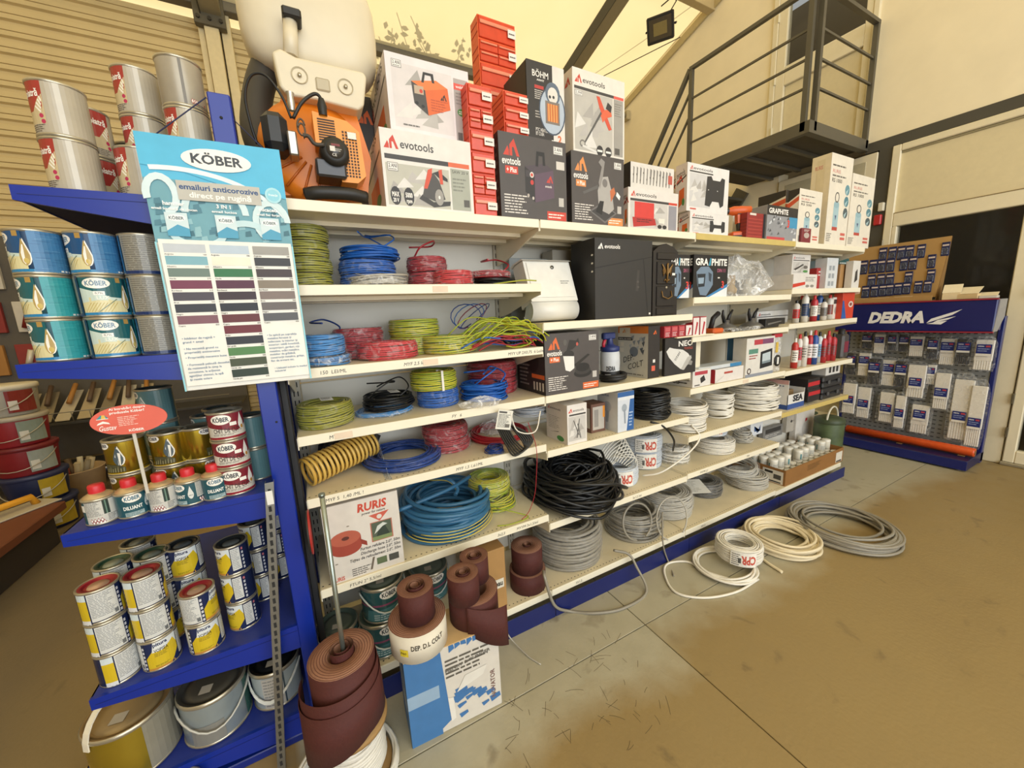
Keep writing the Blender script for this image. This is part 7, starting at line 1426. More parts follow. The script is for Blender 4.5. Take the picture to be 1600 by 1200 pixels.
# ================================================================ HOSE CARTON, SANDPAPER, PLINTH OF BAY ONE
def f_hose(q):
    q.r(0, 0, 1, 1, '#d3ccc2'); q.t(.44, .84, .1, 'RURIS', '#bf4632', .04, w=.4, sh=.15); q.t(.49, .79, .03, 'power for nature', '#3a3230', .025, w=.32, sh=.2); q.p([(.58, .76), (.86, .78), (.72, .66)], '#bf5a48'); q.e(.72, .72, .035, .03, '#d3ccc2'); q.e(.25, .54, .2, .1, '#9a4030', 24); q.r(.05, .42, .45, .54, '#9a4030'); q.e(.25, .42, .2, .1, '#9a4030', 24); q.e(.25, .55, .195, .095, '#b05a44', 24); q.e(.25, .55, .05, .025, '#5a2a20', 14); q.p([(.43, .5), (.52, .44), (.52, .38), (.45, .42)], '#8a3628'); q.r(.585, .4, .885, .66, '#b06a58'); q.r(.6, .41, .87, .65, '#4f5a48'); q.p([(.65, .44), (.7, .58), (.78, .6), (.84, .46)], '#2f3a30'); q.p([(.63, .5), (.68, .6), (.76, .63), (.82, .6), (.75, .58), (.68, .53)], '#c9ccc4'); q.r(.6, .41, .87, .46, '#7a8a5a')
    for i, tx in enumerate(('Furtun refulare 2.0", 50m', 'Discharge hose 2.0", 50m', 'Tuyau de refoulement 2.0", 50m')): q.t(.97, .335 - i * .06, .037, tx, '#33302e', .02, 'r', sh=.2, w=[.55, .55, .7][i])
    q.r(.62, .08, .76, .17, '#5d6a4a'); q.r(.79, .08, .93, .17, '#4a4a44'); q.ln(.28, .02, .55, .13, 4, '#55504a'); q.t(.02, .02, .05, 'RURIS', '#bf5a48', .03, w=.16); q.p([(.52, .04), (.55, .04), (.6, .2), (.57, .2)], '#6b5f52')
    for u, v in ((.1, .25), (.33, .24), (.3, .7), (.7, .22)): q.e(u, v, .02, .008, '#8a8074', 8)
carton('hose_carton', 'worn white discharge hose carton standing on the hose shelf', 'box', L6, .045, 518, 632, 775, .13, '#cfc7bb', {'F': f_hose, 'L': lambda q: (q.r(0, 0, 1, 1, '#c4b8a6'), q.r(.3, .78, .8, .92, '#6b6258'), q.ln(.2, .1, .8, .7, 7, '#8a7f70'))}, xb=488, z_top=.85)
t = thing('red_hook', 'red and green plastic reel edge hanging between the blue rack and the shelf', 'reel', (.0, -.005, .80)); m = MB(); m.lathe([(0, 0), (.075, 0), (.075, .004), (0, .004)], M('#b3302c', .35), 20, axis='x'); m.build('disc', t); m = MB(); m.lathe([(.05, -.0), (.075, -.006), (.075, 0), (.05, 0)], M('#2a2826'), 20, axis='x'); m.build('rim', t)
SP, SPI = M('#4c1f1b', .75, 0, .08, 90., .3), M('#966c56', .7, 0, .1, 60.)
def spiral(m, r0, r1, turns, z0, z1, mat, mat_in, th=.0012, n=28):
    N = int(turns * n); P = [((r0 + (r1 - r0) * i / N) * math.cos(2 * PI * i / n), (r0 + (r1 - r0) * i / N) * math.sin(2 * PI * i / n)) for i in range(N + 1)]
    for off, mt, fl_ in ((th, mat, False), (0, mat_in, True)):
        V = []
        for x, y in P: r = math.hypot(x, y); k = (r + off) / r; V += [(x * k, y * k, z0), (x * k, y * k, z1)]
        m.add(V, [(2 * i, 2 * i + 2, 2 * i + 3, 2 * i + 1) for i in range(N)], mt, True)
    return m
def sand_roll(label, x, y, z, R, h, inner=.4, curl=0., group='brown sandpaper rolls', flap=None, wraps=None, tilt=None, paper=None):
    t = thing('sandpaper_roll', label, 'sandpaper roll', (x, y, z), 0, group, rot=tilt); ri = R * inner
    m = MB(); m.lathe([(ri, .001), (R, .001), (R, h), (ri, h), (ri, .001)], SP, 36, mats=[SPI, M('#dcd4c2', .6) if paper else SP, SPI, SPI]); b = m.build('roll', t)
    m = MB(); 
    for k in range(7):
        r = ri + (R - ri) * (k + .5) / 7; m.lathe([(r, h + .0004), (r + .0012, h + .0009), (r + .0024, h + .0004)], M('#6d4638', .8), 36)
    m.build('layer_edge_pattern', b)
    if curl: m = MB(); spiral(m, ri * .35, ri * .95, 2.2, h * .4, h + curl, SP, SPI); m.build('inner_curl', t)
    if flap:
        a0, da, drop_ = flap; m = MB(); N = 14; top, bot = [], []
        for i in range(N + 1):
            f = i / N; a = a0 + da * f; rr = R + .004 + .04 * f * f; top.append((rr * math.cos(a), rr * math.sin(a), h - .0 - drop_ * f * .35)); bot.append((rr * math.cos(a), rr * math.sin(a), max(-z + .01, -drop_ * f)))
        m.add(top + bot, [(i, i + 1, N + 2 + i, N + 1 + i) for i in range(N)], SP, True); o = m.build('loose_flap', t); md = o.modifiers.new('thickness', 'SOLIDIFY'); md.thickness = .0015
    return t
# printed box on the floor with rolls on it
fl_, fr_ = on_z(645, 1170, 0), on_z(785, 1099, 0)
w_, d_ = (fr_ - fl_).length, .17; rz_ = math.atan2(fr_.y - fl_.y, fr_.x - fl_.x); hB = .352
cx = fl_ + (fr_ - fl_) / 2 + Vector((-math.sin(rz_), math.cos(rz_), 0)) * d_ / 2
t = thing('printed_box', 'scuffed blue and white carton on the floor carrying sandpaper rolls', 'box', (cx.x, cx.y, 0), rz_)
m = MB(); m.bbox((-w_ / 2, -d_ / 2, .0005), (w_ / 2, d_ / 2, hB), M('#cfc9bf', .6), .003); m.build('body', t)
m = MB(); m.bbox((-w_ / 2 - .001, -d_ / 2 - .001, hB - .0), (w_ / 2 + .001, d_ / 2 + .001, hB + .003), M('#c9a877', .6), .001); m.build('top_flap', t)
q = Print(*face(w_, d_, hB, 'F')); q.r(0, 0, .32, 1, '#3f72a8'); q.p([(.28, 1), (.36, 1), (.42, .12), (.3, .05)], '#3f72a8'); q.r(0, .45, .32, .6, '#8fa9c2'); rd = random.Random(12)
for i in range(16):
    u, v = .46 + .46 * rd.random(), .08 + .3 * rd.random(); s_ = rd.uniform(.06, .12); q.p([(u, v), (u + s_, v + .03), (u + s_ * .9, v + s_ * .8), (u - .02, v + s_ * .7)], '#3d6fa6')
for i in range(8): u = .45 + .065 * i; q.p([(u, .92 + .02 * (i % 3)), (u + .06, .95 + .02 * (i % 2)), (u + .05, 1.0), (u, 1.0)], '#3d6fa6')
q.ln(.4, .62, .95, .86, 5, '#5a564f'); q.t(.4, .7, .035, 'HENRY & KLINGER', '#5a564f', .02, w=.5, rot=.1); q.p([(.5, .42), (.8, .5), (.85, .6), (.6, .58)], '#d9d5cc'); q.t(.93, .15, .05, 'NOVATOR', '#7a5a54', .01, rot=PI / 2); q.p([(.4, .4), (.46, .38), (.47, .12), (.42, .1)], '#e0dcd4'); q.build('front_print', t)
q = Print(*face(w_, d_, hB, 'L')); q.r(0, 0, 1, 1, '#4a78a8'); q.r(.1, .3, .8, .75, '#b9c2c9'); q.ln(.15, .35, .7, .7, 6, '#5a6470'); q.build('side_print', t)
BT = hB + .0035
def on_box(px, py): p = on_z(px, py, BT); return p.x, p.y
x, y, R = round_fit(609, 697, BT + .05, None, cx.y - .01)
sand_roll('wide sandpaper roll in white paper with handwriting, on the printed box', x, y, BT, R, .105, .55, paper=True)
t_ = bpy.data.objects[[o.name for o in bpy.data.objects if o.name.startswith('sandpaper_roll')][-1]]; q = CanPrint(R + .001, .105, -1.5); q.t(-.55, .52, .17, 'DEP. D.L COLT', '#2a2622', .015, w=1.15); q.r(-.95, .3, -.66, .55, '#d8c43a'); q.t(-.93, .38, .08, 'P60', '#5a4a1a', .02, w=.2); q.build('hand_lettering', t_)
R1 = R; x1_, y1_ = x, y
x, y, R = round_fit(701, 778, BT + .06, None, cx.y + .005); x = max(x, x1_ + R1 + R + .006)
sand_roll('wide sandpaper roll with a pointed loose flap, on the printed box', x, y, BT, R * .98, .11, .55, flap=(-2.2, 1.35, .10)); x2_, y2_, R2 = x, y, R
xs_, ys_, Rs = round_fit(628, 684, BT + .17, None, y1_); sand_roll('narrow sandpaper roll standing inside the paper-wrapped one', x1_ + .003, y1_, BT + .107, Rs * .98, .115, .55, curl=.006)
xs_, ys_, Rs = round_fit(684, 733, BT + .19, None, y2_); sand_roll('narrow sandpaper roll balanced over the flap roll', x2_ - .045, y2_ - .03, BT + .112, Rs * .98, .105, .5, curl=.004)
xs_, ys_, Rs = round_fit(725, 770, BT + .2, None, y2_ + .05); sand_roll('smallest sandpaper roll beside the balanced one', x2_ + .032, y2_ + .05, BT + .112, Rs * .95, .10, .55, curl=.003)
x, y, R = round_fit(797, 852, LB + .06, .045); sand_roll('lower sandpaper roll of the pair on the plinth, loosely wound', x, y, LB, R, .10, .6); sand_roll('upper sandpaper roll of the pair on the plinth', x, y, LB + .101, R * .86, .125, .3, curl=.002)
carton('brown_carton', 'torn brown carton behind the printed box on the plinth', 'box', LB, .06, 757, 793, 850, .3, '#a9814e', {'F': lambda q: (q.r(.1, .35, .9, .5, '#d9d2c2'), q.t(.15, .39, .08, 'Gabbau', '#2a2826', .04, w=.7))}, z_top=.44)
# white cable drum with the big roll and threaded rod
sp_ = on_z(545, 1225, .0); x, y = .045, -.31
x, y, R = round_fit(474, 583, .5, None, -.20); DH = .215
t = thing('cable_drum', 'white cable drum on the floor beneath the big sandpaper roll', 'cable drum', (x, y, 0)); m = wire_mesh('neat', R * 1.0, R * .5, DH - .036, .006, M('#ddd9cf', .4), None, 5, 36, 6); o = m.build('cable', t); o.location = (0, 0, .018)
m = MB(); m.lathe([(0, 0), (R * 1.1, 0), (R * 1.1, .017), (0, .017)], M('#9a7a4c', .7), 32); m.build('lower_flange', t); m = MB(); m.lathe([(0, DH - .017), (R * 1.13, DH - .017), (R * 1.13, DH), (0, DH)], M('#a5814f', .7), 32); m.build('upper_flange', t)
coil('white cable loops lying round the foot of the drum', .001, 0, 455, 625, .03, 'white', 'loose', wrap=0, w=.006, hole=1.02, loops=6, yc=y, seed=7, name='cable_loop', cat='cable')
br_big = sand_roll('biggest sandpaper roll with a sweeping loose end, on the cable drum', x, y, DH + .001, R * .97, .245, .42, curl=.022); DT = DH + .001
for nm, f0, k0, zt_ in (('loose_flap', 0., 1.0, .175), ('loose_fold', .0, .955, .215)):
    m = MB(); N = 26; top, bot = [], []
    for i in range(N + 1):
        f = i / N; a_ = .35 - f * (PI + .75); rr = R * (1.05 + .34 * f ** 1.2) * k0; top.append((rr * math.cos(a_), rr * math.sin(a_), zt_ - .05 * f)); bot.append((rr * 1.02 * math.cos(a_), rr * 1.02 * math.sin(a_), (.022 - max(0, f - .38) * .2) if nm == 'loose_flap' else .10 - .05 * f))
    m.add(top + bot, [(i, i + 1, N + 2 + i, N + 1 + i) for i in range(N)], SP, True); o = m.build(nm, br_big); md = o.modifiers.new('thickness', 'SOLIDIFY'); md.thickness = .0015
t = thing('threaded_rod', 'upright galvanised rod standing through the biggest sandpaper roll', 'rod', (x + .005, y, DT)); a = on_y(503, 775, y); m = MB(); m.tube([(.0, 0, 0), (a.x - x - .005, 0, a.z - DT)], .0075, M('#9aa39c', .3, .8, .1, 40.), 10); m.build('bar', t); m = MB(); m.tube([(a.x - x - .005, 0, a.z - DT - .002), (a.x - x - .0053, 0, a.z - DT + .008)], .009, M('#8a938c', .3, .8), 8); m.build('end_cap', t)
# enamel pails under the hose shelf
def d_kp(q): q.r(-1.6, .05, 1.6, .95, '#2f5558'); oval(q, .2, .8, .45, .13); q.r(-1.6, .5, 1.6, .55, '#8a4a68'); q.p([(-1.0, .1), (.8, .1), (.9, .45), (-.9, .4)], '#4a7a80'); q.ln(-.6, .12, .5, .3, 3, '#b9cccc')
for i, (xl, xr, z, yy, lab) in enumerate(((497, 562, LB, .10, 'teal pail with oval logo at the foot of the rack'), (563, 631, LB, .055, 'lower teal pail of the pair behind the printed box'), (563, 631, LB + .161, .055, 'upper teal pail with a wire handle, under the hose shelf'), (572, 632, LB, .245, 'teal pail in the second row behind the pair'), (640, 700, LB, .25, 'teal pail half hidden behind the sandpaper rolls'))):
    x, y, R = round_fit(xl, xr, z + .08, yy); pail('paint_pail', lab, x, y, z, R * .95, .16, '#3f6a6a', '#5a6a60', '#6b7468', '#c9cfca', 1.25, .1, .35, d_kp, flat=.0035)

# ================================================================ BLUE DISPLAY STAND BY THE DOOR
SX0, SXP, SY0, SY1 = 4.86, 5.24, -.50, .56
DB, DBD = M('#141f66', .3, 0, .05, 5.), M('#10184a', .4)
st = thing('display_stand', 'dark blue display stand of cable ties in front of the glazed wall', 'display stand', (0, 0, 0))
def sb(nm, a, b, mat=DB, c=.004, par=st): m = MB(); m.bbox(a, b, mat, c); return m.build(nm, par)
sb('base', (SX0, SY0, .012), (SXP + .06, SY1, .10), DBD); sb('base_fascia', (SX0 - .004, SY0, .015), (SX0, SY1, .095), DB, .001)
for y in (SY0 + .05, SY1 - .05): m = MB(); m.lathe([(0, 0), (.02, 0), (.02, .012), (0, .012)], M('#cfcac0'), 10, (SX0 + .05, y, 0)); m.build('foot', st)
for y in (SY0 - .0, SY1 - .03): sb('post', (SXP - .01, y, 0), (SXP + .05, y + .03, 1.30))
PG = M('#85888a', .45, .2)
pn = sb('perforated_panel', (SXP + .0, SY0 + .03, .10), (SXP + .012, SY1 - .03, 1.22), PG, .002)
m = MB()
for i in range(24):
    for j in range(27): y, z = SY0 + .055 + i * .042, .12 + j * .041; m.poly([(SXP - .0008, y, z), (SXP - .0008, y + .022, z), (SXP - .0008, y + .022, z + .010), (SXP - .0008, y, z + .010)], M('#3f4245'))
m.build('slot_pattern', pn, kind='stuff')
hd = sb('header', (4.955, SY0 + .005, 1.185), (5.16, SY1, 1.445), M('#121b60', .25), .006)
m = MB(); m.extr([(4.955, SY0, 1.185), (5.0, SY0, 1.445), (5.19, SY0, 1.445), (5.19, SY0, 1.30), (5.05, SY0, 1.185)], (0, .006, 0), M('#a9a9ab', .35, .3)); m.build('header_end', hd)
for z in (1.18, 1.447): m = MB(); m.bbox((4.945, SY0, z - .006), (4.965, SY1, z + .006), M('#8f2036', .35), .002); m.build('red_edge', hd)
q = Print(SY1 - SY0, .26, lambda u, v, k: (4.9535 - k * .0002, SY1 - u, 1.185 + v))
hu = lambda px, py: ((SY1 - on_x(px, py, 4.954).y) / (SY1 - SY0), (on_x(px, py, 4.954).z - 1.185) / .26)
u0_, v0_ = hu(1356, 504); u1_, v1_ = hu(1446, 487); q.t(u0_, v0_, v1_ - v0_, 'DEDRA', '#e6e6ea', .055, sh=.22, w=u1_ - u0_)
for quad in (((1447, 505), (1455, 498), (1504, 483), (1488, 492)), ((1456, 505), (1465, 500), (1494, 494), (1482, 499)), ((1448, 506), (1463, 503), (1480, 501), (1470, 507))): q.p([hu(*p_) for p_ in quad], '#e6e6ea')
q.build('lettering', hd)
# hanging packs: column, row, column, row in the photo, filling
FB, FW = '#23201f', '#e2ddd4'
PK = [(1344, 519, 1366, 545, FB), (1363, 519, 1384, 554, FW), (1385, 520, 1403, 549, FB), (1402, 520, 1423, 551, FB), (1417, 522, 1445, 559, FW), (1446, 523, 1467, 563, FB), (1464, 524, 1494, 573, FW), (1489, 525, 1519, 572, FB), (1517, 525, 1553, 582, FW),
      (1320, 547, 1339, 588, FB), (1338, 547, 1361, 590, FW), (1352, 555, 1378, 604, FB), (1374, 557, 1400, 606, FW), (1394, 559, 1419, 607, FB), (1412, 563, 1447, 626, FW), (1446, 566, 1462, 603, FW), (1455, 575, 1483, 644, FW), (1313, 592, 1338, 650, FW), (1336, 598, 1360, 657, FW), (1370, 606, 1397, 664, FW), (1395, 611, 1413, 673, FW), (1418, 625, 1452, 682, FW), (1480, 580, 1514, 695, FW), (1508, 590, 1532, 705, FW)]
wd = ['first', 'second', 'third', 'fourth', 'fifth', 'sixth', 'seventh', 'eighth', 'ninth']
for i, (xl, yt, xr, yb, c) in enumerate(PK):
    X = SXP - .045 - .018 * (i % 3)
    if i in (17, 18): X -= .02
    a, b = on_x(xl, yt, X), on_x(xr, yb, X); am = on_x(xl, yb, X); y0, y1, z0, z1 = (a.y + am.y) / 2, b.y, b.z, a.z
    w, h = abs(y0 - y1), z1 - z0; row = 'top' if i < 9 else ('middle' if i < 17 else 'bottom'); k = i if i < 9 else (i - 9 if i < 17 else i - 17)
    long_ = ' long' if h > .45 else ''
    t = thing('cable_tie_pack', '%s%s cable tie pack, %s in the %s row of the stand' % ('black' if c == FB else 'white', long_, wd[k], row), 'cable ties', (X, (y0 + y1) / 2, z0), 0, 'hanging cable tie packs')
    m = MB(); n = 8; Wd = w * .5
    m.lathe([(.02, 0), (.9, .02), (1, .15), (1, .8), (.75, .93), (.5, 1.0)], film(dens=.13), 16); V = m.v[0]; V *= np.array([.018, Wd, h]); V[:, 0] += (rng.random(len(V)) - .5) * .008; V[:, 1] += (rng.random(len(V)) - .5) * .01; m.s = [False] * len(m.s); m.build('film_bag', t)
    tm = M(c, .4, 0, .05, 50.); ns = max(4, min(7, int(w / .014)))
    m = MB(); zt = h * (.86 if c == FW else .78)
    for s_ in range(ns):
        yy = -w * .34 + w * .68 * (s_ + .5) / ns; fl = 1.0 if h < .3 else .75; m.bbox((-.008, yy - w * .045, h * .05), (.008, yy + w * .045, zt), tm, .003)
    m.bbox((-.0095, -w * .36, h * .3), (.0095, w * .36, h * .9), tm, .004); m.build('ties', t)
    m = MB(); lw, lh = min(w * .62, .085), min(h * .34, .10); lz = h * (.45 if h < .35 else .3); m.bbox((-.0215, -lw / 2, lz), (-.0195, lw / 2, lz + lh), M('#1d2c72', .4), .0004); lb_ = m.build('label_card', t)
    q = Print(lw, lh, lambda u, v, kk: (-.0218 - kk * .00003, lw / 2 - u, lz + v)); q.r(0, 0, 1, .2, '#e6e2da'); q.ln(.1, .35, .9, .7, 2, '#8a96c0'); q.t(.1, .78, .1, 'DEDRA', '#e6e6ea', .03, w=.4); q.r(.6, .76, .9, .9, '#b8404a'); q.build('label_print', lb_)
    m = MB(); m.tube([(SXP - X - .005, 0, h * 1.0), (0, 0, h * 1.0), (-.03, 0, h * 1.0 + .004)], .0025, METAL, 5); m.build('hook', t)
# orange roll along the foot of the stand
a, b = on_x(1325, 655, 5.02), on_x(1524, 705, 5.02); t = thing('orange_roll', 'long orange plastic roll lying across the foot of the stand', 'roll', (5.02, b.y, .145)); L_ = a.y - b.y; m = MB()
m.lathe([(0, 0), (.036, 0), (.038, .01), (.038, L_), (0, L_)], M('#d2521f', .3, 0, .08, 40., .3), 20, axis='y'); m.build('film_roll', t); m = MB(); m.lathe([(.0, -.002), (.02, -.002), (.02, 0), (0, 0)], M('#7d5a35'), 14, axis='y'); m.build('core', t)
for yy, lab in ((.05, 'near wooden block under the orange roll'), (.45, 'far wooden block under the orange roll')): m = MB(); m.bbox((4.99, b.y + yy, .1005), (5.05, b.y + yy + .04, .1068), M('#8a6a40'), .001); o = m.build('wood_block'); o['label'] = lab; o['category'] = 'block'
t = thing('wooden_batten', 'pale wooden batten lying behind the orange roll on the stand', 'slat', (5.14, -.25, .1005)); m = MB(); m.bbox((-.02, -.2, 0), (.02, .2, .03), M('#a98450'), .002); m.build('strip', t)
# cardboard counter display with blister packs
a, b, c_, d_ = on_x(1350, 385, 5.12), on_x(1477, 369, 5.12), on_x(1452, 467, 5.0), on_x(1330, 467, 5.0)
KR = M('#a98550', .7, 0, .05, 10.); t = thing('card_display', 'brown cardboard counter display hung with small blue packs', 'display', (5.06, 0, 1.4535)); O_ = Vector((5.06, 0, 1.4535))
y0, y1 = .56, c_.y; zt = 2.0 - 1.4535
m = MB(); m.extr([(-.0, y0, .03), (-.0, y1 - .02, .03), (.06, y1 - .05, zt), (.06, y0, zt)], (.006, 0, 0), KR); bp_ = m.build('back_board', t)
m = MB(); m.extr([(-.0, y1 - .02, 0), (.12, y1 - .02, 0), (.066, y1 - .05, zt)], (0, -.004, 0), M('#8f6c3c', .7)); m.build('side_strut', t); m = MB(); m.bbox((-.07, y1 - .02, 0), (.12, y0, .004), KR, .001); m.build('tray_floor', t); m = MB(); m.bbox((-.074, y1 - .02, 0), (-.07, y0, .045), KR, .001); m.build('tray_front', t)
rows = [(1373, 388, 17, 20, (0, 15, 29, 42, 60, 98)), (1343, 408, 17, 20, (0, 15, 28, 42, 63, 77, 106)), (1355, 430, 17, 20, (0, 15, 29, 58, 93)), (1346, 447, 17, 18, (0, 14, 27, 38, 51, 64, 82, 97))]
cnt = 0; rn = ['top', 'second', 'third', 'lowest']
for ri, (px, py, w0, h0, offs) in enumerate(rows):
    for j, o in enumerate(offs):
        X = 5.06 + .06 * ((.47 - ri * .13) / .5) - .012; p, p2 = on_x(px + o, py - o * .09, X), on_x(px + o + 13, py - o * .09 + h0, X); w, h = abs(p.y - p2.y) * .8, p.z - p2.z
        if p.y > y0: continue
        k = thing('blister_pack', '%s small blue pack in the %s row of the cardboard display' % (wd[j], rn[ri]), 'blister', (X, (p.y + p2.y) / 2, p2.z), 0, 'small packs on the cardboard display'); m = MB(); m.bbox((-.004, -w / 2, 0), (.004, w / 2, h), M('#1b2350', .35), .001); m.build('card', k); m = MB(); m.bbox((-.014, -w * .4, h * .1), (-.004, w * .4, h * .6), film('#8a8fa0', .55), .004); m.build('blister', k); m = MB(); m.box((-.0048, -w * .4, h * .72), (-.0042, w * .4, h * .84), M('#c9b9b4')); m.build('card_print', k)
for i, (yy, c) in enumerate(((.40, '#d5cdbb'), (.24, '#c9c1ae'), (.08, '#d8d0be'))): m = MB(); m.bbox((4.992, yy - .06, 1.4585), (5.03, yy + .06, 1.50), M(c), .003); o = m.build('price_card'); o['label'] = ['innermost', 'middle', 'outermost'][i] + ' pale strip of small cards in the display tray'; o['category'] = 'card'
for i, (px, w, h, c, lab) in enumerate(((1487, .11, .13, '#d9c49a', 'open pale carton flap on top of the blue header'), (1515, .13, .10, '#d3b98a', 'tan leaning packet on top of the blue header'), (1545, .10, .05, '#cfc6b5', 'low white packet pile at the end of the blue header'))):
    p = on_x(px, 462, 5.06); t = thing('packet', lab, 'packet', (5.07, p.y, 1.453), [.15, -.1, .1][i]); m = MB(); m.bbox((-.06, -w / 2, 0), (.06, w / 2, h * .45), M(c, .5), .004); m.build('packet_body', t); m = MB(); m.extr([(-.06, -w / 2, h * .45), (-.06, w / 2, h * .45), (.02, w / 2, h), (.02, -w / 2, h)], (.004, 0, 0), M('#ded2b6')); m.build('flap', t)
t = thing('wall_switch', 'red emergency switch with a pale bracket on the dark steel post', 'switch', (XW - .014, .45, 2.28)); m = MB(); m.bbox((-.04, -.03, -.05), (.0, .03, .05), M('#b8282e', .4), .008); m.build('button', t); m = MB(); m.bbox((-.05, -.04, .08), (0, .0, .16), M('#d8d2c0'), .004); m.build('bracket', t)

# ================================================================ BACKPACK MIST BLOWER ON THE TOP SHELF
OR_, ORD, TK = M('#dc7a1a', .35, 0, .05, 12.), M('#c2621a', .4), M('#d9cdb2', .35, 0, .06, 8.); KB = M('#211f1d', .5)
base = Vector((.315, .20, Z1)); t = thing('mist_blower', 'orange backpack mist blower with cream tanks, next to the welder cartons', 'mist blower', base)
def P_(px, py, y): return on_y(px, py, y) - base
m = MB(); m.tube(smooth([tuple(P_(478, 304, .07)), tuple(P_(500, 303, .055) + Vector((0, 0, .004))), tuple(P_(545, 305, .055) + Vector((0, 0, .004))), tuple(P_(572, 309, .07))], 6), .02, KB, 10); m.build('foot_bar', t)
# fan housing: round volute on its back
c_ = P_(492, 245, .18); m = MB(); m.lathe([(0, -.05), (.13, -.05), (.165, -.03), (.17, .02), (.15, .05), (0, .05)], OR_, 36, tuple(c_), axis='y'); m.build('fan_housing', t)
m = MB(); m.extr([tuple(P_(425, 305, .16)), tuple(P_(575, 305, .14)), tuple(P_(580, 250, .14)), tuple(P_(552, 165, .15)), tuple(P_(440, 150, .17)), tuple(P_(418, 230, .16))], (0, .1, 0), OR_); m.build('back_frame', t)
for k in range(7): a = -2.6 + k * .34; m = MB(); m.tube([tuple(c_ + Vector((.05 * math.cos(a), -.055, .05 * math.sin(a)))), tuple(c_ + Vector((.155 * math.cos(a), -.052, .155 * math.sin(a))))], .004, ORD, 5); m.build('housing_rib', t)
# engine cowl with slots
a, b = P_(487, 173, .05), P_(570, 290, .05); m = MB(); cw = [(a.x, a.z), (a.x + .1, a.z - .012), (b.x, a.z - .04), (b.x + .008, b.z + .03), (b.x - .02, b.z + .005), (b.x - .07, b.z + .004), (b.x - .075, a.z - .10), (a.x, a.z - .09)]
m.extr([(x, a.y, z) for x, z in cw], (0, .12, 0), M('#e8922a', .35)); co = m.build('engine_cowl', t)
for k in range(9): m = MB(); m.box((a.x + .012, a.y - .0015, a.z - .022 - k * .0075), (a.x + .062, a.y + .001, a.z - .018 - k * .0075), M('#3a2412')); m.build('cooling_slot', co)
m = MB()
for i in range(5):
    for j in range(15): x, z = b.x - .054 + i * .0095, a.z - .05 - j * .0095; m.box((x, a.y - .0015, z), (x + .0055, a.y + .001, z + .0055), M('#3a2412'))
m.build('grille', co)
# starter, crankcase, carburettor, filter
s_ = P_(523, 238, .03); m = MB(); m.lathe([(0, -.02), (.03, -.02), (.042, -.012), (.045, .02), (.045, .07), (0, .07)], KB, 26, tuple(s_), axis='y'); sr = m.build('starter', t); m = MB(); m.lathe([(0, -.0212), (.026, -.0212), (.026, -.0202), (0, -.0202)], M('#3a3634', .3), 20, tuple(s_), axis='y'); m.build('starter_plate', sr)
q = Print(.05, .05, lambda u, v, k: (s_.x - .025 + u, s_.y - .0216 - k * .00003, s_.z - .025 + v)); q.r(.2, .4, .5, .7, '#d8d2c8'); q.r(.3, .72, .8, .85, '#7a2a2a'); q.t(.3, .12, .16, 'CE', '#cfc9bf', .01); q.ln(.5, .4, .9, .6, 2, '#b5aea4'); q.build('starter_print', sr)
m = MB(); m.bbox((s_.x - .06, s_.y + .0, s_.z - .075), (s_.x + .03, s_.y + .09, s_.z - .02), M('#4a4a4c', .35, .6), .006); m.build('crankcase', t)
m = MB(); m.tube(smooth([tuple(s_ + Vector((-.03, -.02, .01))), tuple(P_(492, 225, .01)), tuple(P_(482, 213, .01)), tuple(P_(474, 212, .012))], 5), [.006] * 15 + [.01], M('#3f3830'), 8); m.build('starter_handle', t)
f_ = P_(430, 205, .06); m = MB(); m.bbox(tuple(f_ + Vector((-.035, -.02, -.055))), tuple(f_ + Vector((.035, .09, .055))), M('#26282a', .45), .02); m.build('air_filter', t)
cb = P_(457, 222, .04); m = MB(); m.bbox(tuple(cb + Vector((-.012, -.01, -.04))), tuple(cb + Vector((.014, .05, .03))), M('#a9a59c', .3, .8), .004); m.build('carburettor', t); m = MB(); m.lathe([(.008, -.02), (.011, .0), (.009, .02), (.012, .03)], M('#c9c4b8', .3, .7), 10, tuple(P_(455, 162, .05))); m.build('fuel_valve', t)
m = MB(); m.tube([tuple(P_(470, 195, .03) + Vector((.01 * math.cos(k), 0, .02 * math.sin(k) - .002 * k))) for k in np.linspace(0, 9, 30)], .003, M('#5a4a3c'), 5); m.build('spring_hose', t)
# cream fuel tank
a = P_(425, 78, .10); m = MB(); ft = [P_(424, 80, .10), P_(437, 74, .10), P_(462, 88, .10), P_(568, 112, .10), P_(573, 120, .10), P_(569, 165, .10), P_(560, 172, .10), P_(495, 155, .10), P_(450, 148, .10), P_(437, 135, .10)]
m.extr([tuple(p) for p in ft], (0, .10, 0), TK); o = m.build('fuel_tank', t); md = o.modifiers.new('round', 'BEVEL'); md.width = .014; md.segments = 3
for px, py in ((468, 118), (540, 136)): p = P_(px, py, .099); m = MB(); m.lathe([(.024, 0), (.02, .004), (.008, .008), (.006, .002), (0, .002)], M('#bfb397', .4), 18, tuple(p + Vector((0, -.003, 0))), axis='y'); m.build('tank_dimple', t); m = MB(); m.lathe([(0, -.004), (.006, -.004), (.006, .0), (0, .0)], METAL, 8, tuple(p + Vector((0, -.003, 0))), axis='y'); m.build('bolt', t)
p = P_(505, 132, .098); m = MB(); m.bbox(tuple(p + Vector((-.022, -.002, -.02))), tuple(p + Vector((.02, .004, .018))), M('#b9ad92', .45), .004); m.build('tank_recess', t)
a, b = P_(455, 90, .12), P_(453, 30, .13); m = MB(); m.tube([tuple(a), tuple(b)], [.022, .02], TK, 14); m.build('filler_neck', t); p = P_(455, 24, .12); m = MB(); m.bbox(tuple(p + Vector((-.026, -.02, -.014))), tuple(p + Vector((.028, .04, .014))), KB, .005); m.build('filler_cap', t)
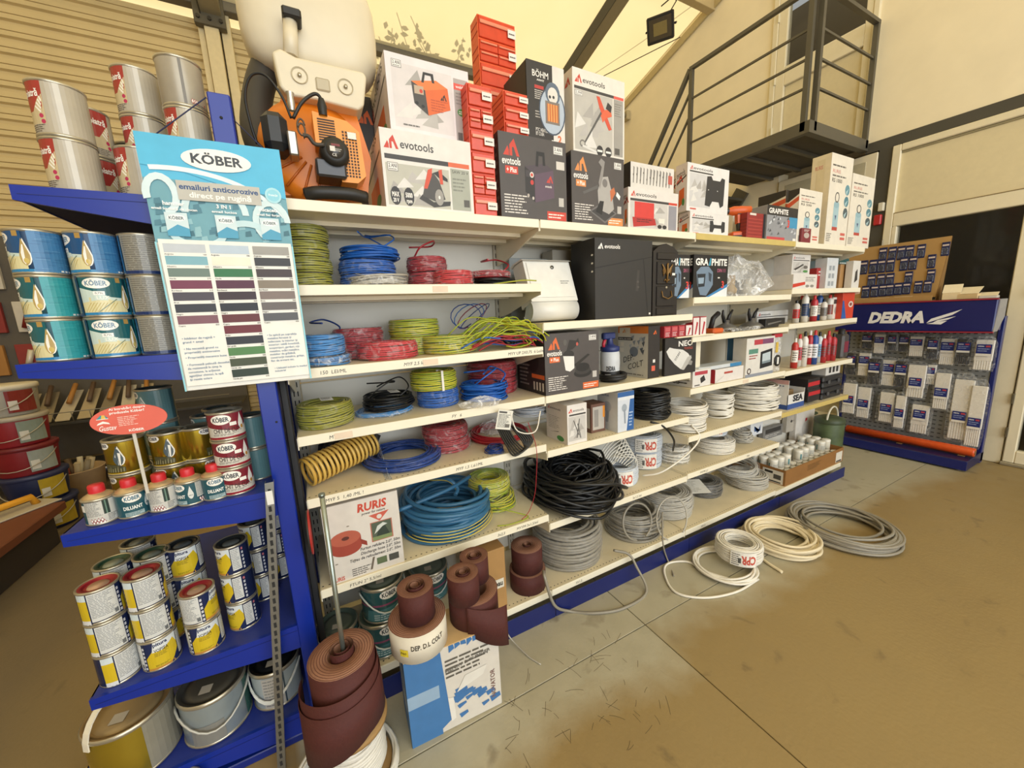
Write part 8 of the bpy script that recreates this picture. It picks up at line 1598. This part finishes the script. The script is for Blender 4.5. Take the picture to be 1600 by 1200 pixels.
# big cream chemical tank
L_, R_, z0, z1 = P_(372, 60, .26), P_(588, 60, .26), P_(480, 118, .22).z, P_(480, -60, .22).z
m = MB(); nz_, na = 12, 28; V = []
xm, hw, zm, hh = (L_.x + R_.x) / 2, (R_.x - L_.x) / 2 * .97, (z0 + z1) / 2 , (z1 - z0) / 2
for i in range(nz_ + 1):
    ph = -PI / 2 + PI * i / nz_; cz, sz_ = abs(math.cos(ph)) ** .45, math.copysign(abs(math.sin(ph)) ** .6, math.sin(ph))
    for k in range(na):
        th = 2 * PI * k / na; V.append((xm + hw * cz * math.copysign(abs(math.cos(th)) ** .55, math.cos(th)), .07 + .105 * cz * math.copysign(abs(math.sin(th)) ** .7, math.sin(th)), zm + hh * sz_))
m.add(V, [(i * na + k, i * na + (k + 1) % na, (i + 1) * na + (k + 1) % na, (i + 1) * na + k) for i in range(nz_) for k in range(na)], TK, True); m.build('chemical_tank', t)
# black air duct and cables
m = MB(); m.tube(smooth([tuple(P_(420, 95, .30)), tuple(P_(405, 140, .27)), tuple(P_(400, 200, .22)), tuple(P_(415, 250, .18))], 6), .045, M('#3a352e', .6), 16); m.build('air_duct', t)
m = MB(); m.tube(smooth([tuple(P_(455, 185, .05)), tuple(P_(440, 150, .04)), tuple(P_(415, 118, .04)), tuple(P_(392, 118, .05)), tuple(P_(383, 150, .07)), tuple(P_(392, 195, .09)), tuple(P_(402, 225, .10))], 7), .004, KB, 6); m.build('throttle_cable', t)
m = MB(); m.tube(smooth([tuple(P_(458, 185, .045)), tuple(P_(472, 160, .04)), tuple(P_(490, 147, .045)), tuple(P_(500, 152, .05)), tuple(P_(503, 170, .055))], 7), .005, KB, 6); m.build('ignition_lead', t); p = P_(503, 165, .05); m = MB(); m.lathe([(.008, .02), (.014, .0), (.012, -.03)], KB, 10, tuple(p)); m.build('spark_plug_boot', t)
m = MB(); m.bbox(tuple(P_(545, 215, .045) + Vector((-.004, -.0015, -.004))), tuple(P_(553, 211, .045) + Vector((.006, 0, .006))), M('#e6e0d4'), .0005); m.build('price_sticker', t)

# ================================================================ SHELF OF TOOLS AND BUCKETS FAR BEHIND THE RACK
FY = 3.9
fs = thing('far_shelf', 'dim wall shelf of hand tools behind the blue rack', 'shelf', (-2.6, FY, 0))
for z in (.20, .68): m = MB(); m.bbox((-2.4, -.05, z - .03), (1.9, .38, z), M('#3c3a38', .6), .004); m.build('shelf_board', fs)
for x in (-2.4, -.6, 1.85): m = MB(); m.bbox((x, .462, 0), (x + .05, .50, 2.5), M('#33312f', .6), .004); m.build('upright', fs)
m = MB(); m.bbox((-2.4, .445, .2), (1.9, .46, 2.5), M('#5a544b', .6), .002); m.build('back_panel', fs)
for k in range(24): x = -2.2 + k * .13; m = MB(); m.tube([(x, -.06, .68), (x, -.08, .78)], .004, M('#8f8a80', .4, .5), 5); m.build('basket_wire', fs)
m = MB(); m.tube([(-2.3, -.08, .78), (1.8, -.08, .78)], .005, M('#8f8a80', .4, .5), 5); m.build('basket_wire', fs)
rd = random.Random(17); cl = ['#b9ab90', '#8f8470', '#c9c2b4', '#5a4636', '#a8763a', '#d8cfbb', '#7d776d', '#8a2f2a']
for i in range(16):
    x = -1.2 + i * .15; t = thing('trowel', '%s hand trowel lying in the wire basket behind the rack' % ['first', 'second', 'third', 'fourth', 'fifth', 'sixth', 'seventh', 'eighth', 'ninth', 'tenth', 'eleventh', 'twelfth', 'thirteenth', 'fourteenth', 'fifteenth', 'sixteenth'][i], 'trowel', (-2.6 + x, FY + .1, .682), rd.uniform(-.15, .15), 'hand trowels in the wire basket'); m = MB(); m.extr([(-.055, -.14, .01), (.055, -.14, .01), (.05, .2, .26), (-.05, .2, .26)], (0, 0, .006), M(cl[i % 3], .3, .5)); m.build('blade', t); m = MB(); m.tube([(0, .02, .16), (0, .08, .22), (0, .2, .33)], .02, M(cl[3 + i % 2]), 8); m.build('handle', t)
rn3 = ['lowest', 'middle', 'top']
for i in range(27):
    x, z = -1.15 + (i % 9) * .26 + .06 * (i // 9), 1.15 + .42 * (i // 9); t = thing('tool_card', '%s hanging tool card in the %s row of the dim wall shelf' % (wd[i % 9], rn3[i // 9]), 'tool card', (-2.6 + x, FY + .41, z), 0, 'hanging tool cards'); m = MB(); m.bbox((-.09, -.01, 0), (.09, .03, .3), M(cl[(i * 3) % 8]), .004); m.build('card', t); m = MB(); m.tube([(-.03, -.03, .04), (.03, -.03, .24)], .025, M(cl[(i * 5 + 1) % 8], .4, .3), 8); m.build('tool', t)
def bucket(label, x, y, z, R, h, body, band, lid, rz=0):
    t = thing('bucket', label, 'bucket', (x, y, z), rz, 'stacked buckets behind the rack'); m = MB(); m.lathe([(0, 0), (R * .88, 0), (R * .9, .01), (R, h - .03), (R, h - .02)], M(body, .4), 26); m.build('body', t); m = MB(); m.lathe([(R, h - .035), (R * 1.05, h - .03), (R * 1.05, h - .005), (R, h), (0, h)], M(lid, .45), 26); m.build('lid', t)
    m = MB(); m.tube([(R * 1.03 * math.cos(a), -.02 + R * 1.03 * math.sin(a), h - .06 - .5 * h * abs(math.sin(a))) for a in np.linspace(-PI, 0, 14)], .004, M('#a9a498', .4, .5), 5); m.build('handle', t)
    q = CanPrint(R, h, -1.0); q.r(-.1, .12, .8, .82, band); q.r(-.06, .2, .2, .5, '#c9c6bc'); q.build('label_print', t)
bx, by = -1.97, 2.92
hb = .232; names = ['bottom navy and yellow bucket', 'second navy and yellow bucket', 'lower red bucket', 'upper red bucket', 'grey bucket with pale lid on top']
for i, (c, bd, l_) in enumerate((('#1d2547', '#a88f2a', '#2a3050'), ('#1d2547', '#a88f2a', '#2a3050'), ('#7d1c22', '#8f9690', '#6a1a20'), ('#8a2026', '#7f8a80', '#a99f8c'), ('#9d988c', '#7a2a24', '#cfc6b2'))): bucket('%s of the stack beyond the blue rack' % names[i], bx - .015 * i, by, i * (hb + .002), .175, hb, c, bd, l_)
g = on_z(120, 752, 0); g2 = Vector(CAM).lerp(g, .93); t = thing('bucket', 'open cream bucket of tool handles on the floor beyond the rack', 'bucket', (-2.02, 3.52, 0)); m = MB(); m.lathe([(0, .004), (.17, .004), (.2, .27), (.21, .28), (.2, .285), (.165, .02), (0, .02)], M('#b59a78', .5), 26); m.build('body', t); m = MB()
for k in range(10): a = k * .63; m.tube([(.06 * math.cos(a), .06 * math.sin(a), .1), (.13 * math.cos(a + .3), .13 * math.sin(a + .3), .36)], .022, M(cl[k % 8]), 7)
m.build('handle_bunch', t)
# low wooden shelf with a float and trowels, at the edge of view
t = thing('low_stand', 'low brown wooden stand at the edge of the aisle beyond the rack', 'stand', (-2.1, 2.0, 0)); m = MB(); m.bbox((-.6, -.6, .24), (.42, .52, .30), M('#6b3a24', .6), .006); m.build('top_board', t); m = MB(); m.bbox((-.56, -.55, 0), (.36, .48, .235), M('#2e2620', .7), .006); m.build('plinth', t)
p0 = on_z(22, 800, .31); t = thing('plaster_float', 'grey plastering float with a yellow handle on the low wooden stand', 'float', (p0.x, p0.y, .301), 1.0); m = MB(); m.bbox((-.2, -.1, 0), (.2, .1, .012), M('#b5ad9c'), .004); m.build('plate', t); m = MB(); m.tube([(-.12, 0, .012), (-.1, 0, .07), (.1, 0, .07), (.12, 0, .012)], .024, M('#d89a2a', .4), 8); m.build('handle', t)
t = thing('plaster_float', 'pale round-ended float behind the yellow-handled one', 'float', (p0.x - .3, p0.y + .1, .301), -.2); m = MB(); m.lathe([(0, 0), (.11, 0), (.11, .03), (0, .03)], M('#a9a294'), 24); m.build('plate', t); m = MB(); m.tube([(-.08, 0, .03), (-.06, 0, .09), (.06, 0, .09), (.08, 0, .03)], .016, M('#2f2b28'), 8); m.build('handle', t)
